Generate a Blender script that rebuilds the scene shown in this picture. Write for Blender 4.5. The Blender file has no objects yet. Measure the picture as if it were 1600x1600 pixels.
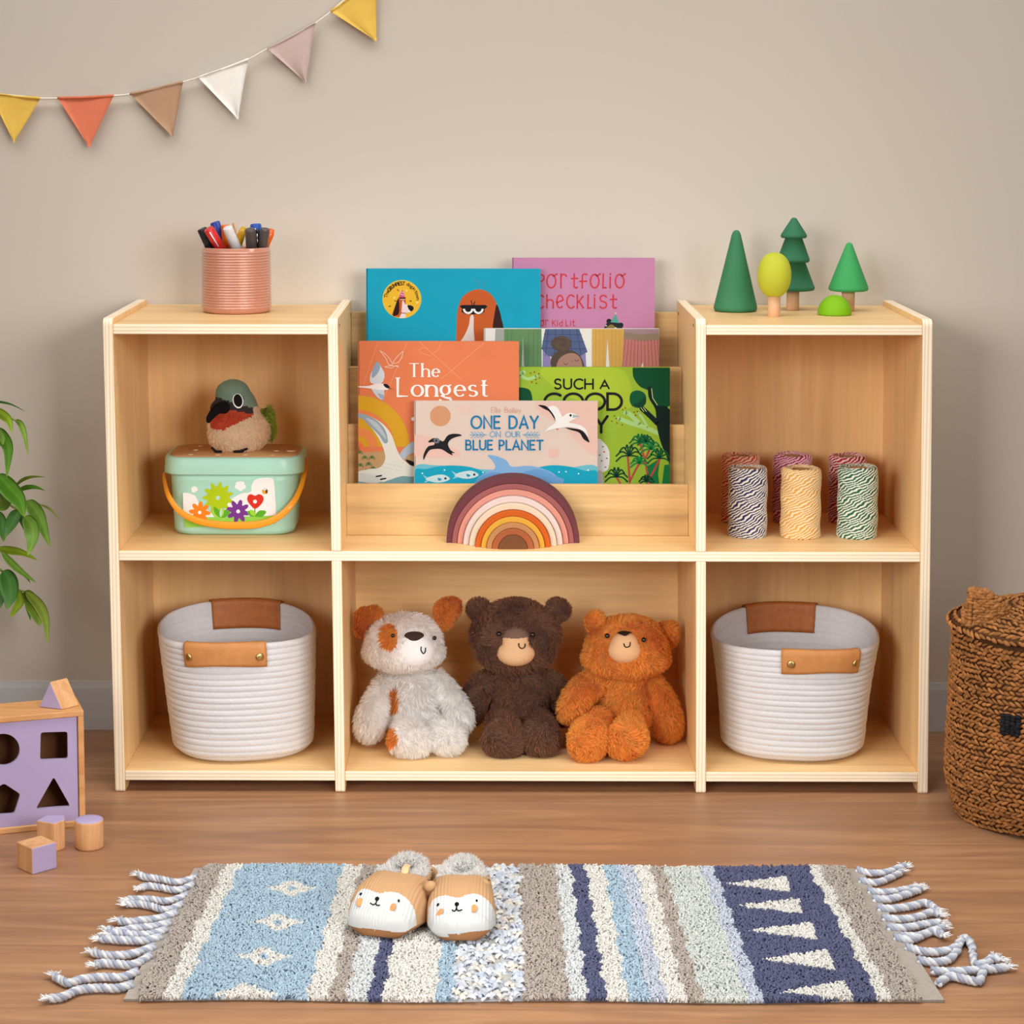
import bpy, math, random
import numpy as np
from mathutils import Vector, Matrix
random.seed(7); rng = np.random.default_rng(7)
PI = math.pi
SC = bpy.context.scene
COLL = SC.collection

# ------------------------------------------------------------------ camera
F_PX, PITCH, YAW, ROLL = 3424.66, 0.09912, -0.0052, 0.00088
CX, CY = 745.58, 508.66
CAM = np.array([0.0, -3.22914, 1.03174])
cy_, sy_ = math.cos(YAW), math.sin(YAW)
cp_, sp_ = math.cos(PITCH), math.sin(PITCH)
cr_, sr_ = math.cos(ROLL), math.sin(ROLL)
AX_R0 = np.array([cy_, -sy_, 0.0])
hor = np.array([sy_, cy_, 0.0]); zz = np.array([0, 0, 1.0])
AX_F = cp_ * hor - sp_ * zz
AX_U0 = sp_ * hor + cp_ * zz
AX_R = cr_ * AX_R0 + sr_ * AX_U0
AX_U = -sr_ * AX_R0 + cr_ * AX_U0
cam_data = bpy.data.cameras.new('camera')
cam_data.sensor_width = 36.0
cam_data.lens = F_PX / 1600 * 36.0
cam_data.shift_x = (800 - CX) / 1600
cam_data.shift_y = (CY - 800) / 1600
cam_data.clip_start = 0.05
cam = bpy.data.objects.new('camera', cam_data); COLL.objects.link(cam)
M = Matrix.Identity(4)
for i in range(3):
    M[i][0] = AX_R[i]; M[i][1] = AX_U[i]; M[i][2] = -AX_F[i]; M[i][3] = CAM[i]
cam.matrix_world = M
SC.camera = cam

def px(P):
    """photo pixel of a world point (arrays allowed)"""
    v = np.asarray(P, float) - CAM
    d = v @ AX_F
    return CX + F_PX * (v @ AX_R) / d, CY - F_PX * (v @ AX_U) / d
def ray(x, y):
    return AX_F + (x - CX) / F_PX * AX_R - (y - CY) / F_PX * AX_U
def atY(x, y, Y):
    r = ray(x, y); return CAM + r * ((Y - CAM[1]) / r[1])
def atZ(x, y, Z):
    r = ray(x, y); return CAM + r * ((Z - CAM[2]) / r[2])
def atP(x, y, P0, n):
    r = ray(x, y); n = np.asarray(n, float)
    return CAM + r * (np.dot(np.asarray(P0) - CAM, n) / np.dot(r, n))
def mpp(Y):
    """metres per pixel near depth Y"""
    return (Y - CAM[1] + 0.06) / F_PX

def C(r, g, b):
    f = lambda c: (c / 255 / 12.92) if c / 255 <= 0.04045 else ((c / 255 + 0.055) / 1.055) ** 2.4
    return (f(r), f(g), f(b), 1.0)

# ------------------------------------------------------------------ light
world = bpy.data.worlds.new('room_light'); SC.world = world
world.use_nodes = True
bg = world.node_tree.nodes['Background']
bg.inputs[0].default_value = (1.0, 0.98, 0.96, 1); bg.inputs[1].default_value = 0.08
def area(name, loc, target, sx, sy, power, col=(1, 1, 1), spread=180):
    L = bpy.data.lights.new(name, 'AREA'); L.shape = 'RECTANGLE'; L.size = sx; L.size_y = sy
    L.energy = power; L.color = col; L.spread = math.radians(spread)
    o = bpy.data.objects.new(name, L); COLL.objects.link(o)
    o.location = loc
    o.rotation_euler = (Vector(target) - Vector(loc)).to_track_quat('-Z', 'Y').to_euler()
    return o
def spot(name, loc, target, power, angle, blend, radius, col=(1, 1, 1)):
    L = bpy.data.lights.new(name, 'SPOT'); L.energy = power; L.color = col
    L.spot_size = math.radians(angle); L.spot_blend = blend; L.shadow_soft_size = radius
    o = bpy.data.objects.new(name, L); COLL.objects.link(o)
    o.location = loc
    o.rotation_euler = (Vector(target) - Vector(loc)).to_track_quat('-Z', 'Y').to_euler()
    return o
area('ceiling_lamp', (0.0, -0.62, 2.5), (0.0, -0.3, 0.0), 4.4, 0.7, 53, (1, 0.99, 0.965))
area('floor_fill', (0.0, -1.15, 2.5), (0.0, -1.1, 0.0), 2.4, 0.4, 5.4, (1, 0.985, 0.96), 66)  # added overhead fill to brighten the front floor and rug
area('softbox_left', (-1.5, -2.4, 1.15), (0.50, 0.0, 0.30), 0.9, 1.2, 3.3, (1, 0.99, 0.975), 50)
area('softbox_right', (1.5, -2.4, 1.15), (-0.44, 0.0, 0.30), 0.9, 1.2, 3.4, (1, 0.99, 0.975), 50)
area('front_fill_a', (-0.95, -3.0, 1.2), (0.40, 0.0, 0.36), 0.6, 0.8, 1.45, (1, 0.99, 0.975), 32)  # added fill from the front, brightens the insides of the compartments
area('front_fill_b', (0.95, -3.0, 1.2), (-0.32, 0.0, 0.36), 0.6, 0.8, 1.45, (1, 0.99, 0.975), 32)  # its added twin, aimed across at the other half of the shelf
SC.view_settings.view_transform = 'Standard'
SC.view_settings.look = 'None'
SC.view_settings.exposure = 0.0
SC.view_settings.gamma = 1.0
SC.cycles.max_bounces = 20; SC.cycles.diffuse_bounces = 12; SC.cycles.transmission_bounces = 14
SC.view_settings.use_curve_mapping = False

# ------------------------------------------------------------------ materials
MATS = {}
def new_mat(name, rough=0.6, spec=0.3, color=(0.5, 0.5, 0.5, 1)):
    m = bpy.data.materials.new(name); m.use_nodes = True
    b = m.node_tree.nodes['Principled BSDF']
    b.inputs['Base Color'].default_value = color
    b.inputs['Roughness'].default_value = rough
    b.inputs['Specular IOR Level'].default_value = spec
    return m, m.node_tree, b
def N(nt, kind, **kw):
    n = nt.nodes.new(kind)
    for k, v in kw.items():
        if k in n.inputs: n.inputs[k].default_value = v
        else: setattr(n, k, v)
    return n
def add_bump(nt, b, height, strength, dist):
    bp = nt.nodes.new('ShaderNodeBump'); bp.inputs['Strength'].default_value = strength
    bp.inputs['Distance'].default_value = dist
    nt.links.new(height, bp.inputs['Height']); nt.links.new(bp.outputs[0], b.inputs['Normal'])
def plain(name, col, rough=0.55, spec=0.3, var=0.06, scale=40, bump=0.0, bdist=0.001, metal=0.0, coat=0.0):
    """one colour with a slight mottling"""
    m, nt, b = new_mat(name, rough, spec)
    b.inputs['Metallic'].default_value = metal
    b.inputs['Coat Weight'].default_value = coat
    tc = N(nt, 'ShaderNodeTexCoord'); no = N(nt, 'ShaderNodeTexNoise', Scale=scale, Detail=4.0)
    nt.links.new(tc.outputs['Object'], no.inputs['Vector'])
    cr = N(nt, 'ShaderNodeValToRGB')
    cr.color_ramp.elements[0].position = 0.3; cr.color_ramp.elements[1].position = 0.7
    cr.color_ramp.elements[0].color = tuple(c * (1 - var) for c in col[:3]) + (1,)
    cr.color_ramp.elements[1].color = tuple(min(1, c * (1 + var)) for c in col[:3]) + (1,)
    nt.links.new(no.outputs[0], cr.inputs[0]); nt.links.new(cr.outputs[0], b.inputs['Base Color'])
    if bump: add_bump(nt, b, no.outputs[0], bump, bdist)
    return m
def attr_mat(name, rough=0.6, spec=0.25, var=0.1, scale=90, bump=0.0, bdist=0.001, sheen=0.0, wave=None, coat=0.0):
    """colour read from the mesh's own colour attribute, slightly mottled"""
    m, nt, b = new_mat(name, rough, spec)
    b.inputs['Sheen Weight'].default_value = sheen
    b.inputs['Coat Weight'].default_value = coat
    at = N(nt, 'ShaderNodeVertexColor', layer_name='Col')
    tc = N(nt, 'ShaderNodeTexCoord'); no = N(nt, 'ShaderNodeTexNoise', Scale=scale, Detail=5.0)
    nt.links.new(tc.outputs['Object'], no.inputs['Vector'])
    mr = N(nt, 'ShaderNodeMapRange'); mr.inputs[1].default_value = 0.25; mr.inputs[2].default_value = 0.75
    mr.inputs[3].default_value = 1 - var; mr.inputs[4].default_value = 1 + var * 0.6
    nt.links.new(no.outputs[0], mr.inputs[0])
    mx = N(nt, 'ShaderNodeVectorMath', operation='SCALE')
    nt.links.new(at.outputs[0], mx.inputs[0]); nt.links.new(mr.outputs[0], mx.inputs['Scale'])
    nt.links.new(mx.outputs[0], b.inputs['Base Color'])
    if bump: add_bump(nt, b, no.outputs[0], bump, bdist)
    return m
def wood(name, base, dark, axis='x', scale=1.0, rough=0.5, contrast=1.0, spec=0.3, rings=True):
    """long-grained timber; the grain runs along the given object axis"""
    m, nt, b = new_mat(name, rough, spec)
    tc = N(nt, 'ShaderNodeTexCoord'); mp = N(nt, 'ShaderNodeMapping')
    s = {'x': (0.9, 16, 16), 'y': (16, 0.9, 16), 'z': (16, 16, 0.9)}[axis]
    mp.inputs['Scale'].default_value = tuple(v * scale for v in s)
    oi = N(nt, 'ShaderNodeObjectInfo')
    ad = N(nt, 'ShaderNodeVectorMath', operation='ADD')
    sc = N(nt, 'ShaderNodeVectorMath', operation='SCALE'); sc.inputs['Scale'].default_value = 7.0
    nt.links.new(oi.outputs['Random'], sc.inputs[0]); nt.links.new(tc.outputs['Object'], ad.inputs[0])
    nt.links.new(sc.outputs[0], ad.inputs[1]); nt.links.new(ad.outputs[0], mp.inputs[0])
    n1 = N(nt, 'ShaderNodeTexNoise', Scale=1.0, Detail=6.0, Roughness=0.55, Distortion=1.2)
    n2 = N(nt, 'ShaderNodeTexNoise', Scale=9.0, Detail=3.0, Roughness=0.5)
    nt.links.new(mp.outputs[0], n1.inputs['Vector']); nt.links.new(mp.outputs[0], n2.inputs['Vector'])
    cr = N(nt, 'ShaderNodeValToRGB'); e = cr.color_ramp.elements
    e[0].position = 0.3; e[0].color = dark; e[1].position = 0.62; e[1].color = base
    nt.links.new(n1.outputs[0], cr.inputs[0])
    mr = N(nt, 'ShaderNodeMapRange'); mr.inputs[1].default_value = 0.3; mr.inputs[2].default_value = 0.7
    mr.inputs[3].default_value = 1 - 0.09 * contrast; mr.inputs[4].default_value = 1 + 0.05 * contrast
    nt.links.new(n2.outputs[0], mr.inputs[0])
    fac = mr.outputs[0]
    if rings:
        wv = N(nt, 'ShaderNodeTexWave', wave_type='BANDS', bands_direction='DIAGONAL')
        wv.inputs['Scale'].default_value = 0.35; wv.inputs['Distortion'].default_value = 9.0
        wv.inputs['Detail'].default_value = 2.0; wv.inputs['Detail Scale'].default_value = 0.7
        nt.links.new(mp.outputs[0], wv.inputs['Vector'])
        m2 = N(nt, 'ShaderNodeMapRange'); m2.inputs[1].default_value = 0.0; m2.inputs[2].default_value = 0.18
        m2.inputs[3].default_value = 1 - 0.085 * contrast; m2.inputs[4].default_value = 1.0
        nt.links.new(wv.outputs[1], m2.inputs[0])
        mm = N(nt, 'ShaderNodeMath', operation='MULTIPLY')
        nt.links.new(mr.outputs[0], mm.inputs[0]); nt.links.new(m2.outputs[0], mm.inputs[1]); fac = mm.outputs[0]
    mx = N(nt, 'ShaderNodeVectorMath', operation='SCALE')
    nt.links.new(cr.outputs[0], mx.inputs[0]); nt.links.new(fac, mx.inputs['Scale'])
    nt.links.new(mx.outputs[0], b.inputs['Base Color'])
    add_bump(nt, b, n2.outputs[0], 0.08, 0.0006)
    return m
def ply(name, axis, along):
    """the layered cut edge of plywood: bands across the thickness axis"""
    m, nt, b = new_mat(name, 0.55, 0.25)
    tc = N(nt, 'ShaderNodeTexCoord'); sx = N(nt, 'ShaderNodeSeparateXYZ')
    nt.links.new(tc.outputs['Object'], sx.inputs[0])
    mp = N(nt, 'ShaderNodeMapping')
    s = {'x': 3.0, 'y': 3.0, 'z': 3.0}; v = [260.0, 260.0, 260.0]; v['xyz'.index(along)] = 5.0
    mp.inputs['Scale'].default_value = v
    nt.links.new(tc.outputs['Object'], mp.inputs[0])
    no = N(nt, 'ShaderNodeTexNoise', Scale=1.0, Detail=4.0, Roughness=0.6); nt.links.new(mp.outputs[0], no.inputs['Vector'])
    mu = N(nt, 'ShaderNodeMath', operation='MULTIPLY'); mu.inputs[1].default_value = 2 * PI / 0.0052
    nt.links.new(sx.outputs['xyz'.index(axis)], mu.inputs[0])
    ns = N(nt, 'ShaderNodeMath', operation='MULTIPLY_ADD'); ns.inputs[1].default_value = 2.2
    nt.links.new(no.outputs[0], ns.inputs[0]); nt.links.new(mu.outputs[0], ns.inputs[2])
    si = N(nt, 'ShaderNodeMath', operation='SINE'); nt.links.new(ns.outputs[0], si.inputs[0])
    mr = N(nt, 'ShaderNodeMapRange'); mr.inputs[1].default_value = -1; mr.inputs[2].default_value = 0.2
    nt.links.new(si.outputs[0], mr.inputs[0])
    cr = N(nt, 'ShaderNodeValToRGB'); e = cr.color_ramp.elements
    e[0].color = C(228, 204, 168); e[1].color = C(246, 230, 204); e[0].position = 0.0; e[1].position = 0.8
    nt.links.new(mr.outputs[0], cr.inputs[0]); nt.links.new(cr.outputs[0], b.inputs['Base Color'])
    return m

BIRCH = C(238, 200, 144); BIRCH_D = C(228, 186, 128)
M_birch_x = wood('birch_veneer_x', BIRCH, BIRCH_D, 'x', rough=0.42, contrast=0.9)
M_birch_z = wood('birch_veneer_z', BIRCH, BIRCH_D, 'z', rough=0.42, contrast=0.6)
M_birch_y = wood('birch_veneer_y', BIRCH, BIRCH_D, 'y', rough=0.42, contrast=0.6)
M_maple = wood('maple_board', C(212, 176, 122), C(204, 165, 110), 'x', scale=0.8, rough=0.45, contrast=1.9)
M_ply_x = ply('plywood_edge_upright', 'x', 'z')
M_ply_z = ply('plywood_edge_level', 'z', 'x')

# ------------------------------------------------------------------ mesh building
ORG = {}
def sm(co, w=None): return co
class MB:
    def __init__(s):
        s.v = []; s.f = []; s.m = []; s.c = []; s.n = 0; s.sm = []; s.nm = []
    def add(s, verts, faces, mi=0, col=None, smooth=True):
        verts = np.asarray(verts, float).reshape(-1, 3); o = s.n
        s.v.append(verts); s.n += len(verts)
        if isinstance(faces, np.ndarray): fl = (faces + o).tolist()
        else: fl = [[i + o for i in f] for f in faces]
        s.f += fl; k = len(fl)
        s.m += [mi] * k if np.isscalar(mi) else list(mi)
        s.sm += [smooth] * k
        if col is None: s.c += [(0.8, 0.8, 0.8, 1)] * k
        elif len(col) == 4 and np.isscalar(col[0]): s.c += [tuple(col)] * k
        else: s.c += [tuple(x) for x in col]
    def build(s, name, mats, parent=None, origin=None, bevel=0, bseg=2, bang=0.6, sub=0, parts_col=True, autosmooth=None):
        V = np.concatenate(s.v)
        if parent is not None: org = ORG[parent.name]
        elif origin is not None: org = np.array(origin, float)
        else:
            org = np.array([(V[:, 0].min() + V[:, 0].max()) / 2, (V[:, 1].min() + V[:, 1].max()) / 2, V[:, 2].min()])
        mult = 0
        me = bpy.data.meshes.new(name)
        po = org
        lo = np.zeros(3)
        if parent is not None:
            # a part keeps its own centre as origin
            ctr = (V.min(0) + V.max(0)) / 2; lo = ctr - org; po = ctr
        me.from_pydata((V - po).tolist(), [], s.f)
        if not isinstance(mats, (list, tuple)): mats = [mats]
        for m in mats: me.materials.append(m)
        if len(me.polygons) == len(s.f):
            me.polygons.foreach_set('material_index', np.array(s.m, dtype=np.int32))
            me.polygons.foreach_set('use_smooth', np.array(s.sm, dtype=bool))
            lt = np.array([len(f) for f in s.f]); ca = np.array(s.c, dtype=np.float32)
            at = me.color_attributes.new('Col', 'FLOAT_COLOR', 'CORNER')
            at.data.foreach_set('color', np.repeat(ca, lt, axis=0).ravel())
        me.update()
        o = bpy.data.objects.new(name, me); COLL.objects.link(o)
        ORG[o.name] = po
        if parent is not None:
            o.parent = parent; o.location = lo
        else: o.location = org
        if bevel:
            b = o.modifiers.new('bevel', 'BEVEL'); b.width = bevel; b.segments = bseg
            b.limit_method = 'ANGLE'; b.angle_limit = bang
        if sub:
            b = o.modifiers.new('subsurf', 'SUBSURF'); b.levels = sub; b.render_levels = sub
        return o
def empty(name, loc):
    o = bpy.data.objects.new(name, None); COLL.objects.link(o); o.location = loc
    o.empty_display_size = 0.05
    ORG[o.name] = np.array(loc, float); return o
def tag(o, label=None, cat=None, group=None, kind=None):
    if label: o['label'] = label
    if cat: o['category'] = cat
    if group: o['group'] = group
    if kind: o['kind'] = kind
    return o

def box(x0, x1, y0, y1, z0, z1):
    v = [(x0, y0, z0), (x1, y0, z0), (x1, y1, z0), (x0, y1, z0), (x0, y0, z1), (x1, y0, z1), (x1, y1, z1), (x0, y1, z1)]
    # faces: bottom, top, front, right, back, left
    f = [[0, 3, 2, 1], [4, 5, 6, 7], [0, 1, 5, 4], [1, 2, 6, 5], [2, 3, 7, 6], [3, 0, 4, 7]]
    return v, f
def ring_faces(nu, nv, closed=True):
    """nv rings of nu points"""
    f = []
    for j in range(nv - 1):
        for i in range(nu if closed else nu - 1):
            a = j * nu + i; b = j * nu + (i + 1) % nu
            f.append([a, b, b + nu, a + nu])
    return f
def grid_from(P, closed=True, cap0=False, cap1=False):
    """P: (nv,nu,3) -> verts, faces"""
    nv, nu = P.shape[:2]
    f = ring_faces(nu, nv, closed)
    if cap0: f.append(list(range(nu))[::-1])
    if cap1: f.append([(nv - 1) * nu + i for i in range(nu)])
    return P.reshape(-1, 3), f
def ellipsoid(c, r, nu=24, nv=14, R=None, power=1.0):
    th = np.linspace(0.001, PI - 0.001, nv); ph = np.linspace(0, 2 * PI, nu, endpoint=False)
    T, Pp = np.meshgrid(th, ph, indexing='ij')
    f = lambda a: np.sign(a) * np.abs(a) ** power
    X = np.stack([np.sin(T) * f(np.cos(Pp)), np.sin(T) * f(np.sin(Pp)), -np.cos(T)], -1) * np.array(r)
    if R is not None: X = X @ np.asarray(R).T
    return grid_from(X + np.array(c), True, True, True)
def cat(pts, n=8, closed=False):
    """catmull-rom through points"""
    P = np.asarray(pts, float); out = []
    k = len(P)
    seg = k if closed else k - 1
    for i in range(seg):
        if closed: a, b, c, d = P[(i - 1) % k], P[i], P[(i + 1) % k], P[(i + 2) % k]
        else: a, b, c, d = P[max(i - 1, 0)], P[i], P[i + 1], P[min(i + 2, k - 1)]
        for t in np.linspace(0, 1, n, endpoint=False):
            out.append(0.5 * ((2 * b) + (-a + c) * t + (2 * a - 5 * b + 4 * c - d) * t * t + (-a + 3 * b - 3 * c + d) * t ** 3))
    if not closed: out.append(P[-1])
    return np.array(out)
def frames(P):
    T = np.gradient(P, axis=0); T /= np.linalg.norm(T, axis=1)[:, None] + 1e-12
    up = np.array([0, 0, 1.0]) if abs(T[0][2]) < 0.9 else np.array([0, 1.0, 0])
    A = []; n = np.cross(T[0], up); n /= np.linalg.norm(n)
    for t in T:
        n = n - np.dot(n, t) * t; n /= np.linalg.norm(n) + 1e-12; A.append(n.copy())
    A = np.array(A); return T, A, np.cross(T, A)
def tube(P, r, n=8, caps=True, flat=1.0, round_ends=False, up=None):
    P = np.asarray(P, float); r = np.broadcast_to(np.asarray(r, float), (len(P),)).copy()
    T, A, B = frames(P)
    if round_ends:
        # spherical ends
        Pn = []; rn = []; An = []; Bn = []
        for a in np.linspace(PI / 2 * 0.92, 0, 5)[:-1]:
            Pn.append(P[0] - T[0] * r[0] * math.sin(a)); rn.append(r[0] * math.cos(a)); An.append(A[0]); Bn.append(B[0])
        for i in range(len(P)): Pn.append(P[i]); rn.append(r[i]); An.append(A[i]); Bn.append(B[i])
        for a in np.linspace(0, PI / 2 * 0.92, 5)[1:]:
            Pn.append(P[-1] + T[-1] * r[-1] * math.sin(a)); rn.append(r[-1] * math.cos(a)); An.append(A[-1]); Bn.append(B[-1])
        P = np.array(Pn); r = np.array(rn); A = np.array(An); B = np.array(Bn)
    ang = np.linspace(0, 2 * PI, n, endpoint=False)
    X = P[:, None, :] + r[:, None, None] * (np.cos(ang)[None, :, None] * A[:, None, :] + flat * np.sin(ang)[None, :, None] * B[:, None, :])
    return grid_from(X, True, caps, caps)
def lathe(profile, c, n=48, cap0=True, cap1=True):
    pr = np.asarray(profile, float); ang = np.linspace(0, 2 * PI, n, endpoint=False)
    X = np.stack([pr[:, 0][:, None] * np.cos(ang), pr[:, 0][:, None] * np.sin(ang), np.repeat(pr[:, 1][:, None], n, 1)], -1) + np.array(c)
    return grid_from(X, True, cap0, cap1)
def prism(poly, fn0, fn1):
    """poly: 2d points; fn0/fn1 map them to the two end outlines"""
    a = np.array([fn0(*p) for p in poly]); b = np.array([fn1(*p) for p in poly]); n = len(poly)
    f = [[i, (i + 1) % n, n + (i + 1) % n, n + i] for i in range(n)]
    f.append(list(range(n))[::-1]); f.append([n + i for i in range(n)])
    return np.concatenate([a, b]), f
def rotz(a): return np.array([[math.cos(a), -math.sin(a), 0], [math.sin(a), math.cos(a), 0], [0, 0, 1]])
def tris_of(V, F):
    V = np.asarray(V); t = []
    for f in F:
        for i in range(1, len(f) - 1): t.append((f[0], f[i], f[i + 1]))
    return V, np.array(t)
def fur(mb, V, F, count, length, width, flow=(0, 0, -1), lift=0.75, col=None, rand=0.35, clump=0.0, jitter=0.12, mi=0, mask=None, freq=60.0, seed=1):
    """tapered bent tufts over a surface, added to the same mesh"""
    g = np.random.default_rng(seed)
    V, T = tris_of(V, F)
    a, b, c = V[T[:, 0]], V[T[:, 1]], V[T[:, 2]]
    nn = np.cross(b - a, c - a); ar = np.linalg.norm(nn, axis=1); nn /= ar[:, None] + 1e-15
    ctr = V.mean(0)
    if np.sum(((a + b + c) / 3 - ctr) * nn * ar[:, None]) < 0: nn = -nn
    i = g.choice(len(T), count, p=ar / ar.sum())
    u, v = g.random(count), g.random(count); s = u + v > 1; u[s] = 1 - u[s]; v[s] = 1 - v[s]
    P = a[i] + (b[i] - a[i]) * u[:, None] + (c[i] - a[i]) * v[:, None]; n = nn[i]
    if mask is not None:
        k = mask(P); P = P[k]; n = n[k]
    count = len(P)
    fl = np.asarray(flow, float); fl = np.broadcast_to(fl, P.shape).copy()
    # smooth swirl so tufts clump in directions
    sw = np.stack([np.sin(P[:, 1] * freq + P[:, 2] * freq * 1.3), np.sin(P[:, 2] * freq * 0.9 + P[:, 0] * freq * 1.1 + 1), np.sin(P[:, 0] * freq * 1.2 + P[:, 1] * freq * 0.8 + 2)], 1)
    fl = fl + sw * clump
    fl = fl - np.sum(fl * n, 1)[:, None] * n; fl /= np.linalg.norm(fl, axis=1)[:, None] + 1e-9
    d = n * lift + fl * (1 - lift) + g.normal(0, rand, P.shape) * 0.5
    d /= np.linalg.norm(d, axis=1)[:, None]
    L = length * (0.65 + 0.7 * g.random(count))
    side = np.cross(d, g.normal(0, 1, P.shape)); side /= np.linalg.norm(side, axis=1)[:, None] + 1e-9
    W = width * (0.7 + 0.6 * g.random(count)) / 2
    m1 = P + d * (L * 0.5)[:, None]
    d2 = d + fl * 0.55; d2 /= np.linalg.norm(d2, axis=1)[:, None]
    tip = m1 + d2 * (L * 0.5)[:, None]
    root = P - n * length * 0.1
    X = np.stack([root - side * W[:, None], root + side * W[:, None], m1 + side * (W * 0.8)[:, None], m1 - side * (W * 0.8)[:, None], tip], 1)
    base = np.arange(count)[:, None] * 5
    Q = base + np.array([[0, 1, 2, 3]]); Tt = base + np.array([[3, 2, 4]])
    if callable(col): cc = col(P)
    else: cc = np.tile(np.array(col, float), (count, 1))
    jt = 1 + g.normal(0, jitter, count)
    cc = cc.copy(); cc[:, :3] = np.clip(cc[:, :3] * jt[:, None], 0, 1)
    gN = np.cross(side * -2, m1 - root); sg = np.where(np.sum(gN * n, 1) < 0, -1.0, 1.0)
    X = np.where(sg[:, None, None] > 0, X, X[:, [1, 0, 3, 2, 4]])
    mb.add(X.reshape(-1, 3), Q.tolist() + Tt.tolist(), mi, np.concatenate([cc, cc]).tolist())
# ------------------------------------------------------------------ room
DEPTH = 0.333; WALL_Y = 0.336
m, nt, b = new_mat('painted_wall', 0.9, 0.15)
tc = N(nt, 'ShaderNodeTexCoord'); no = N(nt, 'ShaderNodeTexNoise', Scale=1.3, Detail=3.0)
nt.links.new(tc.outputs['Object'], no.inputs['Vector'])
cr = N(nt, 'ShaderNodeValToRGB'); e = cr.color_ramp.elements
e[0].position = 0.3; e[0].color = C(203, 193, 180); e[1].position = 0.7; e[1].color = C(209, 199, 186)
nt.links.new(no.outputs[0], cr.inputs[0]); nt.links.new(cr.outputs[0], b.inputs['Base Color'])
n2 = N(nt, 'ShaderNodeTexNoise', Scale=260.0, Detail=2.0); nt.links.new(tc.outputs['Object'], n2.inputs['Vector'])
add_bump(nt, b, n2.outputs[0], 0.05, 0.001)
M_wall = m
mb = MB(); v, f = box(-3.2, 3.2, WALL_Y, WALL_Y + 0.1, -0.02, 2.7); mb.add(v, f, smooth=False)
tag(mb.build('wall_back', M_wall), kind='structure')

# floor: wide boards running along the wall
m, nt, b = new_mat('timber_floor', 0.42, 0.35)
tc = N(nt, 'ShaderNodeTexCoord')
mp = N(nt, 'ShaderNodeMapping'); mp.inputs['Location'].default_value = (3.65, 0.04, 0); nt.links.new(tc.outputs['Object'], mp.inputs[0])
br = N(nt, 'ShaderNodeTexBrick'); br.offset = 0.37; br.offset_frequency = 2
br.inputs['Scale'].default_value = 1.0; br.inputs['Mortar Size'].default_value = 0.0009
br.inputs['Brick Width'].default_value = 7.3; br.inputs['Row Height'].default_value = 0.19
br.inputs['Color1'].default_value = (0.0, 0, 0, 1); br.inputs['Color2'].default_value = (1, 1, 1, 1)
br.inputs['Mortar'].default_value = (0.5, 0.5, 0.5, 1); br.inputs['Bias'].default_value = 0.0
nt.links.new(mp.outputs[0], br.inputs['Vector'])
ms = N(nt, 'ShaderNodeMapping'); ms.inputs['Scale'].default_value = (1.4, 17, 1)
off = N(nt, 'ShaderNodeVectorMath', operation='MULTIPLY_ADD')
off.inputs[1].default_value = (13, 7, 3)
nt.links.new(br.outputs[0], off.inputs[0]); nt.links.new(tc.outputs['Object'], off.inputs[2])
nt.links.new(off.outputs[0], ms.inputs[0])
n1 = N(nt, 'ShaderNodeTexNoise', Scale=1.3, Detail=7.0, Roughness=0.6, Distortion=1.6); nt.links.new(ms.outputs[0], n1.inputs['Vector'])
n2 = N(nt, 'ShaderNodeTexNoise', Scale=7.0, Detail=5.0, Roughness=0.65, Distortion=0.4); nt.links.new(ms.outputs[0], n2.inputs['Vector'])
cr = N(nt, 'ShaderNodeValToRGB'); e = cr.color_ramp.elements
e[0].position = 0.28; e[0].color = C(140, 101, 75); e[1].position = 0.66; e[1].color = C(176, 131, 94)
x = e.new(0.45); x.color = C(156, 113, 81)
nt.links.new(n1.outputs[0], cr.inputs[0])
mr = N(nt, 'ShaderNodeMapRange'); mr.inputs[1].default_value = 0.3; mr.inputs[2].default_value = 0.7; mr.inputs[3].default_value = 0.92; mr.inputs[4].default_value = 1.06
nt.links.new(n2.outputs[0], mr.inputs[0])
sp = N(nt, 'ShaderNodeSeparateColor'); nt.links.new(br.outputs[0], sp.inputs[0])
pv = N(nt, 'ShaderNodeMapRange'); pv.inputs[3].default_value = 0.93; pv.inputs[4].default_value = 1.06
nt.links.new(sp.outputs[0], pv.inputs[0])
mm = N(nt, 'ShaderNodeMath', operation='MULTIPLY'); nt.links.new(mr.outputs[0], mm.inputs[0]); nt.links.new(pv.outputs[0], mm.inputs[1])
mo = N(nt, 'ShaderNodeMapRange'); mo.inputs[3].default_value = 1.0; mo.inputs[4].default_value = 0.72
nt.links.new(br.outputs['Fac'], mo.inputs[0])
m3 = N(nt, 'ShaderNodeMath', operation='MULTIPLY'); nt.links.new(mm.outputs[0], m3.inputs[0]); nt.links.new(mo.outputs[0], m3.inputs[1])
mx = N(nt, 'ShaderNodeVectorMath', operation='SCALE'); nt.links.new(cr.outputs[0], mx.inputs[0]); nt.links.new(m3.outputs[0], mx.inputs['Scale'])
nt.links.new(mx.outputs[0], b.inputs['Base Color'])
add_bump(nt, b, n2.outputs[0], 0.1, 0.0006)
M_floor = m
mb = MB(); v, f = box(-3.2, 3.2, -4.2, WALL_Y, -0.05, 0.0); mb.add(v, f, smooth=False)
tag(mb.build('floor', M_floor, origin=(0, 0, 0)), kind='structure')

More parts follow.
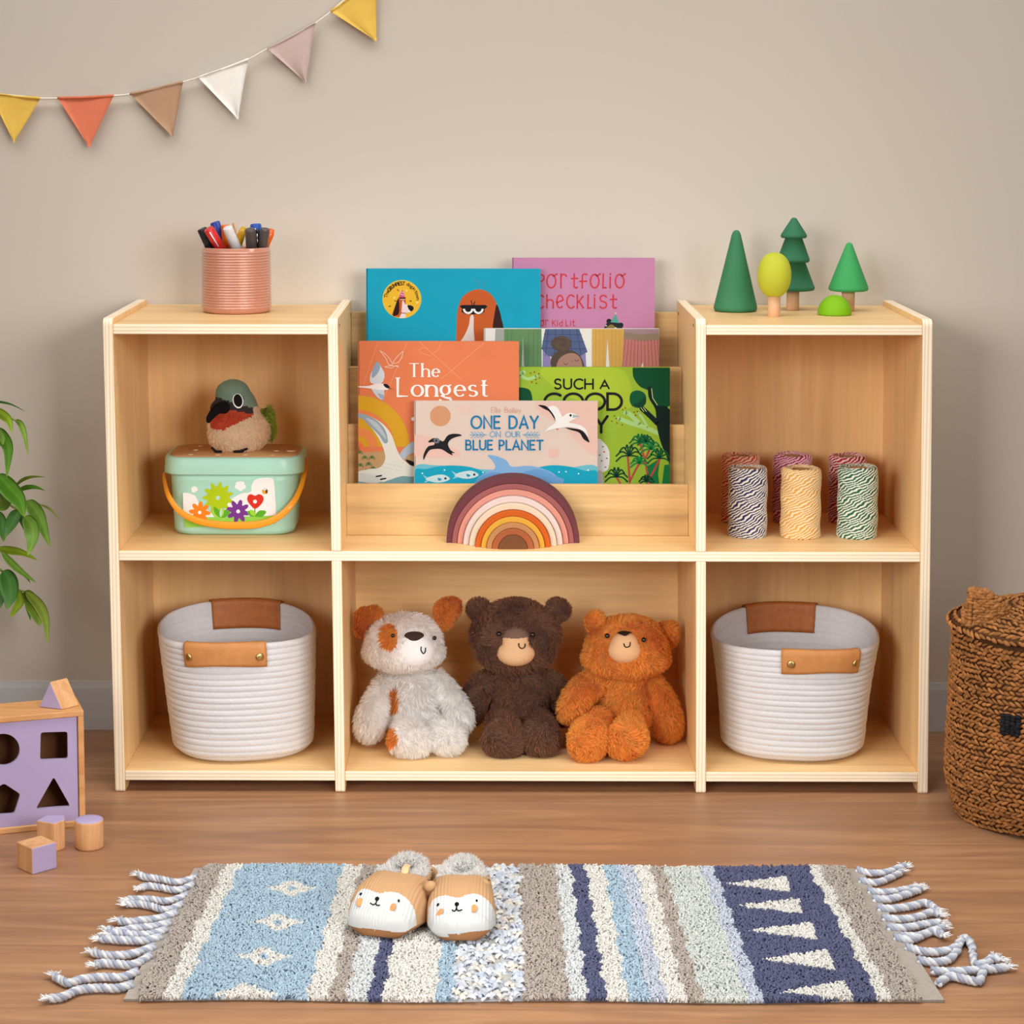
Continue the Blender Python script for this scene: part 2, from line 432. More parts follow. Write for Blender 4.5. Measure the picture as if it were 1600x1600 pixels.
# baseboard
zb1 = atY(1540, 1067, WALL_Y)[2]
M_base = plain('painted_baseboard', C(200, 200, 200), 0.5, 0.3, 0.02, 3)
mb = MB(); T_ = 0.0025
pr = [(WALL_Y, 0.0), (WALL_Y - T_, 0.0), (WALL_Y - T_, zb1 - 0.012), (WALL_Y - T_ * 0.6, zb1 - 0.004), (WALL_Y - T_ * 0.5, zb1), (WALL_Y, zb1)]
v, f = prism(pr, lambda a, b_: (-3.2, a, b_), lambda a, b_: (3.2, a, b_)); mb.add(v, f, smooth=False)
tag(mb.build('baseboard_back', M_base), kind='structure')

# ------------------------------------------------------------------ shelf unit
XP = [-0.56424, -0.23084, 0.3146, 0.64988]; TP = 0.0152; RACK = -0.01088
ZT, ZS, ZM, ZB, TB = 0.7206, 0.7119, 0.3709, 0.0332, 0.0152
SHELF_D = 0.3325
shelf = empty('bookshelf', (0.05, SHELF_D / 2, 0))
tag(shelf, 'low birch plywood shelf unit with six compartments and a stepped book display', 'shelf')
def rk(x, z): return x + RACK * z
def board(name, x0, x1, y0, y1, z0, z1, mats, fmat, bevel=0.0012):
    v, f = box(x0, x1, y0, y1, z0, z1)
    v = [(rk(a, c), b_, c) for a, b_, c in v]
    mb = MB(); mb.add(v, f, fmat, smooth=False)
    return mb.build(name, mats, shelf, bevel=bevel)
def upright(name, x0, prof):
    # prof: list of (y,z); extruded across the thickness
    n = len(prof)
    v, f = prism(prof, lambda y, z: (rk(x0, z), y, z), lambda y, z: (rk(x0 + TP, z), y, z))
    mi = []
    for i in range(n):
        mi.append(1)
    mi += [0, 0]
    mb = MB(); mb.add(v, f, mi, smooth=False)
    return mb.build(name, [M_birch_z, M_ply_x], shelf, bevel=0.0016)
def arcp(cy, cz, r, a0, a1, n=6): return [(cy + r * math.cos(math.radians(a)), cz + r * math.sin(math.radians(a))) for a in np.linspace(a0, a1, n)]
def side_profile(z0, z1, foot, top):
    p = []
    if foot: p += [(0.003, z0), (0.03, z0), (0.045, 0.004), (0.058, 0.016), (0.07, 0.019), (SHELF_D - 0.07, 0.019), (SHELF_D - 0.058, 0.016), (SHELF_D - 0.045, 0.004), (SHELF_D - 0.03, z0), (SHELF_D, z0)]
    else: p += [(0, z0), (SHELF_D, z0)]
    if top: p += arcp(SHELF_D - 0.010, z1 - 0.010, 0.010, 0, 90) + arcp(0.010, z1 - 0.010, 0.010, 90, 180)
    else: p += [(SHELF_D, z1), (0, z1)]
    if foot: p += [(0, z0 + 0.003)]
    return p
upright('side_panel', XP[0], side_profile(0, ZT, True, True))
upright('side_panel', XP[3], side_profile(0, ZT, True, True))
for i in (1, 2):
    upright('divider', XP[i], side_profile(ZM, ZT, False, True))
    upright('divider', XP[i], side_profile(0, ZM - TB, True, False))
LV = [M_birch_x, M_ply_z]; LF = [0, 0, 1, 1, 1, 1]
board('top_board', XP[0] + TP, XP[1], 0.0012, SHELF_D, ZS - TB, ZS, LV, LF)
board('top_board', XP[2] + TP, XP[3], 0.0012, SHELF_D, ZS - TB, ZS, LV, LF)
board('middle_board', XP[0] + TP, XP[3], 0.0008, SHELF_D, ZM - TB, ZM, LV, LF)
for a, b_ in ((0, 1), (1, 2), (2, 3)):
    board('bottom_board', XP[a] + TP, XP[b_], 0.0012, SHELF_D, ZB - TB, ZB, LV, LF)
BY0, BY1 = SHELF_D - 0.012, SHELF_D - 0.006
for a, b_ in ((0, 1), (2, 3)):
    board('back_panel', XP[a] + TP, XP[b_], BY0, BY1, ZM, ZS - TB, [M_birch_z], 0, 0)
for a, b_ in ((0, 1), (1, 2), (2, 3)):
    board('back_panel', XP[a] + TP, XP[b_], BY0, BY1, ZB, ZM - TB, [M_birch_x if a == 1 else M_birch_z], 0, 0)
# stepped book display: four upright boards, two slot floors
xa, xb = XP[1] + TP, XP[2]
TIERS = [(0.122, 757, 0.011), (0.185, 663.5, 0.010), (0.235, 573.5, 0.010), (0.3065, 487.5, 0.010)]
for Y, yp, t in TIERS:
    zt = atY(800, yp, Y)[2]
    board('display_board', xa, xb, Y, Y + t, ZM, zt, [M_maple], 0, 0.0015)
SLOT2 = 0.50; SLOT3 = 0.545
board('slot_floor', xa, xb, 0.195, 0.235, SLOT2 - 0.006, SLOT2, [M_birch_x], 0, 0)
board('slot_floor', xa, xb, 0.245, 0.3065, SLOT3 - 0.006, SLOT3, [M_birch_x], 0, 0)
M_screw = plain('dark_screw', C(130, 95, 60), 0.5, 0.4, 0.02)
def screw(x, yp_px, zp_px, sgn):
    Y = yp_px; z = atY(531 if sgn > 0 else 1086, zp_px, Y)[2]
    mb = MB(); P = np.array([[rk(x, z) - sgn * 0.0005, Y, z], [rk(x, z) + sgn * 0.0009, Y, z]])
    v, f = tube(P, [0.0028, 0.0026], 10); mb.add(v, f); mb.build('screw', M_screw, shelf)
for Y, yy in ((0.035, 508), (0.30, 491)): screw(XP[1] + TP, Y, yy, 1)
for Y, yy in ((0.035, 508), (0.295, 490)): screw(XP[2], Y, yy, -1)
# ------------------------------------------------------------------ lettering and printed art
def A_(cx, cy, rx, ry, a0, a1, n=12):
    return [(cx + rx * math.cos(math.radians(a)), cy + ry * math.sin(math.radians(a))) for a in np.linspace(a0, a1, n)]
G = {
 'A': (.80, [[(0, 0), (.40, 1), (.80, 0)], [(.14, .32), (.66, .32)]]),
 'B': (.60, [[(0, 0), (0, 1), (.28, 1)] + A_(.28, .77, .24, .23, 90, -90) + [(0, .54)], [(.28, .54)] + A_(.31, .27, .28, .27, 90, -90) + [(0, 0)]]),
 'C': (.72, [A_(.46, .5, .46, .5, 50, 310, 20)]),
 'D': (.76, [[(0, 0), (0, 1), (.28, 1)] + A_(.28, .5, .46, .5, 90, -90, 18) + [(0, 0)]]),
 'E': (.55, [[(.55, 1), (0, 1), (0, 0), (.55, 0)], [(0, .52), (.46, .52)]]),
 'G': (.86, [A_(.5, .5, .5, .5, 50, 345, 22) + [(.98, .45), (.58, .45)]]),
 'H': (.72, [[(0, 0), (0, 1)], [(.72, 0), (.72, 1)], [(0, .5), (.72, .5)]]),
 'I': (.06, [[(.03, 0), (.03, 1)]]),
 'K': (.6, [[(0, 0), (0, 1)], [(.56, .98), (.02, .42)], [(.2, .58), (.6, 0)]]),
 'L': (.52, [[(0, 1), (0, 0), (.52, 0)]]),
 'M': (.9, [[(0, 0), (.06, 1), (.45, .3), (.84, 1), (.9, 0)]]),
 'N': (.74, [[(0, 0), (0, 1), (.74, 0), (.74, 1)]]),
 'O': (1.0, [A_(.5, .5, .5, .5, 90, 450, 30)]),
 'P': (.56, [[(0, 0), (0, 1), (.26, 1)] + A_(.26, .73, .28, .27, 90, -90) + [(0, .46)]]),
 'R': (.6, [[(0, 0), (0, 1), (.26, 1)] + A_(.26, .75, .27, .25, 90, -90) + [(0, .5)], [(.26, .5), (.6, 0)]]),
 'S': (.58, [A_(.30, .75, .26, .25, 30, 270, 14) + A_(.29, .25, .28, .25, 90, -150, 14)[1:]]),
 'T': (.72, [[(0, 1), (.72, 1)], [(.36, 1), (.36, 0)]]),
 'U': (.68, [[(0, 1)] + A_(.34, .32, .34, .32, 180, 360, 14) + [(.68, 1)]]),
 'Y': (.74, [[(0, 1), (.37, .46), (.74, 1)], [(.37, .46), (.37, 0)]]),
 'a': (.50, [A_(.24, .3, .24, .3, 60, 300, 14), [(.48, .6), (.48, 0)]]),
 'b': (.50, [[(0, 1), (0, 0)], A_(.24, .3, .26, .3, 130, -130, 14)]),
 'c': (.46, [A_(.27, .3, .27, .3, 50, 310, 14)]),
 'd': (.50, [A_(.24, .3, .24, .3, 50, 310, 14), [(.5, 1), (.5, 0)]]),
 'e': (.52, [[(.02, .32), (.50, .32)] + A_(.26, .3, .25, .3, 5, 320, 18)]),
 'f': (.36, [A_(.3, .8, .16, .2, 60, 180, 8) + [(.14, 0)], [(0, .58), (.32, .58)]]),
 'g': (.52, [A_(.24, .34, .22, .25, 0, 360, 18), [(.18, .1), (.1, .02), (.2, -.06), (.4, -.1)] + A_(.26, -.22, .26, .13, 60, -200, 16), [(.38, .55), (.54, .62)]]),
 'h': (.50, [[(0, 1), (0, 0)], A_(.25, .36, .25, .24, 170, 0, 10) + [(.5, 0)]]),
 'i': (.08, [[(.04, .6), (.04, 0)], [(.04, .82), (.04, .86)]]),
 'k': (.46, [[(0, 1), (0, 0)], [(.42, .6), (.02, .25)], [(.16, .36), (.46, 0)]]),
 'l': (.08, [[(.04, 1), (.04, 0)]]),
 'n': (.50, [[(0, .6), (0, 0)], A_(.25, .36, .25, .24, 170, 0, 10) + [(.5, 0)]]),
 'o': (.54, [A_(.27, .3, .27, .3, 90, 450, 20)]),
 'r': (.34, [[(0, .6), (0, 0)], A_(.22, .36, .22, .24, 170, 50, 8)]),
 's': (.40, [A_(.20, .45, .18, .15, 30, 270, 10) + A_(.19, .15, .2, .15, 90, -150, 10)[1:]]),
 't': (.36, [[(.15, .85), (.15, .12)] + A_(.28, .12, .13, .12, 180, 300, 6), [(0, .6), (.34, .6)]]),
 'w': (.7, [[(0, .6), (.18, 0), (.35, .55), (.52, 0), (.7, .6)]]),
 'y': (.46, [[(0, .6), (.24, .02)], [(.48, .6), (.12, -.3)]]),
 # tall narrow hand lettering
 'ho': (.42, [A_(.2, .48, .2, .48, 70, 430, 22) + [(.3, .84), (.46, 1.0)]]),
 'hr': (.36, [[(.02, 1), (.02, 0)], A_(.2, .7, .18, .27, 170, 30, 8)]),
 'ht': (.38, [[(.16, 1), (.15, .1)] + A_(.26, .12, .1, .12, 190, 320, 6), [(0, .66), (.36, .68)]]),
 'hf': (.36, [A_(.26, .84, .13, .15, 40, 180, 8) + [(.12, 0)], [(0, .46), (.34, .48)]]),
 'hl': (.2, [[(.04, 1), (.02, .0), (.2, .02)]]),
 'hi': (.08, [[(.04, .78), (.03, 0)], [(.05, .96), (.05, 1.0)]]),
 'hc': (.42, [A_(.25, .5, .24, .5, 50, 310, 16)]),
 'hh': (.36, [[(.02, 1), (.02, 0)], A_(.19, .44, .17, .2, 160, 0, 8) + [(.35, 0)]]),
 'he': (.42, [[(.03, .42), (.38, .6)] + A_(.22, .5, .2, .48, 15, 310, 18)]),
 'hk': (.38, [[(.02, 1), (.02, 0)], [(.36, .9), (.04, .4)], [(.12, .52), (.38, .02)]]),
 'hs': (.4, [A_(.22, .74, .18, .24, 30, 260, 12) + A_(.2, .25, .19, .25, 80, -150, 12)[1:]]),
 'hP': (.45, [[(.02, 0), (.04, 1)], [(0, .96)] + A_(.22, .72, .24, .26, 90, -90) + [(.04, .46)]]),
 'hK': (.45, [[(.02, 1), (.02, 0)], [(.42, .98), (.04, .42)], [(.12, .5), (.45, 0)]]),
 'hd': (.42, [A_(.2, .3, .19, .3, 60, 300, 12), [(.38, .95), (.4, 0)]]),
 'hL': (.4, [[(.02, 1), (.02, 0), (.38, .02)]]),
}
class Art:
    """printed layers on a flat cover; drawn in cover coordinates through the plane P0,n"""
    def __init__(s, mb, P0, n, mi=0, lift=0.000015):
        s.mb = mb; s.P0 = np.array(P0, float); s.n = np.array(n, float); s.k = 0; s.mi = mi; s.lift = lift; s.clip = None
    def P(s, x, y):
        return atP(x, y, s.P0, s.n) + s.n * (s.k * s.lift)
    def up(s): s.k += 1
    def poly(s, pts, col, up=True):
        if up: s.k += 1
        if s.clip:
            cx0_, cx1_, cy0_, cy1_ = s.clip
            for ax, lim, sg in ((0, cx0_, 1), (0, cx1_, -1), (1, cy0_, 1), (1, cy1_, -1)):
                out = []
                for i in range(len(pts)):
                    p, q = pts[i - 1], pts[i]
                    ip = (p[ax] - lim) * sg >= 0; iq = (q[ax] - lim) * sg >= 0
                    if ip != iq:
                        t = (lim - p[ax]) / (q[ax] - p[ax]); out.append((p[0] + (q[0] - p[0]) * t, p[1] + (q[1] - p[1]) * t))
                    if iq: out.append(tuple(q))
                pts = out
                if len(pts) < 3: return
        V = [s.P(x, y) for x, y in pts]
        # keep the face towards the viewer
        a = sum((pts[i][0] * pts[(i + 1) % len(pts)][1] - pts[(i + 1) % len(pts)][0] * pts[i][1]) for i in range(len(pts)))
        f = list(range(len(pts)))
        if a > 0: f = f[::-1]
        s.mb.add(V, [f], s.mi, col, smooth=False)
    def curve(s, pts, col, n=6, up=True): s.poly([tuple(p) for p in cat(pts, n, True)], col, up)
    def ell(s, x, y, rx, ry, col, rot=0, up=True, n=28):
        c, d = math.cos(rot), math.sin(rot)
        s.poly([(x + rx * math.cos(a) * c - ry * math.sin(a) * d, y + rx * math.cos(a) * d + ry * math.sin(a) * c) for a in np.linspace(0, 2 * PI, n, endpoint=False)], col, up)
    def ring(s, x, y, r0, r1, a0, a1, col, n=30, sy=1.0, up=True):
        o = [(x + r1 * math.cos(math.radians(a)), y - sy * r1 * math.sin(math.radians(a))) for a in np.linspace(a0, a1, n)]
        i = [(x + r0 * math.cos(math.radians(a)), y - sy * r0 * math.sin(math.radians(a))) for a in np.linspace(a1, a0, n)]
        s.poly(o + i, col, up)
    def stroke(s, pts, w, col, serif=False, up=True, taper=False):
        """ribbon of width w (a number, or per point); pts in picture units"""
        if up: s.k += 1
        P = np.array(pts, float)
        keep = [0] + [i for i in range(1, len(P)) if np.hypot(*(P[i] - P[i - 1])) > 1e-6]
        closed = np.hypot(*(P[0] - P[-1])) < 1e-4 and len(P) > 3
        P = P[keep]; n = len(P)
        if n < 2: return
        D = np.diff(P, axis=0); D /= np.hypot(D[:, 0], D[:, 1])[:, None]
        W = np.broadcast_to(np.asarray(w, float), (n,)) / 2
        if taper: W = W * (1 - 0.85 * np.linspace(0, 1, n))
        L = []; Rr = []
        for i in range(n):
            if closed and (i == 0 or i == n - 1): d0, d1 = D[-1], D[0]
            else: d0 = D[max(i - 1, 0)]; d1 = D[min(i, n - 2)]
            t = d0 + d1; l = np.hypot(*t); t = t / l if l > 1e-6 else d1
            nn = np.array([-t[1], t[0]])
            m_ = 1.0 / max(0.45, abs(np.dot(nn, np.array([-d1[1], d1[0]]))))
            ww = W[i]
            if serif: ww = ww * (0.32 + 0.68 * abs(t[1]) ** 1.5)
            L.append(P[i] + nn * ww * m_); Rr.append(P[i] - nn * ww * m_)
        if s.clip:
            cl = lambda p: (min(max(p[0], s.clip[0]), s.clip[1]), max(p[1], s.clip[2]))
            L = [cl(p) for p in L]; Rr = [cl(p) for p in Rr]
        V = [s.P(*p) for p in L] + [s.P(*p) for p in Rr]
        f = [[i, i + 1, n + i + 1, n + i] for i in range(n - 1)]
        s.mb.add(V, f, s.mi, col, smooth=False)
        if not serif and not taper and not closed:
            for e, ww in ((P[0], W[0]), (P[-1], W[-1])):
                if ww > 0.25:
                    q = [(e[0] + ww * math.cos(a), e[1] + ww * math.sin(a)) for a in np.linspace(0, 2 * PI, 8, endpoint=False)]
                    s.poly(q[::-1], col, up=False)
    def text(s, txt, x, y, h, w, col, sp=0.22, xs=1.0, serif=False, keys=None, word=0.5, width=None, arc=None, slant=0.0):
        """lettering with its baseline at y (down is positive); h = cap height; width fits the line"""
        s.k += 1
        ks = keys if keys else list(txt)
        adv = []; tot = 0
        for c in ks:
            gw = word if c == ' ' else G[c][0]
            adv.append(tot); tot += gw + sp
        tot -= sp
        if width: xs = width / (tot * h)
        for c, a in zip(ks, adv):
            if c == ' ': continue
            for st in G[c][1]:
                pts = [(x + (a + p + slant * q) * h * xs, y - q * h) for p, q in st]
                ends = pts
                if arc:
                    ax, ay, ar, a0 = arc
                    pp = []
                    for X, Y in pts:
                        th = math.radians(a0) + (X - x) / ar; rr = ar + (y - Y)
                        pp.append((ax + rr * math.sin(th), ay - rr * math.cos(th)))
                    pts = pp
                s.k += .25; s.stroke(pts, w, col, serif=serif, up=False)
                if serif and not arc:
                    for e, o in ((0, 1), (-1, -2)):
                        dx = abs(ends[e][0] - ends[o][0]); dy = abs(ends[e][1] - ends[o][1])
                        if dy > 3 * dx and dy > 0.1 * h and c not in 'oegsSaOC':
                            s.k += .25; xx, yy = ends[e]; L_ = 0.13 * h
                            s.poly([(xx - L_, yy - .03 * h), (xx + L_, yy - .03 * h), (xx + L_, yy + .03 * h), (xx - L_, yy + .03 * h)][::-1], col, up=False)

M_print = attr_mat('printed_card', 0.55, 0.12, 0.035, 25, coat=0.0)
M_pages = plain('book_pages', C(207, 200, 186), 0.8, 0.1, 0.05, 300)
book_mbs = []
def make_book(x0, x1, ytop, Yb, zb, lean, thick, bg, spine=None, label='', side=None):
    """hardback standing cover-forward; returns the drawing surface"""
    ta = math.tan(math.radians(lean))
    n = np.array([0, -math.cos(math.radians(lean)), math.sin(math.radians(lean))])
    P0 = np.array([0, Yb, zb])
    a = atP(x0, ytop, P0, n); b = atP(x1, ytop, P0, n)
    zt = (a[2] + b[2]) / 2
    r = empty('picture_book', ((a[0] + b[0]) / 2, Yb + thick / 2, zb))
    tag(r, label, 'book', 'picture books in the display rack')
    H = (zt - zb) / math.cos(math.radians(lean))
    upv = np.array([0, math.sin(math.radians(lean)), math.cos(math.radians(lean))])
    def W(x, d, h): return np.array([x, 0, 0]) + P0 * [0, 1, 1] - n * d + upv * h
    def slab(x0_, x1_, d0, d1, h0, h1):
        v = [W(x0_, d0, h0), W(x1_, d0, h0), W(x1_, d1, h0), W(x0_, d1, h0), W(x0_, d0, h1), W(x1_, d0, h1), W(x1_, d1, h1), W(x0_, d1, h1)]
        return v, [[0, 3, 2, 1], [4, 5, 6, 7], [0, 1, 5, 4], [1, 2, 6, 5], [2, 3, 7, 6], [3, 0, 4, 7]]
    mb = MB()
    for d0, d1 in ((0.0, 0.0022), (thick - 0.0022, thick)):
        v, f = slab(a[0], b[0], d0, d1, 0, H); mb.add(v, f, 0, bg, smooth=False)
    v, f = slab(a[0] - 0.0004, a[0] + 0.002, 0, thick, 0, H); mb.add(v, f, 0, spine or bg, smooth=False)
    pg = MB(); v, f = slab(a[0] + 0.002, b[0] - 0.004, 0.0022, thick - 0.0022, 0.003, H - 0.003); pg.add(v, f, smooth=False)
    pg.build('pages', M_pages, r)
    art = Art(mb, P0 + n * 0.0001, n)
    art.clip = (x0 + .3, x1 - .3, ytop + .3, 800)
    book_mbs.append((mb, r))
    return art
WHITE = C(216, 214, 209); BLK = C(19, 17, 21)

# --- pink book
a = make_book(800.5, 1023.5, 403, 0.279, SLOT3, 2, 0.011, C(185, 124, 158), label='pink picture book with red hand lettering about a portfolio checklist, rearmost on the right')
RED = C(192, 58, 65)
def letters(a, base, h, w, col, items):
    for g_, x0, x1 in items:
        sx = (x1 - x0) / max(.06, G[g_][0])
        for st in G[g_][1]:
            a.k += .25; a.stroke([(x0 + p * sx if G[g_][0] > .1 else (x0 + x1) / 2 + (p - .04) * h, base - q * h) for p, q in st], w, col, up=False)
letters(a, 449.8, 21.8, 2.5, RED, [('hP', 837, 850), ('ho', 854.5, 869), ('hr', 876, 885), ('ht', 893, 903), ('hf', 906, 917), ('ho', 922.5, 936.5), ('hl', 941.5, 947), ('hi', 952, 955), ('ho', 961.5, 975.5)])
letters(a, 481.6, 20.6, 2.5, RED, [('hc', 838, 849.5), ('hh', 854, 864.5), ('he', 869.5, 880), ('hc', 885.5, 897), ('hk', 901.5, 911.5), ('hl', 918, 923.5), ('hi', 928, 930), ('hs', 936.5, 948), ('ht', 954, 964)])
letters(a, 509.2, 9.2, 1.3, RED, [('hf', 838, 842), ('ho', 844.5, 850), ('hr', 852.5, 857), ('hK', 863, 868.5), ('hi', 870.5, 871.5), ('hd', 874, 879), ('hL', 884, 888), ('hi', 891, 892), ('ht', 894, 898.5)])
for x_, y_ in ((951.5, 502), (970, 508)): a.ell(x_, y_, 4, 4, C(28, 29, 33), up=False)
a.curve([(943, 514), (949, 504), (958, 500), (967, 504), (973, 514), (973, 520), (943, 520)], C(36, 38, 40))
a.curve([(948, 512), (956, 507), (963, 514), (960, 520), (948, 520)], C(130, 112, 54))
a.poly([(954, 503.5), (962, 490), (967, 504.5)], C(75, 156, 137)); a.ell(962, 489.5, 1.6, 1.6, C(206, 176, 132)); a.ell(947, 509, 1.3, 1, WHITE); a.ell(962, 512.5, 1.6, 1.1, WHITE)

# --- blue dog book
TEAL = C(17, 147, 174)
a = make_book(572.5, 844.5, 420, 0.260, SLOT3, 2, 0.012, TEAL, label='bright blue picture book with a grumpy brown dog on its cover')
OR = C(181, 84, 36)
a.poly(list(map(tuple, cat([(711, 620), (712, 560), (713, 520), (715, 485), (722, 465), (735, 455), (748, 452), (762, 456), (773, 468), (779, 488), (783, 520), (785, 560), (786, 620)], 5))), OR)
a.curve([(776, 476), (781, 487), (784, 500), (787, 515), (790, 560), (774, 560), (770, 515), (772, 495)], C(51, 22, 22))
a.curve([(735, 494), (740, 494), (740, 512), (740, 560), (710, 560), (708, 545), (722, 530), (732, 510)], C(207, 191, 183))
a.poly([(718, 479), (722, 476.5), (758, 476.5), (762, 479), (757, 483), (757, 487), (751, 491), (727, 491), (721, 487), (722, 482)], BLK)
for x_ in (731.5, 747.5): a.ring(x_, 482.5, 4.8, 8.2, 180, 360, WHITE); a.ell(x_, 482.6, 4.9, 4.9, BLK)
a.poly([(720, 477), (760, 477), (758, 481.2), (722, 481.2)], BLK)
a.stroke([(738, 476), (736, 470)], 1.3, BLK); a.stroke([(740.5, 476), (742, 471)], 1.3, BLK)
a.stroke(cat([(740, 436), (746, 440), (748, 448)], 5), 0.9, C(79, 140, 145)); a.stroke(cat([(753, 438), (756, 443), (755, 449)], 5), 0.9, C(79, 140, 145))
bx, by = 628, 467.5
a.ell(bx, by, 30.4, 30.0, C(195, 181, 73), n=48); a.ell(bx, by, 29.0, 28.7, C(215, 168, 42), n=48)
for x_, y_, r_, c_ in ((609, 478.5, .35, C(96, 52, 17)), (618, 470.3, 0, C(132, 70, 17)), (641.5, 470.3, -.3, C(96, 52, 17)), (622, 453.5, -1, C(114, 61, 17)), (616, 465.3, .1, C(220, 204, 114)), (635.5, 454, 1.3, C(220, 204, 114)), (651.7, 472.8, .4, C(220, 204, 114))):
    a.ell(x_, y_, 2.3, .9 if c_[1] < .5 else 1.4, c_, rot=-r_, n=8)
a.poly([(623, 464), (633.5, 464), (634, 474), (632, 494), (626, 496.3), (617, 494.5), (612, 492)], OR)
a.curve([(622.5, 466), (624, 480), (623, 490), (619, 493), (614, 493), (617, 480)], C(42, 15, 15))
a.curve([(629, 469.5), (633, 475), (637, 476.5), (640, 484), (641, 487.5), (634, 489.5), (634, 496), (629, 497), (624, 496.5), (627, 489)], C(216, 198, 195))
a.curve([(637, 477), (644, 478), (646.4, 482), (643, 486.5), (638.5, 483)], BLK)
a.poly([(628.7, 452.5), (632.8, 464.6), (623.3, 463.4)], C(183, 72, 137)); a.stroke([(625, 459), (631, 461.5)], 1, C(216, 176, 198)); a.stroke([(626.6, 455.8), (630.6, 457.6)], 1, C(216, 176, 198))
a.stroke([(625, 465.8), (633, 465.8)], 2, C(44, 15, 15)); a.stroke([(626, 467.6), (629, 467.7)], .9, WHITE); a.stroke([(630, 467.6), (632.6, 467.6)], .9, WHITE)
a.stroke([(626.5, 488.8), (634, 489.4)], 1.2, C(149, 35, 44))
BD = C(51, 38, 12)
a.text('The', 0, 0, 5.0, 0.8, BD, arc=(bx, by, 23.0, -84), sp=.16)
a.text('GRUMPIEST', 0, 0, 5.2, 1.1, BD, arc=(bx, by, 22.2, -58), sp=.24, xs=.68)
a.text('dog', 0, 0, 5.0, 0.8, BD, arc=(bx, by, 22.8, 18), sp=.16)
a.text('in', 0, 0, 5.0, 0.8, BD, arc=(bx, by, 22.8, 45), sp=.16)
a.text('town', 0, 0, 5.0, 0.8, BD, arc=(bx, by, 22.8, 60), sp=.15)

# --- book with many legs
a = make_book(756.5, 1030, 513.5, 0.2075, SLOT2, 2, 0.010, C(205, 202, 194), label='white picture book showing legs in coloured clothes and a girl with a bun')
ZW = 640
a.poly([(774, 514), (788, 514), (786, ZW), (770, ZW)], C(145, 147, 140)); a.poly([(812, 540), (818, 525), (823, 575), (826, ZW), (806, ZW)], C(167, 170, 163))
GR = C(89, 124, 82); a.poly([(787.5, 514), (846, 514), (847, ZW), (822, ZW), (817, 526), (812, ZW), (789, ZW)], GR)
for x_ in (793, 800, 826, 834, 841): a.stroke([(x_, 516), (x_ - 1, 575)], .8, C(73, 107, 70))
a.poly([(848, 545), (860, 558), (862, ZW), (847, ZW)], C(123, 112, 154)); a.poly([(906, 555), (915, 552), (919, ZW), (904, ZW)], C(123, 112, 154))
BL = C(73, 86, 119); a.poly([(852, 514), (905, 514), (918, 550), (905, 557), (880, 562), (856, 556), (846, 545)], BL)
for i in range(5): a.stroke([(857 + i * 11, 514), (852 + i * 14, 556)], .8, C(45, 54, 84))
for y_ in (522, 533, 544): a.stroke([(850 - (y_ - 522) * .2, y_), (907 + (y_ - 514) * .3, y_ + 1)], .8, C(45, 54, 84))
HR = C(75, 61, 52); a.ell(877, 537, 16, 12, HR); a.curve([(861, 574), (861, 560), (868, 551), (880, 545), (897, 549), (909, 560), (913, 580), (900, 600), (865, 600)], HR)
a.curve([(869, 578), (873, 562), (885, 553), (900, 553), (909, 566), (908, 590), (890, 600), (872, 596)], C(149, 112, 96))
for i in range(6): a.ring(877, 537, 3 + i * 2.1, 3.5 + i * 2.1, 20 + 50 * i, 200 + 55 * i, C(98, 82, 70), sy=.75, up=False)
for x_, y_ in ((884, 566.5), (901, 561)): a.ring(x_, y_, 2.6, 3.4, 190, 350, C(44, 31, 28))
a.ring(894, 565.5, 1.4, 2.0, 10, 200, C(96, 66, 54)); a.ring(888, 572, 3, 3.7, 230, 330, C(96, 52, 49)); 
YL = C(188, 147, 73); a.poly([(925, 514), (975, 514), (972, ZW), (957, ZW), (949, 524), (943, ZW), (925, ZW)], YL)
for x_ in (931, 937, 943, 956, 962, 968): a.stroke([(x_, 516), (x_, 575)], .7, C(167, 128, 58))
a.poly([(975, 514), (1029.5, 514), (1029.5, ZW), (970, ZW)], C(174, 109, 102)); a.poly([(1001, 574), (1004.5, 566), (1008, ZW), (998, ZW)], C(205, 198, 189))
a.poly([(975, 514), (1029.5, 514), (1029.5, 531), (1002, 533), (974.5, 529)], C(128, 112, 93)); a.poly([(975, 514), (1029.5, 514), (1029.5, 520), (1000, 523), (975, 518)], C(144, 119, 124))
for i in range(11): a.stroke([(977 + i * 5, 531), (972 + i * 6, 576)], .7, C(132, 68, 68))

# --- such a good day
a = make_book(780.5, 1047, 574, 0.167, ZM, 1.5, 0.010, C(132, 161, 44), label='lime green picture book with dark trees and palms, lettering in black')
a.curve([(850, 574.5), (960, 574.5), (985, 600), (980, 640), (900, 625), (860, 600)], C(147, 170, 45))
PG = C(146, 184, 114)
for pts, w in (([(780.8, 598), (800, 590), (818, 582)], 8), ([(785, 594), (794, 576)], 6), ([(812, 586), (825, 592), (838, 588)], 5), ([(1035, 680), (1008, 668), (985, 661), (967, 654)], 7), ([(1000, 663), (985, 648), (977, 645)], 7), ([(1012, 668), (1003, 652), (997, 646)], 4)):
    a.stroke(cat(pts, 5), w, PG)
for x_, y_ in ((829, 583), (835, 581.5), (842, 584), (837, 593), (831, 597), (838, 599), (843, 590.5), (786, 579), (802, 579), (960, 650), (963, 654), (956, 658), (964, 661), (972, 664), (973, 640), (977, 637.5), (991, 644), (996, 643), (993, 649)): a.ell(x_, y_, 1.5, 1.3, C(132, 73, 22), up=False, n=8)
DG = C(3, 65, 36); DG2 = C(5, 45, 29)
a.curve([(784, 640), (786, 618), (800, 607), (815, 605.5), (828, 610), (832, 626), (832, 650)], DG)
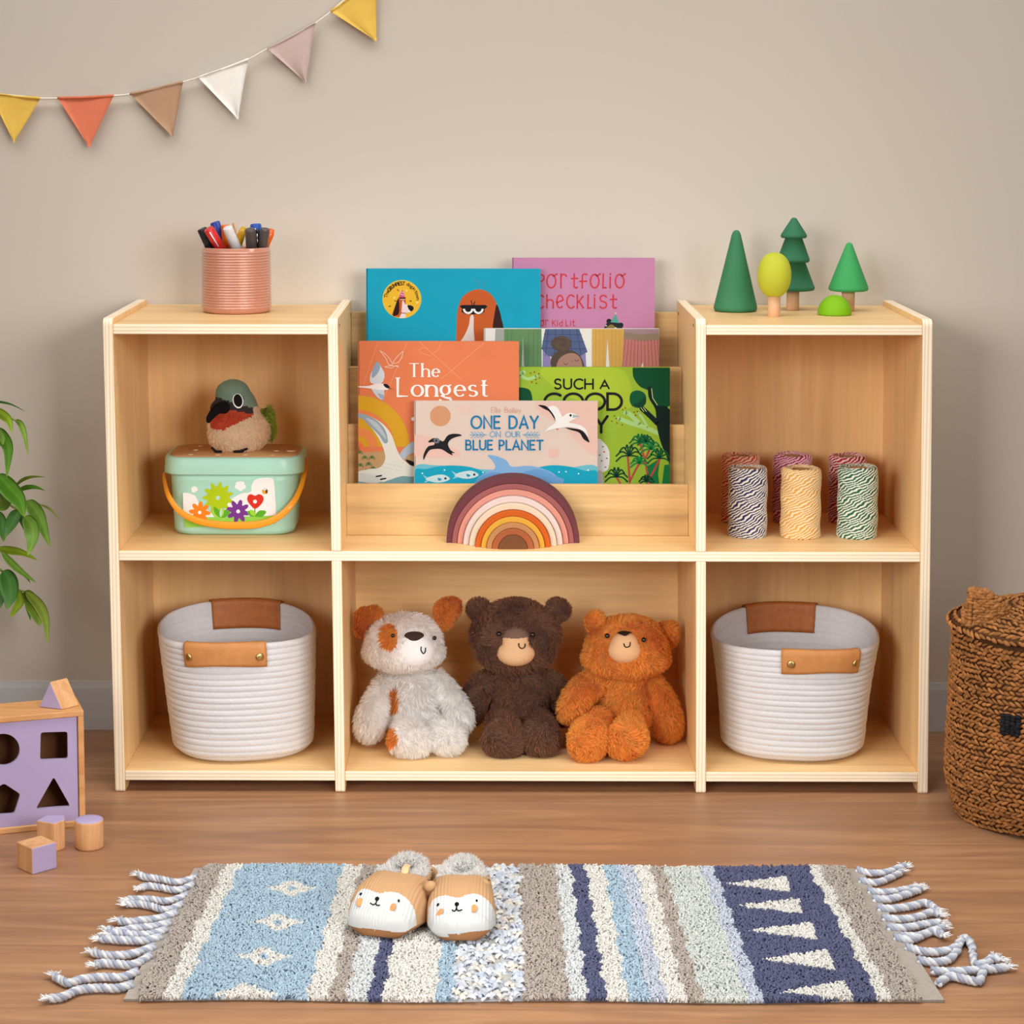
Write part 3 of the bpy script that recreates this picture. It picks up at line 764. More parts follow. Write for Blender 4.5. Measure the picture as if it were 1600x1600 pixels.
a.poly([tuple(p) for p in cat([(988.5, 574.5), (990, 590), (1000, 604), (1015, 612), (1022, 630), (1035, 638), (1046.8, 634)], 5)] + [(1046.8, 574.5)], DG)
a.poly([tuple(p) for p in cat([(1012, 604), (1014, 622), (1024, 640), (1026, 664), (1032, 690), (1042, 715), (1046.8, 728)], 5)] + [(1046.8, 640), (1040, 634), (1028, 634), (1022, 622), (1018, 604)], C(7, 28, 24))
a.stroke(cat([(1028, 662), (1016, 650), (1003, 638)], 5), 8, C(7, 28, 24)); a.stroke([(1018, 607), (1020, 622), (1027, 633)], 1.2, C(167, 188, 132))
for dx in (0, 4): a.stroke([(1001 + dx, 636.5), (1006 + dx, 643)], 1, C(167, 188, 132))
a.curve([(984, 626), (986, 614), (997, 610), (1008, 616), (1009, 630), (1000, 637), (989, 635)], C(5, 75, 42)); a.curve([(990, 632), (1000, 628), (1008, 620), (1008, 631), (999, 636.5)], C(3, 54, 33))
a.text('SUCH', 866.5, 607.5, 15, 2.8, BLK, sp=.26, width=60); a.text('A', 938, 607, 12.5, 2.6, BLK, width=13.5)
a.text('GOOD', 851, 640, 25, 4.2, BLK, sp=.14, width=121)
a.text('DAY', 883, 675.5, 25, 4.2, BLK, sp=.12, width=66)
a.curve([(932, 688), (944, 692), (952, 706), (951, 730), (944, 737), (930, 738)], C(198, 197, 195)); a.curve([(931, 740), (941, 738), (942, 770), (931, 770)], C(172, 167, 167))
for x_, y_ in ((944, 706), (948, 716), (940, 720), (946, 730), (942, 698), (937, 711)): a.ell(x_, y_, 1.8, 1.2, C(176, 79, 70) if y_ == 706 else C(105, 105, 103), up=False, n=7)
for pts in ([(1046.8, 725), (1038, 727), (1034, 760), (1046.8, 760)], [(1012, 728), (1022, 722), (1031, 716), (1028, 740), (1030, 760), (1008, 760)]): a.poly(pts, C(12, 103, 49))
RT = C(163, 61, 58)
for pts in ([(1000, 692), (1008, 720), (1012, 745), (1014, 760)], [(1014, 704), (1006, 722)], [(981, 714), (983, 740), (984, 760)], [(999, 724), (991, 738), (984, 752)], [(1031, 716), (1022, 735), (1014, 748)], [(963, 745), (972, 760)]): a.stroke(cat(pts, 5), 3.0, RT)
def palm(x, y, r, col, k=8, w=2.2):
    a.up()
    for i in range(k):
        t = math.radians(-15 + 210 * i / (k - 1)); ex = x + r * math.cos(t); ey = y - r * .75 * math.sin(t) + 0.1 * r
        a.stroke(cat([(x, y), (x + (ex - x) * .55, y + (ey - y) * .9 - r * .22), (ex, ey + r * .12)], 5), w, col, up=False)
for p in ((1000, 692, 17, C(7, 96, 49)), (1017, 702, 18, C(12, 112, 54)), (983, 712, 21, C(3, 58, 35)), (999, 724, 14, C(14, 114, 54)), (1030, 716, 19, C(3, 73, 42)), (963, 745, 18, C(3, 58, 35)), (1010, 752, 12, C(3, 58, 35)), (1009, 690, 13, C(5, 79, 44))): palm(*p)

# --- the longest
a = make_book(559.5, 811, 533.5, 0.160, ZM, 1.2, 0.009, C(201, 112, 73), label='orange picture book with white seabirds and a yellow sun, title in white serif letters')
LN = C(211, 147, 105)
for pts in ([(655, 534), (720, 592)], [(756, 536), (690, 592)], [(590, 536), (568, 600)], [(690, 534), (684, 548), (676, 552)], [(636, 535), (610, 600), (600, 620)]): a.stroke(pts, .7, LN)
a.stroke(cat([(672, 556), (660, 552), (655, 548), (660, 543), (668, 546)], 5), .7, LN)
YO = C(191, 146, 33); cx0, cy0 = 560, 698
for r0, r1 in ((57, 80), (30, 47), (0, 16)): a.ring(cx0, cy0, r0, r1, 0, 90, YO, n=24)
a.ring(cx0, cy0, 16, 30, 0, 90, C(204, 123, 70), n=20); a.ring(cx0, cy0, 47, 57, 0, 90, C(202, 117, 70), n=20); a.ring(cx0, cy0, 0, 8, 0, 90, C(207, 105, 65))
a.poly([(559.8, 707), (600, 705), (646, 712), (646, 770), (559.8, 770)], C(172, 140, 98)); a.poly([(559.8, 738), (600, 742), (647, 742), (700, 745), (700, 780), (559.8, 780)], C(105, 144, 147))
for x_, y_ in ((562, 708), (570, 716), (581, 716), (576, 726), (563, 728), (572, 737), (583, 733)): palm(x_, y_, 5, C(84, 112, 65), 6, 1.2)
SW = C(204, 204, 195)
a.curve([(560, 646), (570, 648), (585, 654), (600, 664), (612, 680), (620, 702), (628, 716), (640, 726), (647, 730), (647, 744), (628, 744), (608, 750), (596, 753), (580, 746), (560, 742), (560, 737), (576, 733), (594, 730), (602, 716), (598, 698), (590, 682), (578, 666), (568, 656), (560, 652)], SW)
a.curve([(560, 646), (574, 649), (590, 658), (602, 672), (606, 690), (600, 692), (592, 680), (580, 668), (568, 656), (560, 652)], C(132, 147, 160))
a.curve([(572, 653), (588, 660), (600, 676), (603, 686), (592, 674), (580, 662)], C(165, 176, 183))
a.curve([(625, 710), (632, 700), (646, 690), (647, 706), (636, 712), (632, 718)], C(154, 168, 181)); a.curve([(634, 718), (647, 722), (647, 728), (640, 726)], BLK)
a.poly([(559.8, 738), (600, 745), (598, 752), (585, 756), (559.8, 752)], C(188, 191, 186))
for y_ in (744.5, 749): a.stroke([(588 + (y_ - 744.5) * 1.5, y_), (596 + (y_ - 744.5) * 1.5, y_ - 1.5)], 2.2, BLK)
for i in range(14): a.stroke([(596 + i * 2.4, 722 + (i * 7 % 13)), (599 + i * 2.4, 724 + (i * 7 % 13))], .5, C(158, 163, 161), up=False)
a.curve([(589, 565), (596, 574), (600.5, 583), (600, 592), (595, 599), (581, 599), (578, 592), (581, 580)], C(188, 191, 198)); a.curve([(589, 565), (594, 572), (592, 580), (586, 588), (581, 590), (582, 578)], C(132, 146, 167))
a.curve([(580, 605), (594, 604), (600, 608), (600, 620), (597, 625), (588, 619)], C(181, 186, 195)); a.curve([(590, 615), (600, 618), (598, 625)], C(140, 153, 172))
a.curve([(560, 603.5), (575, 603), (588, 599.5), (602, 600), (608, 604), (606, 609), (592, 609), (578, 607), (560, 605)], C(214, 205, 204))
a.curve([(599, 600.5), (604, 600), (608.5, 604), (609, 607.5), (602, 605)], BLK); a.stroke([(607, 606), (617, 609)], 1.3, C(149, 52, 44), taper=True)
for pts in ([(593.5, 548), (602, 553), (609, 561), (613, 570), (607, 569), (603, 560), (593.5, 548)], [(629.5, 549), (622, 556), (614, 567), (622, 566), (628, 558), (629.5, 549)], [(601, 573), (610, 571.5), (618, 572), (623, 573.5), (619, 571), (611, 575), (601, 573)]): a.stroke(cat(pts, 4), .9, C(220, 188, 167))
a.text('The', 639.5, 588.5, 20.5, 3.4, WHITE, serif=True, width=47, sp=.24)
a.text('Longest', 621.5, 619, 28.5, 4.6, WHITE, serif=True, width=141, sp=.2)
a.ell(645.5, 654.5, 3, 3, WHITE)

# --- one day on our blue planet
a = make_book(647.5, 934, 627, 0.142, ZM, 1.0, 0.010, C(193, 175, 163), label='pale pink picture book with blue lettering above sea waves, foremost in the rack')
PK = C(198, 165, 153)
a.curve([(840, 628), (933, 628), (933, 710), (900, 690), (880, 665), (850, 650)], PK); a.curve([(648, 680), (690, 690), (720, 712), (648, 712)], PK); a.ell(725, 639, 15, 8, C(198, 170, 160)); a.ell(865, 708, 9, 8, C(200, 163, 151))
a.ell(688, 650, 16.2, 16, C(183, 132, 96), n=40)
a.curve([(648, 730), (680, 727), (720, 730), (770, 734), (820, 730), (880, 732), (933, 729), (933, 780), (648, 780)], C(91, 161, 176))
TL = C(12, 139, 165)
a.curve([(648, 737), (665, 733), (690, 728), (715, 727.5), (740, 731), (770, 742), (800, 742), (830, 733), (860, 727), (890, 729), (915, 736), (934, 739), (934, 790), (648, 790)], TL)
a.poly([(933.8, 729), (940, 729), (940, 800), (933.8, 800)], C(193, 175, 163))
DB = C(112, 151, 188)
a.curve([(762, 712), (768, 711), (780, 714), (792, 720), (800, 729), (830, 728), (858, 736), (872, 746), (880, 756), (884, 790), (735, 790), (742, 753), (760, 738), (773, 732), (771, 722)], DB)
a.curve([(770, 738), (800, 742), (840, 733), (866, 743), (878, 755), (800, 790), (745, 790), (742, 753)], C(91, 137, 181))
for fx, fy, s_ in ((686, 747.5, 1), (731, 741.5, 1)):
    a.curve([(fx - 21, fy + 1), (fx - 10, fy - 4), (fx + 5, fy - 6), (fx + 15, fy - 2), (fx + 16, fy + 2), (fx + 5, fy + 6), (fx - 8, fy + 6)], C(172, 191, 193))
    a.poly([(fx - 20, fy + 1), (fx - 26, fy - 6), (fx - 17, fy - 1)], C(132, 177, 184)); a.poly([(fx - 19, fy + 2), (fx - 24, fy + 7), (fx - 15, fy + 4)], C(132, 177, 184))
    a.ell(fx + 10, fy, 1.9, 1.9, C(35, 44, 52), n=10); a.curve([(fx - 2, fy - 1), (fx + 4, fy + 1), (fx + 2, fy + 3.4), (fx - 1, fy + 3)], C(35, 123, 149))
for x_, y_ in ((694.6, 734.4), (660, 739.5), (754.7, 738.2), (873.5, 737.5), (884.4, 737), (904, 740), (919, 734.5)): a.ell(x_, y_, 1.2, 1.2, C(198, 211, 211), up=False, n=8)
a.curve([(669, 690.5), (674, 686), (680, 684.5), (688, 688), (693, 689), (699, 681), (706, 678), (716, 678), (721.5, 680.5), (712, 683), (704, 687), (700, 694), (704, 703), (710.5, 707.5), (706, 708), (707.5, 711.5), (700, 708), (690, 702), (680, 701.5), (672, 703), (667, 709), (662, 718.5), (661.5, 712), (665, 703), (670, 697), (678, 695), (678, 691)], C(22, 21, 24))
a.ell(682, 688.5, 5, 4.3, C(98, 100, 109)); a.ell(681.5, 688.5, 1.3, 1.8, BLK); a.stroke([(678, 689), (670, 691.5)], 2.2, BLK, taper=True)
a.curve([(856, 637), (864, 634), (871, 637), (876, 646), (879, 651), (886, 646), (893, 645), (900, 648), (900, 653), (893, 657), (889, 660), (898, 662), (908, 665), (916, 672), (919, 683), (912, 674), (900, 669), (888, 667), (874, 669), (862, 671), (852, 674), (858, 667), (866, 662), (868, 656), (862, 644)], C(207, 204, 200))
a.curve([(841, 633), (852, 634), (859, 640), (866, 650), (867.5, 657), (864, 651), (858, 643), (849, 638)], C(17, 15, 19)); a.curve([(883, 668.3), (895, 669.3), (908, 672), (916, 680), (921, 691), (912, 686), (905, 676), (893, 672)], C(17, 15, 19))
a.ell(891.5, 649, 1.8, 2, C(17, 22, 29)); a.poly([(895, 647.5), (906, 650.5), (895, 653)], C(140, 156, 160)); a.ell(870.7, 670.3, 2, 1, C(190, 80, 61))
BLU = C(24, 109, 151); LBL = C(100, 151, 181)
a.text('Ella Bailey', 767.5, 644.5, 8, .8, C(191, 139, 109), width=46.5, sp=.2, word=.5)
a.text('ONE DAY', 736.5, 669, 18.5, 3.1, BLU, width=104, sp=.27, word=.42)
a.text('ON OUR', 765.5, 682.6, 8.2, 1.5, LBL, width=47, sp=.24, word=.5)
a.text('BLUE PLANET', 728.3, 702.4, 14.2, 2.7, BLU, width=120, sp=.27, word=.32)
for x_, d in ((760.5, -1), (817, 1)):
    a.stroke([(x_, 679.3), (x_ + 26.5 * d, 679.5)], 1.3, LBL)
    for i in range(4):
        q = x_ + (3 + i * 5.2) * d
        a.stroke([(q, 679.3), (q + 6 * d, 674.5)], 1.1, LBL, up=False); a.stroke([(q, 679.3), (q + 6 * d, 684.2)], 1.1, LBL, up=False)
for mb, r in book_mbs: mb.build('cover', M_print, r)
# ------------------------------------------------------------------ rainbow stacker
M_rain = attr_mat('painted_toy_wood', 0.65, 0.12, 0.05, 14)
cxr = 801.5
arcs = [  # outer radius, inner radius, front y pixel at foot, colour, word
 (103.8, 95.0, 848.5, C(100,52,58), 'dark plum'), (95.0, 86.5, 848.8, C(144, 83, 81), 'dusty rose'), (86.5, 77.5, 849.6, C(196, 132, 115), 'salmon pink'),
 (77.5, 68.2, 851.4, C(202, 181, 174), 'pale blush'), (68.2, 58.5, 853.2, C(206, 186, 160), 'cream'), (58.5, 49.5, 855.0, C(186, 85, 25), 'bright orange'),
 (49.5, 41.0, 856.0, C(202, 148, 53), 'yellow'), (41.0, 32.5, 857.2, C(172, 120, 76), 'tan'), (32.5, 22.5, 857.8, C(155, 83, 48), 'rusty brown'), (22.5, 0, 858.3, C(109, 68, 41), 'dark brown')]
for k, (ro, ri, yb, colr, word) in enumerate(arcs):
    P = atZ(cxr, yb, ZM); Y = P[1]; s_ = (Y + 3.229 + 0.06) / F_PX
    R0 = ro * s_ - 0.0001; R1 = ri * s_ + 0.0001 if ri else 0
    th = 0.052 - k * 0.002
    n = 40; an = np.linspace(0, PI, n)
    pr = [(P[0] + R0 * math.cos(t), ZM + R0 * .985 * math.sin(t)) for t in an]
    if R1: pr += [(P[0] + R1 * math.cos(t), ZM + R1 * .985 * math.sin(t)) for t in an[::-1]]
    v, f = prism(pr, lambda x, z: (x, Y, z), lambda x, z: (x, Y + th, z))
    mb = MB(); mb.add(v, f, 0, colr, smooth=False)
    lab = word + (' half-disc at the centre of the wooden rainbow' if not ri else (' wooden arc, outermost of the rainbow stacker' if k == 0 else ' wooden arc nested in the rainbow stacker'))
    o = mb.build('rainbow_arc', M_rain, origin=(P[0], Y + th / 2, ZM), bevel=0.0009, bseg=2, bang=0.7)
    tag(o, lab, 'toy', 'nested arcs of the wooden rainbow')

# ------------------------------------------------------------------ pen cup
Pc = atZ(370, 487, ZS); mp_ = mpp(Pc[1]); Rc = 53.6 * mp_; Hc = 99.5 * mp_ * 1.01
cup = empty('pen_cup', (Pc[0], Pc[1], ZS)); tag(cup, 'ribbed terracotta pink cup full of pens on the left top board', 'cup')
cup_y = Pc[1]
pr = [(Rc * .5, 0), (Rc * .88, 0), (Rc * .96, 0.002), (Rc * .985, 0.0065)]
nr = 21
for i in range(nr * 6 + 1):
    t = i / (nr * 6); z = 0.007 + (Hc - 0.012) * t
    pr.append((Rc * (1.0 - 0.02 * t) + 0.0016 * (abs(math.sin(PI * t * nr)) - .5), z))
pr += [(Rc * .975, Hc - .001), (Rc * .95, Hc), (Rc * .92, Hc - .001), (Rc * .91, Hc - .01), (Rc * .9, 0.01), (Rc * .3, 0.008)]
mb = MB(); v, f = lathe(pr, (Pc[0], Pc[1], ZS), 72); mb.add(v, f)
M_cup = plain('glazed_terracotta', C(195, 133, 110), 0.16, 0.6, 0.05, 20, coat=0.6)
mb.build('cup_body', M_cup, cup)
M_pen = attr_mat('pen_plastic', 0.3, 0.5, 0.02, 20)
ztop = ZS + Hc
# x,y of the pen top, x at rim, radius px, colour, depth offset, label
pens = [
 (315, 357, 330, 8.0, C(38, 38, 39), -.010, 'thin', 'black marker leaning furthest left in the pen cup'),
 (325.5, 357, 345, 8.4, C(212, 43, 39), -.030, 'plain', 'red marker leaning left near the front of the pen cup'),
 (335.5, 347, 350, 8.2, C(45, 62, 148), .012, 'plain', 'dark blue marker tallest on the left of the pen cup'),
 (352.5, 351, 356, 8.0, C(228, 110, 32), .000, 'plain', 'orange marker behind the white marker'),
 (355, 355, 370, 8.0, C(224, 220, 218), -.034, 'plain', 'white marker at the front of the pen cup'),
 (364, 349, 376, 1.6, C(195, 142, 87), .015, 'stick', 'thin wooden stick behind the white marker'),
 (381, 355, 370, 6.2, C(205, 155, 19), .018, 'chisel', 'mustard yellow marker leaning right in the pen cup'),
 (391, 358, 393, 8.6, C(79, 70, 66), -.026, 'plain', 'dark grey marker with a plain cap front right in the pen cup'),
 (399.5, 350, 402, 9.0, C(43, 83, 167), .014, 'ring', 'bright blue marker with a round ribbed end'),
 (402, 359, 403, 3.6, C(28, 28, 32), -.010, 'clip', 'black pen with a metal clip between the grey markers'),
 (414.5, 357, 410, 7.4, C(81, 72, 68), -.016, 'ring', 'dark grey marker with a hollow end at the right'),
 (425.5, 358, 412, 6.4, C(228, 98, 28), .004, 'chisel', 'orange marker leaning furthest right in the pen cup')]
M_clip = plain('pen_clip_metal', C(180, 182, 186), 0.25, 0.5, 0.02, metal=1.0)
for (x, y, xr, rp, colr, dy, kind, lab) in pens:
    Yp = cup_y + dy
    top = atY(x, y, Yp); rim = atY(xr, 389, Yp * .6 + cup_y * .4)
    d = top - rim; L = np.linalg.norm(d); d /= L
    # run down until it meets the inner wall or base
    tt = (ZS + 0.011 - rim[2]) / d[2]; bot = rim + d * tt
    off = bot[:2] - Pc[:2]; lim = Rc * .9 - rp * mp_ * .9 - .0012
    if np.hypot(*off) > lim: off = off / np.hypot(*off) * lim
    bot = np.array([Pc[0] + off[0], Pc[1] + off[1], ZS + 0.011])
    rr = rp * mp_ * .98
    d = (top - bot); LL = np.linalg.norm(d); d /= LL
    pen = empty('marker_pen', tuple(bot)); tag(pen, lab, 'pen', 'pens in the ribbed cup')
    mb = MB()
    if kind == 'stick':
        v, f = tube([bot, top], [rr, rr], 8); mb.add(v, f, 0, colr); mb.build('stick', M_pen, pen)
    else:
        cap0 = top - d * min(.042, LL * .5)
        v, f = tube([bot, bot + d * .002, cap0], [rr * .8, rr * .86, rr * .86], 20); mb.add(v, f, 0, tuple(min(1, c * 1.0) for c in colr[:3]) + (1,))
        mb.build('barrel', M_pen, pen)
        mb = MB()
        if kind == 'chisel': prf = [(0, 1.0), (.7, 1.0), (.8, .98), (1.0, .62)]
        elif kind == 'ring': prf = [(0, 1), (.5, 1), (.93, 1), (.96, .97), (1, .88), (1, .42), (.93, .34)]
        else: prf = [(0, 1), (.5, 1), (.95, .97), (.985, .92), (1, .8), (.99, .3)]
        Lc = np.linalg.norm(top - cap0)
        v, f = tube([cap0 + d * Lc * t for t, _ in prf], [rr * q for _, q in prf], 20)
        # keep the sweep from flipping where it folds back
        ang = np.linspace(0, 2 * PI, 20, endpoint=False)
        u = np.cross(d, [0, 1, 0]); u /= np.linalg.norm(u); w = np.cross(d, u)
        X = np.array([[cap0 + d * Lc * t + rr * q * (math.cos(a_) * u + math.sin(a_) * w) for a_ in ang] for t, q in prf])
        v, f = grid_from(X, True, True, True); mb.add(v, f, 0, colr); mb.build('cap', M_pen, pen)
        if kind == 'clip' or x in (325.5, 399.5):
            mb = MB(); s0 = cap0 + d * Lc * .2 - np.array([0, rr + .0006, 0]); s1 = cap0 + d * Lc * .85 - np.array([0, rr + .0006, 0])
            v, f = tube([s0, s1], [.0011, .0011], 8); mb.add(v, f); mb.build('clip', M_clip if kind == 'clip' else M_pen, pen)

# ------------------------------------------------------------------ wooden trees
M_tree = attr_mat('stained_toy_wood', 0.62, 0.2, 0.06, 30)
M_trunk = wood('pale_toy_wood', C(226, 180, 142), C(216, 167, 125), 'z', 2.5, 0.6, 0.6, rings=False)
def toy(name, lab, cat_, x, yb, parts, group=None):
    P = atZ(x, yb, ZS); s_ = mpp(P[1]); r = empty(name, (P[0], P[1], ZS)); tag(r, lab, cat_, group)
    for nm, prof, colr, m_ in parts:
        pf = [(q * s_, h * s_ * 1.008) for q, h in prof]
        mb = MB(); v, f = lathe(pf, (P[0], P[1], ZS), 56); mb.add(v, f, 0, colr); mb.build(nm, m_, r)
TG = 'wooden toy trees on the right top board'
def cone(r, z0, z1, tip, rc=3):
    """rounded cone profile"""
    p = [(r * .4, z0), (r - rc * 1.1, z0), (r - rc * .25, z0 + rc * .25), (r, z0 + rc * .9), (r - rc * .1, z0 + rc * 1.6)]
    p += [(tip * 1.15, z1 - tip * 1.2)] + [(tip * math.cos(t), z1 - tip + tip * math.sin(t)) for t in (.3, .7, 1.1, 1.45)]
    return p
toy('toy_tree', 'dark green wooden cone tree without trunk, leftmost of the toy trees', 'toy', 1149, 486, [('crown', cone(33.5, 0, 124, 6.2, 5), C(58, 121, 83), M_tree)], TG)
egg = [(26.0 * math.cos(t) ** .85 if abs(t) < 1.55 else .1, 63.5 + 34.5 * math.sin(t)) for t in np.linspace(-1.5, 1.53, 22)]
toy('toy_tree', 'yellow-green wooden tree with an egg-shaped crown', 'toy', 1209, 494.5, [('crown', egg, C(186, 190, 55), M_tree), ('trunk', [(9, 0), (9.8, .8), (9.6, 36)], None, M_trunk)], TG)
fir = [(10, 30)] + [(26, 30), (32, 31), (33.5, 34.5), (32, 38), (18.5, 73)] + [(23, 73.5), (25, 76), (24.5, 79), (13.2, 110)] + [(18.5, 110.5), (20.3, 113), (19.5, 116), (6, 137), (4.5, 139.5), (2.5, 141), (.3, 141.6)]
toy('toy_tree', 'dark green wooden fir tree with three tiers', 'toy', 1238.5, 484.5, [('crown', fir, C(53, 115, 83), M_tree), ('trunk', [(9, 0), (10, .8), (9.6, 32)], None, M_trunk)], TG)
toy('toy_tree', 'mid green wooden cone tree on a trunk, rightmost of the toy trees', 'toy', 1325, 486, [('crown', cone(30.5, 31, 105, 5.6, 4), C(64, 159, 91), M_tree), ('trunk', [(9, 0), (10, .8), (10, 32)], None, M_trunk)], TG)
dome = [(10, 0), (24.5, 0), (26, 1.2)] + [(26.2 * math.cos(t), 2 + 28.5 * math.sin(t)) for t in np.linspace(0.02, 1.54, 14)]
toy('toy_bush', 'bright lime green wooden dome bush in front of the rightmost tree', 'toy', 1304, 492, [('dome', dome, C(121, 176, 20), M_tree)], TG)

# ------------------------------------------------------------------ twine spools
M_card = plain('cardboard_core', C(167, 121, 79), 0.85, 0.1, 0.08, 60)
def spool(x, yb, ytop, rp, c1, c2, lab, seed):
    P = atZ(x, yb, ZM); P[1] += rp * .0009; s_ = mpp(P[1]); H = (yb - ytop) * s_ * 1.02 - .004; R = rp * s_
    P = atZ(x, yb, ZM) + np.array([0, R, 0])
    r = empty('twine_spool', (P[0], P[1], ZM)); tag(r, lab, 'spool', 'spools of two-coloured twine')
    g = np.random.default_rng(seed)
    mb = MB(); nu, nv = 150, 130
    th = np.linspace(0, 2 * PI, nu, endpoint=False)
    # outline: rounded shoulders, then the top face to the core
    prof = []
    for t in np.linspace(0, 1, nv):
        if t < .06: q = t / .06; prof.append((R * (.93 + .07 * math.sin(q * PI / 2)), H * .03 * q))
        elif t < .86: q = (t - .06) / .8; prof.append((R, H * (.03 + .91 * q)))
        elif t < .93: q = (t - .86) / .07; prof.append((R * (1 - .14 * (1 - math.cos(q * PI / 2))), H * (.94 + .06 * math.sin(q * PI / 2))))
        else: q = (t - .93) / .07; prof.append((R * (.86 - .42 * q), H * (1 - .035 * q)))
    prof = np.array(prof)
    arc = np.concatenate([[0], np.cumsum(np.hypot(*np.diff(prof, axis=0).T))])
    ph = g.random(8) * 6.28
    T, Aa = np.meshgrid(th, arc, indexing='xy')
    # wound strands: layers crossing at changing slopes
    layer = np.sin(Aa / R * 1.9 + ph[0] + .6 * np.sin(T + ph[1]))
    k1 = round(2 * PI * R * .5 / .0049); 
    phs = 2 * PI * Aa / .0049 - k1 * T
    warp = 1.3 * np.sin(T * 2 + Aa * 95 + ph[1]) + 1.1 * np.sin(Aa * 330 + ph[2] + 1.5 * np.sin(T + ph[3])) + .8 * np.sin(T * 5 - Aa * 210 + ph[4]) + .5 * np.sin(T * 11 + Aa * 480 + ph[5])
    tw = np.sin(phs + 1.35 * warp)
    ridge = np.abs(np.sin(PI * Aa / .0021 + .8 * T + 1.2 * np.sin(T * 3 + ph[6])))
    bump = .0006 * ridge + .0007 * tw + .0007 * np.sin(T * 3 + Aa * 130 + ph[6])
    nrm = np.gradient(prof, axis=0); nr2 = np.stack([nrm[:, 1], -nrm[:, 0]], 1); nr2 /= np.hypot(*nr2.T)[:, None]
    rr = prof[:, 0][:, None] + nr2[:, 0][:, None] * bump; z = prof[:, 1][:, None] + nr2[:, 1][:, None] * bump
    X = np.stack([rr * np.cos(T) + P[0], rr * np.sin(T) + P[1], z + ZM + .0], -1)
    X[..., 2] = np.maximum(X[..., 2], ZM)
    v, f = grid_from(X, True, True, False)
    cols = []
    c1 = np.array(c1); c2 = np.array(c2)
    tt = tw[:-1, :].ravel()
    for q in tt:
        k = min(1, max(0, (q + .12) / .3)); cols.append(tuple(c1 * (1 - k) + c2 * k))
    cols.append(tuple(c1))
    mb.add(v, f, 0, cols); mb.build('twine', M_twine, r)
    mb = MB(); ri = R * .42
    pr = [(ri, .0), (ri + .0012, 0), (ri + .0012, H * .985), (ri, H * .985), (ri, H * .3), (.001, H * .3)]
    v, f = lathe(pr, (P[0], P[1], ZM), 32); mb.add(v, f); mb.build('core', M_card, r)
M_twine = attr_mat('cotton_twine', 0.9, 0.1, 0.08, 400)
CR = C(231, 224, 210)
spool(1159.5, 820, 713, 28.5, C(193, 70, 39), C(228, 203, 180), 'orange and white twine spool at the back left', 1)
spool(1240.5, 820, 713, 29, C(161, 34, 87), C(226, 194, 201), 'magenta and white twine spool in the middle of the back row', 2)
spool(1328, 820, 714, 28.5, C(155, 24, 49), C(224, 197, 193), 'crimson and white twine spool at the back right', 3)
spool(1171, 842.5, 733, 29, C(45, 51, 98), CR, 'navy and white twine spool at the front left', 4)
spool(1254.5, 844, 734, 30, C(220, 163, 79), C(231, 214, 178), 'yellow and cream twine spool in the middle of the front row', 5)
spool(1344, 844, 732, 30, C(41, 98, 74), C(224, 228, 212), 'green and white twine spool at the front right', 6)
# ------------------------------------------------------------------ lunch box and bird
def rrect(cx, cy, hx, hy, r, n=7):
    p = []
    for (sx, sy, a0) in ((1, 1, 0), (-1, 1, 90), (-1, -1, 180), (1, -1, 270)):
        for a in np.linspace(a0, a0 + 90, n): p.append((cx + sx * (hx - r) + r * math.cos(math.radians(a)), cy + sy * (hy - r) + r * math.sin(math.radians(a))))
    return np.array(p)
def loft(levels):
    """levels: (z, cx, cy, hx, hy, r)"""
    return np.array([[(x, y, z) for x, y in rrect(cx, cy, hx, hy, r)] for z, cx, cy, hx, hy, r in levels])
YF = atZ(368, 837.5, ZM)[1]                       # front of the foot
s0 = mpp(YF); bd = 0.062                           # half depth
YC = YF + bd + .002
xc = atY(367.5, 800, YC - .03)[0]
hx0 = 95.5 * s0; hx1 = 100.5 * s0
zl = atY(368, 741, YF)[2]; zt_ = atY(368, 715, YF - .006)[2]
lb = empty('lunch_box', (xc, YC, ZM)); tag(lb, 'mint green plastic lunch box with painted flowers and an orange handle', 'box')
M_mint = plain('mint_plastic', C(166, 212, 194), 0.35, 0.4, 0.01, 5)
M_oran = plain('orange_plastic', C(232, 150, 34), 0.35, 0.4, 0.02, 10)
M_cream = plain('cream_print', C(238, 222, 196), 0.6, 0.2, 0.02)
M_lid = plain('lid_sheet', C(196, 150, 104), 0.45, 0.35, 0.05, 30)
mb = MB()
lv = [(ZM, xc, YC, hx0 - .010, bd - .010, .028), (ZM + .0025, xc, YC, hx0 - .003, bd - .003, .030), (ZM + .009, xc, YC, hx0, bd, .032)]
for t in np.linspace(0.1, 1, 6): lv.append((ZM + .009 + (zl + .004 - ZM - .009) * t, xc, YC, hx0 + (hx1 - hx0) * t, bd + .002 * t, .034))
v, f = grid_from(loft(lv), True, True, True); mb.add(v, f, 0); mb.build('box_body', M_mint, lb)
mb = MB(); LX, LY = 109.5 * s0, bd + .010
lv = [(zl, xc, YC, LX - .003, LY - .003, .034), (zl, xc, YC, LX - .0005, LY - .0005, .036), (zl + .002, xc, YC, LX, LY, .036), (zt_ - .004, xc, YC, LX - .0015, LY - .0015, .036), (zt_ - .001, xc, YC, LX - .003, LY - .003, .036), (zt_, xc, YC, LX - .005, LY - .005, .035), (zt_ - .0005, xc, YC, LX - .007, LY - .007, .033)]
v, f = grid_from(loft(lv), True, True, True); mb.add(v, f, 0); lid = mb.build('lid', M_mint, lb)
mb = MB(); v, f = grid_from(loft([(zt_ - .0008, xc, YC, LX - .0085, LY - .0085, .032), (zt_ + .0007, xc, YC, LX - .009, LY - .009, .032)]), True, True, True); mb.add(v, f, 0)
panel = mb.build('lid_panel', M_lid, lid); panel['label'] = 'tan top sheet with pale dots'
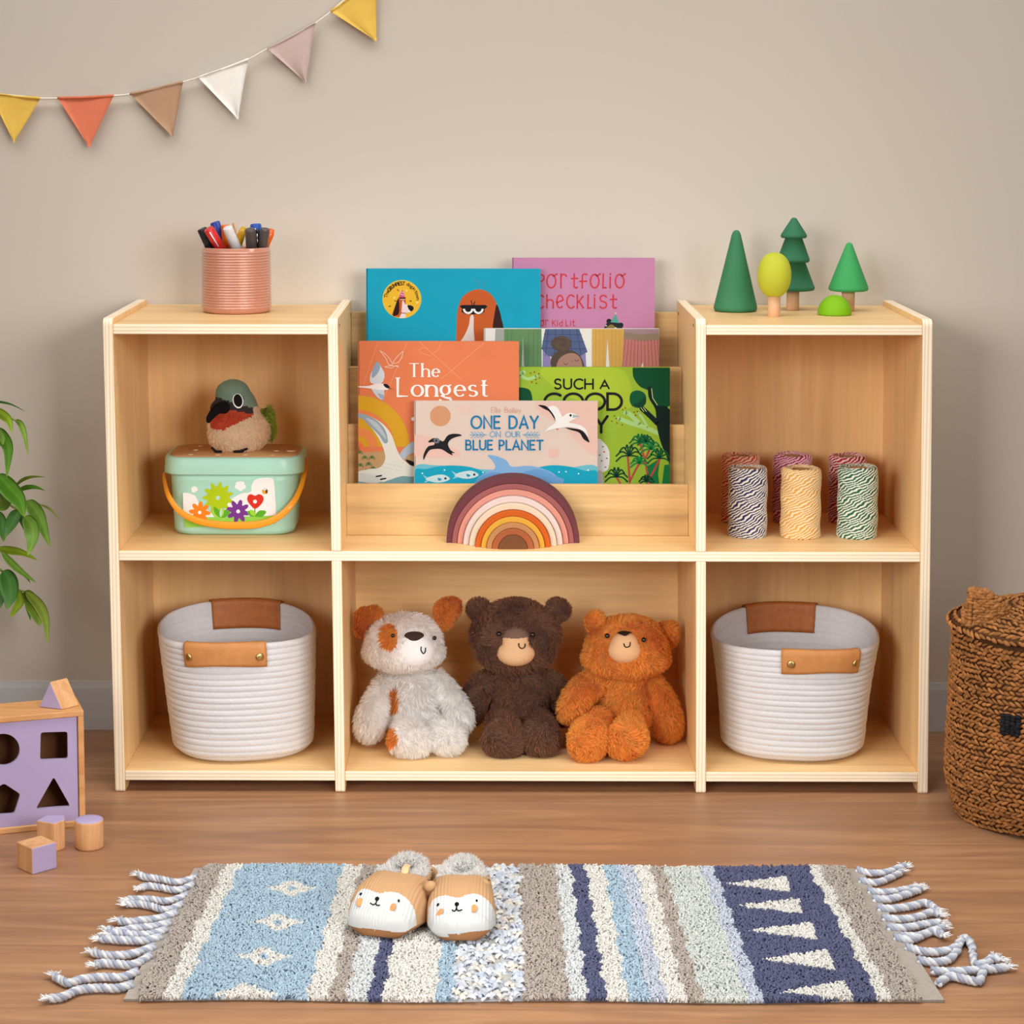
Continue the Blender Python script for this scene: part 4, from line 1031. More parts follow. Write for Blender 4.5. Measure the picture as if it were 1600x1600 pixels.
for x, y in ((305.5, 703), (313, 697), (298, 710), (340, 710.5), (383, 710.5), (426, 711), (432, 704.5)):
    P = atZ(x, y, zt_ + .0008); v, f = lathe([(.0042, 0), (.0042, .0003), (.0001, .0003)], P, 14); mb = MB(); mb.add(v, f, 0); mb.build('lid_dot', M_cream, lid)
P = atZ(455, 704.5, zt_ + .0008); v, f = lathe([(.0075, 0), (.0075, .0003), (.0001, .0003)], P, 18); mb = MB(); mb.add(v, f, 0); mb.build('lid_dot', M_cream, lid)
# printed panel on the front
za = ZM + .009; yfa = YC - bd; yfb = YC - bd - .002
nn = np.array([0, -(zl - za), -(yfa - yfb)]); nn = nn / np.linalg.norm(nn); 
if nn[1] > 0: nn = -nn
mb = MB(); a = Art(mb, np.array([xc, yfa, za]) + nn * .0003, nn)
def lx(X, Y): return (240 + X / 5.924, 580 + Y / 5.924)
def LP(pts): return [lx(*p) for p in pts]
PWH = C(234, 232, 230)
a.poly([tuple(p) for p in cat(LP([(270, 1125), (330, 1130), (390, 1160), (430, 1230), (560, 1330)]), 5)] + LP([(560, 1350), (275, 1350)]), PWH)
a.poly([tuple(p) for p in cat(LP([(660, 1230), (740, 1170), (820, 1130), (900, 1115), (905, 1060), (940, 1005), (1010, 988), (1080, 988), (1110, 1005), (1125, 1150), (1135, 1340)]), 5)] + LP([(660, 1345)]), PWH)
GL = C(146, 202, 74)
a.poly([tuple(p) for p in cat(LP([(280, 1345), (400, 1350), (600, 1352), (900, 1345), (1138, 1335)]), 4)] + [tuple(p) for p in cat(LP([(1132, 1400), (1105, 1412), (900, 1425), (480, 1440), (310, 1445), (290, 1425), (282, 1380)]), 4)], GL)
for x, y, r in ((800, 1045, 28), (775, 1068, 24), (805, 1082, 26), (830, 1068, 24), (780, 1045, 22), (822, 1040, 20)): a.ell(*lx(x, y), r / 5.9, r / 5.9, PWH)
a.ell(*lx(378, 1092), 5, 4.5, PWH); a.poly(LP([(350, 1115), (375, 1125), (415, 1098), (390, 1085)]), PWH)
def flower(x, y, ri, ro, n, col, rot=0, w=.17):
    a.up(); q = lx(x, y); a.ell(q[0], q[1], ri / 5.9, ri / 5.9, col, up=False)
    for i in range(n):
        t = rot + 2 * PI * i / n; m_ = (ri * .5 + ro) / 2 / 5.9
        a.ell(q[0] + m_ * math.cos(t), q[1] + m_ * math.sin(t), (ro - ri * .5) / 2 / 5.9, ro * w / 5.9, col, rot=t, up=True, n=14)
def leaf(x, y, dx, dy, w, col):
    p = np.array(lx(x, y)); d = np.array([dx, dy]) / 5.9; n_ = np.array([-d[1], d[0]]) * w
    a.curve([tuple(p), tuple(p + d * .5 + n_), tuple(p + d), tuple(p + d * .5 - n_)], col)
flower(597, 1170, 105, 145, 11, C(172, 196, 22), .28, .13); a.ell(*lx(596, 1172), 3.3, 3.3, C(178, 216, 204))
LG, MG = C(156, 206, 60), C(92, 168, 40)
for dx, dy, c_ in ((-90, -60, LG), (-60, -100, MG), (95, -60, MG), (70, -80, MG), (25, -90, LG)): leaf(620, 1355, dx, dy, .2, c_)
leaf(618, 1350, 10, -85, .14, C(182, 216, 200))
flower(428, 1305, 62, 100, 8, C(242, 132, 32), .1, .2); a.ell(*lx(427, 1307), 2.7, 2.7, PWH)
flower(783, 1295, 66, 108, 8, C(120, 54, 140), .25, .19); a.ell(*lx(783, 1297), 3, 3, PWH)
a.stroke(LP([(938, 1340), (938, 1260)]), 1.6, MG)
for dx, dy, c_ in ((-75, -40, MG), (-50, -55, LG), (75, -35, LG), (100, -40, MG)): leaf(942, 1338, dx, dy, .28, c_)
a.curve(LP([(940, 1272), (895, 1235), (868, 1190), (876, 1150), (905, 1138), (940, 1152), (975, 1138), (1008, 1152), (1018, 1190), (990, 1238)]), C(206, 50, 34)); a.ell(*lx(939, 1206), 3, 3, PWH)
a.ell(*lx(1032, 1112), 4.8, 4, C(214, 156, 38)); a.ell(*lx(1045, 1110), 1.6, 3.8, C(80, 66, 50)); a.ell(*lx(1030, 1092), 2.5, 2, C(210, 216, 220))
mb.build('flower_print', M_print, lb)
# orange handle, hanging in front
hp = []
for x, y, Y in ((256.5, 739, YC - .0), (257, 752, YC - .035), (264, 776, YF - .012), (282, 800, YF - .018), (310, 814, YF - .020), (345, 820, YF - .021), (372, 821, YF - .021), (405, 819, YF - .020), (433, 809, YF - .018), (456, 788, YF - .013), (470, 762, YC - .05), (476.5, 735, YC - .025), (477.5, 716, YC - .0)):
    hp.append(atY(x, y, Y))
hp = cat(hp, 6); nh = len(hp)
T = np.gradient(hp, axis=0); T /= np.linalg.norm(T, axis=1)[:, None]
X = []
for i in range(nh):
    t = i / (nh - 1); w = .0030 + .0028 * math.sin(PI * t) ** 1.5; th = .0016
    nrm_ = np.array([0, -1, 0.]); up_ = np.cross(nrm_, T[i]); up_ /= np.linalg.norm(up_); nrm_ = np.cross(T[i], up_)
    X.append([hp[i] + up_ * w * math.cos(q) + nrm_ * th * math.sin(q) for q in np.linspace(0, 2 * PI, 12, endpoint=False)])
mb = MB(); v, f = grid_from(np.array(X), True, True, True); mb.add(v, f); mb.build('handle', M_oran, lb)

# fur-like material
M_fur = attr_mat('plush_fur', 0.95, 0.08, 0.10, 120, sheen=0.25)
def fuzzy(m, k=0.45):
    """let some light through the pile"""
    nt = m.node_tree; b = nt.nodes['Principled BSDF']; o = nt.nodes['Material Output']
    t = nt.nodes.new('ShaderNodeBsdfTranslucent'); mx = nt.nodes.new('ShaderNodeMixShader'); mx.inputs[0].default_value = k
    nt.links.new(b.inputs['Base Color'].links[0].from_socket, t.inputs[0])
    nt.links.new(b.outputs[0], mx.inputs[1]); nt.links.new(t.outputs[0], mx.inputs[2]); nt.links.new(mx.outputs[0], o.inputs[0])
fuzzy(M_fur, .66)
M_felt = attr_mat('soft_felt', 0.9, 0.1, 0.05, 200, bump=0.15, bdist=0.0006)
M_bead = plain('glossy_bead', C(18, 16, 16), 0.12, 0.6, 0.0)

# bird
def bx_(X, Y): return (240 + X / 5.924, 580 + Y / 5.924)
zb_ = zt_ + .0008
YB = YC + .003; sB = mpp(YB)
bc = atY(372, 690, YB)
bird = empty('bird_plush', (bc[0], YB, zb_)); tag(bird, 'small plush bird with grey-green head and red throat sitting on the lunch box', 'plush toy')
def birdcol(P):
    P = np.atleast_2d(P); x, y = px(P); X = (x - 240) * 5.924; Y = (y - 580) * 5.924
    out = np.tile(np.array(C(255, 236, 208)), (len(P), 1))
    front = P[:, 1] < YB + .02
    maskline = 235 + np.clip(X - 560, 0, 400) * .30
    lower = 300 + np.clip(X - 540, 0, 400) * .24 + 10
    head = (Y < lower + 90) & (Y < 400)
    out[Y < 400] = C(150, 184, 166)
    back = (X > 925) & (Y > 330); out[back] = C(255, 236, 208)
    k = front & (Y > maskline) & (Y < 410) & (X < 920); out[k] = C(78, 70, 72)
    thr = front & (X > 525) & (X < 925) & (Y > 360 + np.clip(X - 720, 0, 300) * .18) & (Y < 545 - np.clip(X - 640, 0, 300) * .48 - np.clip(600 - X, 0, 100) * .35)
    thr |= front & (X > 560) & (X < 660) & (Y > 350) & (Y < 530)
    out[thr] = C(222, 96, 66)
    return out
def blobmesh(prims, voxel=.0035, smooth=6):
    """closed surfaces fused into one skin"""
    V = []; F = []; n = 0
    for v, f in prims:
        v = np.asarray(v); V.append(v); F += [[i + n for i in q] for q in f]; n += len(v)
    me = bpy.data.meshes.new('tmp'); me.from_pydata(np.concatenate(V).tolist(), [], F)
    o = bpy.data.objects.new('tmp', me); COLL.objects.link(o)
    m_ = o.modifiers.new('r', 'REMESH'); m_.mode = 'VOXEL'; m_.voxel_size = voxel
    s_ = o.modifiers.new('s', 'SMOOTH'); s_.iterations = smooth; s_.factor = .5
    dg = bpy.context.evaluated_depsgraph_get(); ev = o.evaluated_get(dg); em = ev.to_mesh()
    vv = np.empty(len(em.vertices) * 3); em.vertices.foreach_get('co', vv); vv = vv.reshape(-1, 3)
    ff = [list(p.vertices) for p in em.polygons]
    ev.to_mesh_clear(); bpy.data.objects.remove(o); bpy.data.meshes.remove(me)
    return vv, ff
from mathutils.bvhtree import BVHTree
def bvh(V, F): return BVHTree.FromPolygons([tuple(p) for p in V], F)
def hit(bv, x, y):
    r = ray(x, y); r = r / np.linalg.norm(r)
    loc, nrm, _, _ = bv.ray_cast(Vector(CAM), Vector(r))
    if loc is None: return None, None
    n = np.array(nrm)
    if np.dot(n, r) > 0: n = -n
    return np.array(loc), n
def at(x, y, Y=YB): return atY(x, y, Y)
prims = [ellipsoid(at(371, 678), (46 * sB, .040, 33 * sB)), ellipsoid(at(391, 672, YB + .015), (33 * sB, .036, 30 * sB)), ellipsoid(at(*bx_(760, 330)), (34 * sB, .032, 32 * sB)), ellipsoid(at(*bx_(735, 210)), (27.5 * sB, .028, 23 * sB)), ellipsoid(at(*bx_(640, 350), YB - .006), (20 * sB, .026, 16 * sB)),
         ellipsoid(at(*bx_(640, 470), YB - .006), (24 * sB, .028, 18 * sB)), ellipsoid(at(*bx_(850, 400)), (24 * sB, .028, 22 * sB))]
V, F = blobmesh(prims, .003, 8); V[:, 2] = np.maximum(V[:, 2], zb_ + .0005)
bvb = bvh(V, F)
mb = MB(); mb.add(V, F, 0, birdcol(np.array([V[f].mean(0) for f in F])))
fur(mb, V, F, 4200, .0048, .0013, lift=.45, col=birdcol, rand=.3, seed=3, mask=lambda P: px(P)[1] > 580 + 400 / 5.924)
fur(mb, V, F, 1800, .0020, .0010, lift=.3, col=birdcol, rand=.2, seed=4, jitter=.06, mask=lambda P: px(P)[1] < 580 + 545 / 5.924)
mb.build('body', M_fur, bird)
mb = MB()
bkp = cat([at(*bx_(650, 335), YB - .030), at(*bx_(600, 345), YB - .040), at(*bx_(555, 385), YB - .046), at(*bx_(520, 430), YB - .048), at(*bx_(508, 458), YB - .048)], 5)
v, f = tube(bkp, np.linspace(.0098, .0038, len(bkp)), 16, round_ends=True); mb.add(v, f, 0, C(16, 14, 16)); mb.build('beak', M_felt, bird)
P, n = hit(bvb, *bx_(780, 275))
def disc_on(P, n, rx, ry, thick, colr, rot=0, nu=26):
    """a low padded disc lying on a surface"""
    n = n / np.linalg.norm(n); u = np.cross([0, 0, 1], n); u /= np.linalg.norm(u); w = np.cross(n, u)
    u, w = u * math.cos(rot) + w * math.sin(rot), w * math.cos(rot) - u * math.sin(rot)
    an = np.linspace(0, 2 * PI, nu, endpoint=False); L = []
    for q, h in ((1, -.3), (1, .35), (.9, .8), (.6, 1), (.2, 1.05)):
        L.append([P + u * rx * q * math.cos(t) + w * ry * q * math.sin(t) + n * thick * h for t in an])
    return grid_from(np.array(L), True, True, True)
mb = MB(); v, f = disc_on(P, n, 8.2 * sB, 11.8 * sB, .0022, None, .12); mb.add(v, f, 0, C(240, 240, 236)); eye = mb.build('eye', M_felt, bird); eye['label'] = 'white-rimmed black oval eye'
mb = MB(); v, f = disc_on(P + n * .0022, n, 6.6 * sB, 10.2 * sB, .0010, None, .12); mb.add(v, f, 0, C(20, 18, 20)); mb.build('pupil', M_felt, eye)
mb = MB(); tl = [ellipsoid(at(*bx_(1050, 420), YB + .022), (9 * sB, .012, 14 * sB)), ellipsoid(at(*bx_(1075, 530), YB + .022), (7 * sB, .010, 16 * sB))]
for v, f in tl: mb.add(v, f, 0, C(140, 158, 44)); fur(mb, v, f, 700, .008, .0016, flow=(.3, 0, -1), lift=.5, col=C(178, 196, 74), seed=5)
mb.build('tail', M_fur, bird)
for pts in (((545, 708), (575, 735), (625, 755)), ((570, 738), (590, 752), (612, 752)), ((750, 760), (800, 738), (865, 716)), ((770, 745), (800, 748), (830, 735))):
    mb = MB(); L = []
    for X_, Y_ in pts:
        p, n_ = hit(bvb, *bx_(X_, Y_)); 
        if p is None: p = at(*bx_(X_, Y_), YB - .03)
        L.append(p + np.array([0, -.0035, 0]))
    L = cat(L, 5); L[:, 2] = np.maximum(L[:, 2], zb_ + .0022); v, f = tube(L, .0020, 8, round_ends=True); mb.add(v, f, 0, C(30, 26, 28)); mb.build('claw', M_felt, bird)

# ------------------------------------------------------------------ rope baskets
def rope_mat():
    m, nt, b = new_mat('white_cotton_rope', 0.9, 0.15)
    b.inputs['Sheen Weight'].default_value = 0.2
    at_ = N(nt, 'ShaderNodeUVMap'); mp = N(nt, 'ShaderNodeMapping'); mp.inputs['Scale'].default_value = (120, 18, 1)
    nt.links.new(at_.outputs[0], mp.inputs[0])
    sx = N(nt, 'ShaderNodeSeparateXYZ'); nt.links.new(mp.outputs[0], sx.inputs[0])
    return m
M_rope = plain('white_cotton_rope', C(210, 208, 209), 0.92, 0.1, 0.03, 160, bump=0.25, bdist=0.0008)
M_leather = plain('tan_leather', C(190, 128, 72), 0.5, 0.35, 0.10, 55, bump=0.25, bdist=0.0006)
M_leather2 = plain('tan_leather_inside', C(172, 100, 48), 0.5, 0.35, 0.12, 110, bump=0.35, bdist=0.0006)
M_brass = plain('aged_brass', C(196, 166, 110), 0.3, 0.5, 0.05, metal=1.0)
def rope_basket(lab, rim, base, bow, hf, hb, yf0):
    """rim/base: px outline controls ->(cx,cy,a,b,yaw,z) tuples in metres"""
    rcx, rcy, ra, rb, ryaw, rz = rim; bcx, bcy, ba, bb, byaw, bz = base
    H = rz - bz
    root = empty('rope_basket', (bcx, bcy, bz)); tag(root, lab, 'basket', 'white rope baskets with leather handles')
    pw = 2.5; nu = 300
    def pt(th, t, dr=0.0, rimfn=True):
        e = 2 / pw
        k = t + bow[0] * math.sin(PI * t)      # outline bulge
        cx = bcx + (rcx - bcx) * t; cyy = bcy + (rcy - bcy) * t
        a_ = ba + (ra - ba) * k; b_ = bb + (rb - bb) * t
        if t < .10:
            q = 1 - t / .10; sh = 1 - .16 * q ** 2.2; a_ *= sh; b_ *= sh
        yaw = byaw + (ryaw - byaw) * t
        a_ += dr; b_ += dr
        X = a_ * np.sign(np.cos(th)) * np.abs(np.cos(th)) ** e; Y = b_ * np.sign(np.sin(th)) * np.abs(np.sin(th)) ** e
        c_, s_ = math.cos(yaw), math.sin(yaw)
        rimz = bow[1] * np.cos(2 * (th + bow[2])) + bow[3] * np.sin(th)
        Z = bz + H * t + rimz * t ** 3
        return np.stack([cx + X * c_ - Y * s_, cyy + X * s_ + Y * c_, Z + 0 * X], -1)
    th = np.linspace(0, 2 * PI, nu, endpoint=False)
    rows = 20; L = []
    for i in range(rows * 7 + 1):
        t = i / (rows * 7); tw = .00035 * np.sin(th * 95 + i * .9) + .0003 * np.sin(th * 3 + i * .35)
        ph = (t * rows) % 1.0 if i < rows * 7 else 1.0
        w = .0017 * math.sqrt(max(0, 1 - (2 * ph - 1) ** 2))
        P = pt(th, t, 0); Pn = pt(th, t, .001); d = (Pn - P); d /= np.linalg.norm(d, axis=1)[:, None]
        L.append(P + d * (w + tw * (1 if w > .0008 else .3))[:, None] if not np.isscalar(tw) else P)
    # rim roll, then down the inside
    for i in range(rows * 7, 0, -2):
        t = i / (rows * 7); ph = (t * rows) % 1.0; w = .0016 * math.sqrt(max(0, 1 - (2 * ph - 1) ** 2)) if i < rows * 7 else 0
        P = pt(th, t, -.0052); Pn = pt(th, t, -.0062); d = (Pn - P); d /= np.linalg.norm(d, axis=1)[:, None]
        tw = .00035 * np.sin(th * 95 + i * .9)
        Q = P + d * (w + tw)[:, None]
        if i >= rows * 7 - 1:
            Q = P.copy(); mid = (pt(th, 1, -.0015) + np.array([0, 0, .0016])); L.append(mid); mid2 = (pt(th, 1, -.0038) + np.array([0, 0, .0016])); L.append(mid2)
        Q[:, 2] = np.maximum(Q[:, 2], bz + .005); L.append(Q)
    v, f = grid_from(np.array(L), True, True, True)
    v[:, 2] = np.maximum(v[:, 2], bz)
    mb = MB(); mb.add(v, f); mb.build('rope_body', M_rope, root)
    # handles: leather straps folded over the rim
    def find(xp, side):
        tt = np.linspace(0, 2 * PI, 1441); Q = pt(tt, 1.0, 0.002); xx, yy = px(Q)
        sel = [i for i in range(len(tt)) if (math.sin(tt[i]) < 0) == (side < 0)]
        return tt[min(sel, key=lambda i: abs(xx[i] - xp))]
    for side, (xa_, xb_, drop) in ((-1, hf), (1, hb)):
        ta, tb = find(xa_, side), find(xb_, side)
        if side < 0 and tb < ta: tb += 2 * PI
        if abs(tb - ta) > PI: ta += 2 * PI
        T_ = np.linspace(ta, tb, 26); Ls = []
        # cross section going from outside bottom, over the rim, to inside bottom
        tdrop = drop / H
        secs = []
        for q in np.linspace(0, 1, 8): secs.append((1 - tdrop * (1 - q), .0052 + .0012 * math.sin(q * PI), 0))
        secs += [(1.0, .0030, .0040), (1.0, -.003, .0052), (1.0, -.0085, .0030)]
        for q in np.linspace(0, 1, 8): secs.append((1 - tdrop * q, -.0095, 0))
        outer = []; inner = []
        for k, (t, dr, dz) in enumerate(secs):
            sag = 0
            P = np.array([pt(np.array([x]), t, dr)[0] for x in T_]) + np.array([0, 0, dz])
            if side < 0 and k < 3:
                w_ = np.sin(np.linspace(0, PI, 26)) ** 2; P[:, 2] += .0035 * w_ * (1 - k / 3); P[:, 1] -= .002 * w_ * (1 - k / 3)
            Pm = P.mean(0); outer.append(P)
            dr2 = dr - .0018 if dr > 0 else dr + .0018
            P2 = np.array([pt(np.array([x]), t, dr2)[0] for x in T_]) + np.array([0, 0, dz - (.0018 if dz > 0 else 0)])
            if side < 0 and k < 3: P2 = P + (P2 - np.array([pt(np.array([x]), t, dr)[0] for x in T_]))
            inner.append(P2)
        O = np.array(outer); I = np.array(inner); nv_, nn_ = O.shape[:2]
        # closed skin: outer sheet + inner sheet joined round the edge
        Vv = np.concatenate([O.reshape(-1, 3), I.reshape(-1, 3)]); Ff = []; off = nv_ * nn_
        for j in range(nv_ - 1):
            for i in range(nn_ - 1):
                a_ = j * nn_ + i; Ff.append([a_, a_ + 1, a_ + nn_ + 1, a_ + nn_]); Ff.append([off + a_, off + a_ + nn_, off + a_ + nn_ + 1, off + a_ + 1])
        for i in range(nn_ - 1):
            Ff.append([i, off + i, off + i + 1, i + 1]); q = (nv_ - 1) * nn_ + i; Ff.append([q, q + 1, off + q + 1, off + q])
        for j in range(nv_ - 1):
            q = j * nn_; Ff.append([q, q + nn_, off + q + nn_, off + q]); q = j * nn_ + nn_ - 1; Ff.append([q, off + q, off + q + nn_, q + nn_])
        mb = MB(); mb.add(Vv, Ff); hd_ = mb.build('leather_handle', M_leather if side < 0 else M_leather2, root)
        if side < 0:
            for q in (.09, .91):
                tq = ta + (tb - ta) * q
                P = pt(np.array([tq]), 1 - tdrop * .52, .0070)[0]; P2 = pt(np.array([tq]), 1 - tdrop * .52, .012)[0]
                n_ = P2 - P; n_ /= np.linalg.norm(n_)
                mb = MB(); v, f = disc_on(P, n_, .0062, .0062, .0026, None); mb.add(v, f); mb.build('brass_stud', M_brass, hd_)
    return root
def basket_from_px(lab, L, R, BL, BR, ybot, yrim_front, xf, yaw, bow, hf, hb, half):
    Yf = atZ((BL[0] + BR[0]) / 2, ybot, ZB)[1]
    Yc = Yf + half[1]
    bcx = (atY(BL[0], BL[1], Yc - .02)[0] + atY(BR[0], BR[1], Yc - .02)[0]) / 2
    ba = (atY(BR[0], BR[1], Yc - .02)[0] - atY(BL[0], BL[1], Yc - .02)[0]) / 2
    Yr = Yc + .006
    rcx = (atY(L[0], L[1], Yr - .02)[0] + atY(R[0], R[1], Yr)[0]) / 2; ra = (atY(R[0], R[1], Yr)[0] - atY(L[0], L[1], Yr - .02)[0]) / 2
    zf = atY(xf, yrim_front, Yr - half[0])[2]
    return rope_basket(lab, (rcx, Yr, ra - .003, half[0], yaw, zf - bow[1] * -1 * 0 - .0), (bcx, Yc, ba - .002, half[1], yaw, ZB), bow, hf, hb, Yf)
basket_from_px('white rope basket with tan leather handles in the lower left compartment', (243, 985), (494, 955), (269, 1150), (488, 1150), 1195, 1004, 350, .16, (.05, -.003, 0.0, .008), (288, 415, .036), (327, 443, .037), (.118, .104))
basket_from_px('white rope basket with tan leather handles in the lower right compartment', (1112, 965), (1374, 990), (1129, 1150), (1352, 1150), 1195, 1014, 1280, -.14, (-.13, -.004, 0.0, .010), (1221, 1343, .036), (1160, 1277, .036), (.120, .106))
# ------------------------------------------------------------------ plush animals
PG_ = 'plush animals sitting in the lower middle compartment'
def gauss_noise_col(col): return lambda P: np.tile(np.array(col), (len(P), 1))
def limb(pts, radii, n=20, k=6):
    """pts: (x px, y px, Y); radii in px; smooth sausage with rounded ends"""
    P = np.array([atY(*p) for p in pts]); R = np.array([r * mpp(p[2]) for r, p in zip(radii, pts)])
    if len(P) < 4: C4 = cat(np.column_stack([P, R]), k)
    else: C4 = cat(np.column_stack([P, R]), k)
    return tube(C4[:, :3], C4[:, 3], n, round_ends=True)
def eld(x, y, Y, rx, ry, rY, rot=0.0, power=1.0, nu=28, nv=18):
    """ellipsoid given in picture units; rY in metres; rot = tilt in the picture plane"""
    s_ = mpp(Y); c_, q_ = math.cos(rot), math.sin(rot)
    R = np.array([[c_, 0, q_], [0, 1, 0], [-q_, 0, c_]])
    return ellipsoid(atY(x, y, Y), (rx * s_, rY, ry * s_), nu, nv, R, power)
def furry(name, root, prims, col, n, L, W, flow=(0, 0, -1), lift=.5, clump=.5, voxel=.0042, smooth=5, seed=1, floor=None, rand=.30, jitter=.10, base=None):
    V, F = blobmesh(prims, voxel, smooth)
    if floor is not None: V[:, 2] = np.maximum(V[:, 2], floor + .0012)
    mb = MB(); cf = col if callable(col) else (lambda P: np.tile(np.array(col, float), (len(np.atleast_2d(P)), 1)))
    ctr = np.array([V[f].mean(0) for f in F]); cb = cf(ctr).copy(); cb[:, :3] *= (base or 1.0)
    mb.add(V, F, 0, cb)
    fur(mb, V, F, n, L, W, flow=flow, lift=lift, col=cf, rand=rand, clump=clump, seed=seed, jitter=jitter)
    if floor is not None:
        for a_ in mb.v: a_[:, 2] = np.maximum(a_[:, 2], floor + .0006)
    o = mb.build(name, M_fur, root)
    return o, V, F
def bead(root, bv, x, y, r, name='eye', lift=0.0):
    P, n = hit(bv, x, y)
    if P is None: P = atY(x, y, .12); n = np.array([0, -1., 0])
    rr = r * mpp(P[1]); P = P + n * (rr * .45 + lift)
    mb = MB(); v, f = ellipsoid(P, (rr, rr, rr), 16, 10); mb.add(v, f); return mb.build(name, M_bead, root)
def pad(root, V, F, test, name, mat, col, push=.0012, extra=None):
    """a smooth cloth panel lifted off the skin where test(px,py) holds"""
    x, y = px(V); front = test(x, y)
    nrm = np.zeros_like(V)
    for f in F:
        q = V[f]; n = np.cross(q[1] - q[0], q[2] - q[0])
        for i in f: nrm[i] += n
    nrm /= np.linalg.norm(nrm, axis=1)[:, None] + 1e-12
    keep = [f for f in F if all(front[i] for i in f) and nrm[f[0]] @ (CAM - V[f[0]]) > 0]
    ids = sorted({i for f in keep for i in f}); mp2 = {i: k for k, i in enumerate(ids)}
    if not ids: return None
    VV = V[ids] + nrm[ids] * push
    mb = MB(); mb.add(VV, [[mp2[i] for i in f] for f in keep], 0, col); return mb.build(name, mat, root)
def sewn(root, bv, pts, w, name='mouth', lift=.0012, col=C(24, 18, 18)):
    L = []
    for x, y in pts:
        P, n = hit(bv, x, y)
        if P is not None: L.append(P + n * lift)
    L = cat(L, 4); mb = MB(); v, f = tube(L, w * mpp(L[0][1]), 6, round_ends=True); mb.add(v, f, 0, col); return mb.build(name, M_felt, root)
def D(X, Y): return (520 + X / 2.7586, 880 + Y / 2.7586)

# --- white dog with tan patches
WHT = np.array(C(255, 254, 252)); TAN = np.array(C(236, 164, 84))
YD = .150
def dog(name_y0=None): pass
r = empty('dog_plush', (atY(648, 1100, YD)[0], YD, ZB)); tag(r, 'white plush dog with tan ears and tan eye patch sitting at the left', 'plush toy', PG_)
def dogcol(P):
    P = np.atleast_2d(P); x, y = px(P); X = (x - 520) * 2.7586; Y = (y - 880) * 2.7586
    c = np.tile(WHT, (len(P), 1))
    front = P[:, 1] < YD + .04
    k = front & (((X - 241) / 40) ** 2 + ((Y - 318) / 57) ** 2 < 1); c[k] = TAN
    k = front & (((X - 262) / 24) ** 2 + ((Y - 592) / 57) ** 2 < 1) ; c[k] = TAN
    k = front & (((X - 250) / 31) ** 2 + ((Y - 750) / 42) ** 2 < 1) & (X < 284) ; c[k] = TAN
    return c
fz = ZB
furry('torso', r, [eld(648, 1098, YD + .015, 43, 52, .050), eld(648, 1130, YD + .01, 46, 40, .055), eld(646, 1062, YD + .015, 34, 24, .036)], dogcol, 6820, .0078, .0020, seed=11, floor=fz)
o, V, F = furry('head', r, [eld(631, 1003, YD - .005, 60, 42, .050), eld(631, 1018, YD - .010, 64, 29, .050), eld(636, 985, YD, 46, 25, .042), eld(648, 1019, YD - .034, 29, 25, .026)], dogcol, 6510, .0070, .0018, seed=12, floor=None, flow=(0, 0, -1))
bv = bvh(V, F)
# flat white face cloth with nose, eyes, smile
mz = eld(647.5, 1017, YD - .036, 33.5, 27.5, .030, nu=36, nv=24); mzV, mzF = blobmesh([mz, eld(647.5, 1004, YD - .034, 25, 22, .028)], .003, 10)
mb = MB(); mb.add(mzV, mzF, 0, C(236, 233, 232)); mb.build('muzzle', M_felt, r)
bvm = bvh(mzV, mzF)
P, n = hit(bvm, *D(351, 312)); mb = MB(); v, f = blobmesh([disc_on(P, n, 15.5 * mpp(YD), 7.5 * mpp(YD), .003, None), disc_on(P + np.array([0, 0, -.003]), n, 10 * mpp(YD), 7.5 * mpp(YD), .003, None)], .0012, 3); mb.add(v, f, 0, C(62, 46, 42)); mb.build('nose', M_felt, r)
bead(r, bv, *D(262, 316), 3.2, lift=.003); bead(r, bv, *D(431, 325), 3.4, lift=.002)
sewn(r, bvm, [D(380, 362), D(380, 377), D(389, 389), D(397, 380), D(398, 366)], 0.9)
for nm, prims, sd in (('ear', [eld(575, 965, YD + .012, 21, 15, .013, .1), eld(568, 981, YD + .008, 14, 16, .012, .2), eld(586, 960, YD + .012, 12, 12, .012)], 13), ('ear', [eld(699, 953, YD + .012, 22, 18, .013, -.5), eld(706, 946, YD + .012, 15, 12, .013), eld(694, 970, YD + .010, 12, 14, .012)], 14)):
    e_, _, _ = furry(nm, r, prims, tuple(TAN), 2600, .0062, .0020, seed=sd, flow=(.4, 0, .2), clump=.8); e_['label'] = 'tan ear'
furry('arm', r, [limb([(606, 1062, YD + .01), (592, 1088, YD - .01), (580, 1120, YD - .025), (577, 1138, YD - .03)], [15, 19, 23, 22])], dogcol, 4030, .0080, .0020, seed=15, floor=fz)
furry('arm', r, [limb([(683, 1062, YD + .01), (700, 1084, YD - .005), (716, 1112, YD - .02), (720, 1128, YD - .025)], [15, 18, 20, 19])], dogcol, 3720, .0080, .0020, seed=16, floor=fz)
furry('leg', r, [limb([(630, 1136, YD - .005), (636, 1150, YD - .045), (642, 1158, YD - .072)], [20, 26, 29]), eld(640, 1160, YD - .078, 35, 25, .022, .15)], dogcol, 4960, .0076, .0020, seed=17, floor=fz)
furry('leg', r, [limb([(676, 1138, YD - .005), (690, 1148, YD - .045), (698, 1155, YD - .066)], [20, 24, 26]), eld(700, 1156, YD - .068, 28, 25, .020, -.2)], dogcol, 4340, .0076, .0020, seed=18, floor=fz)

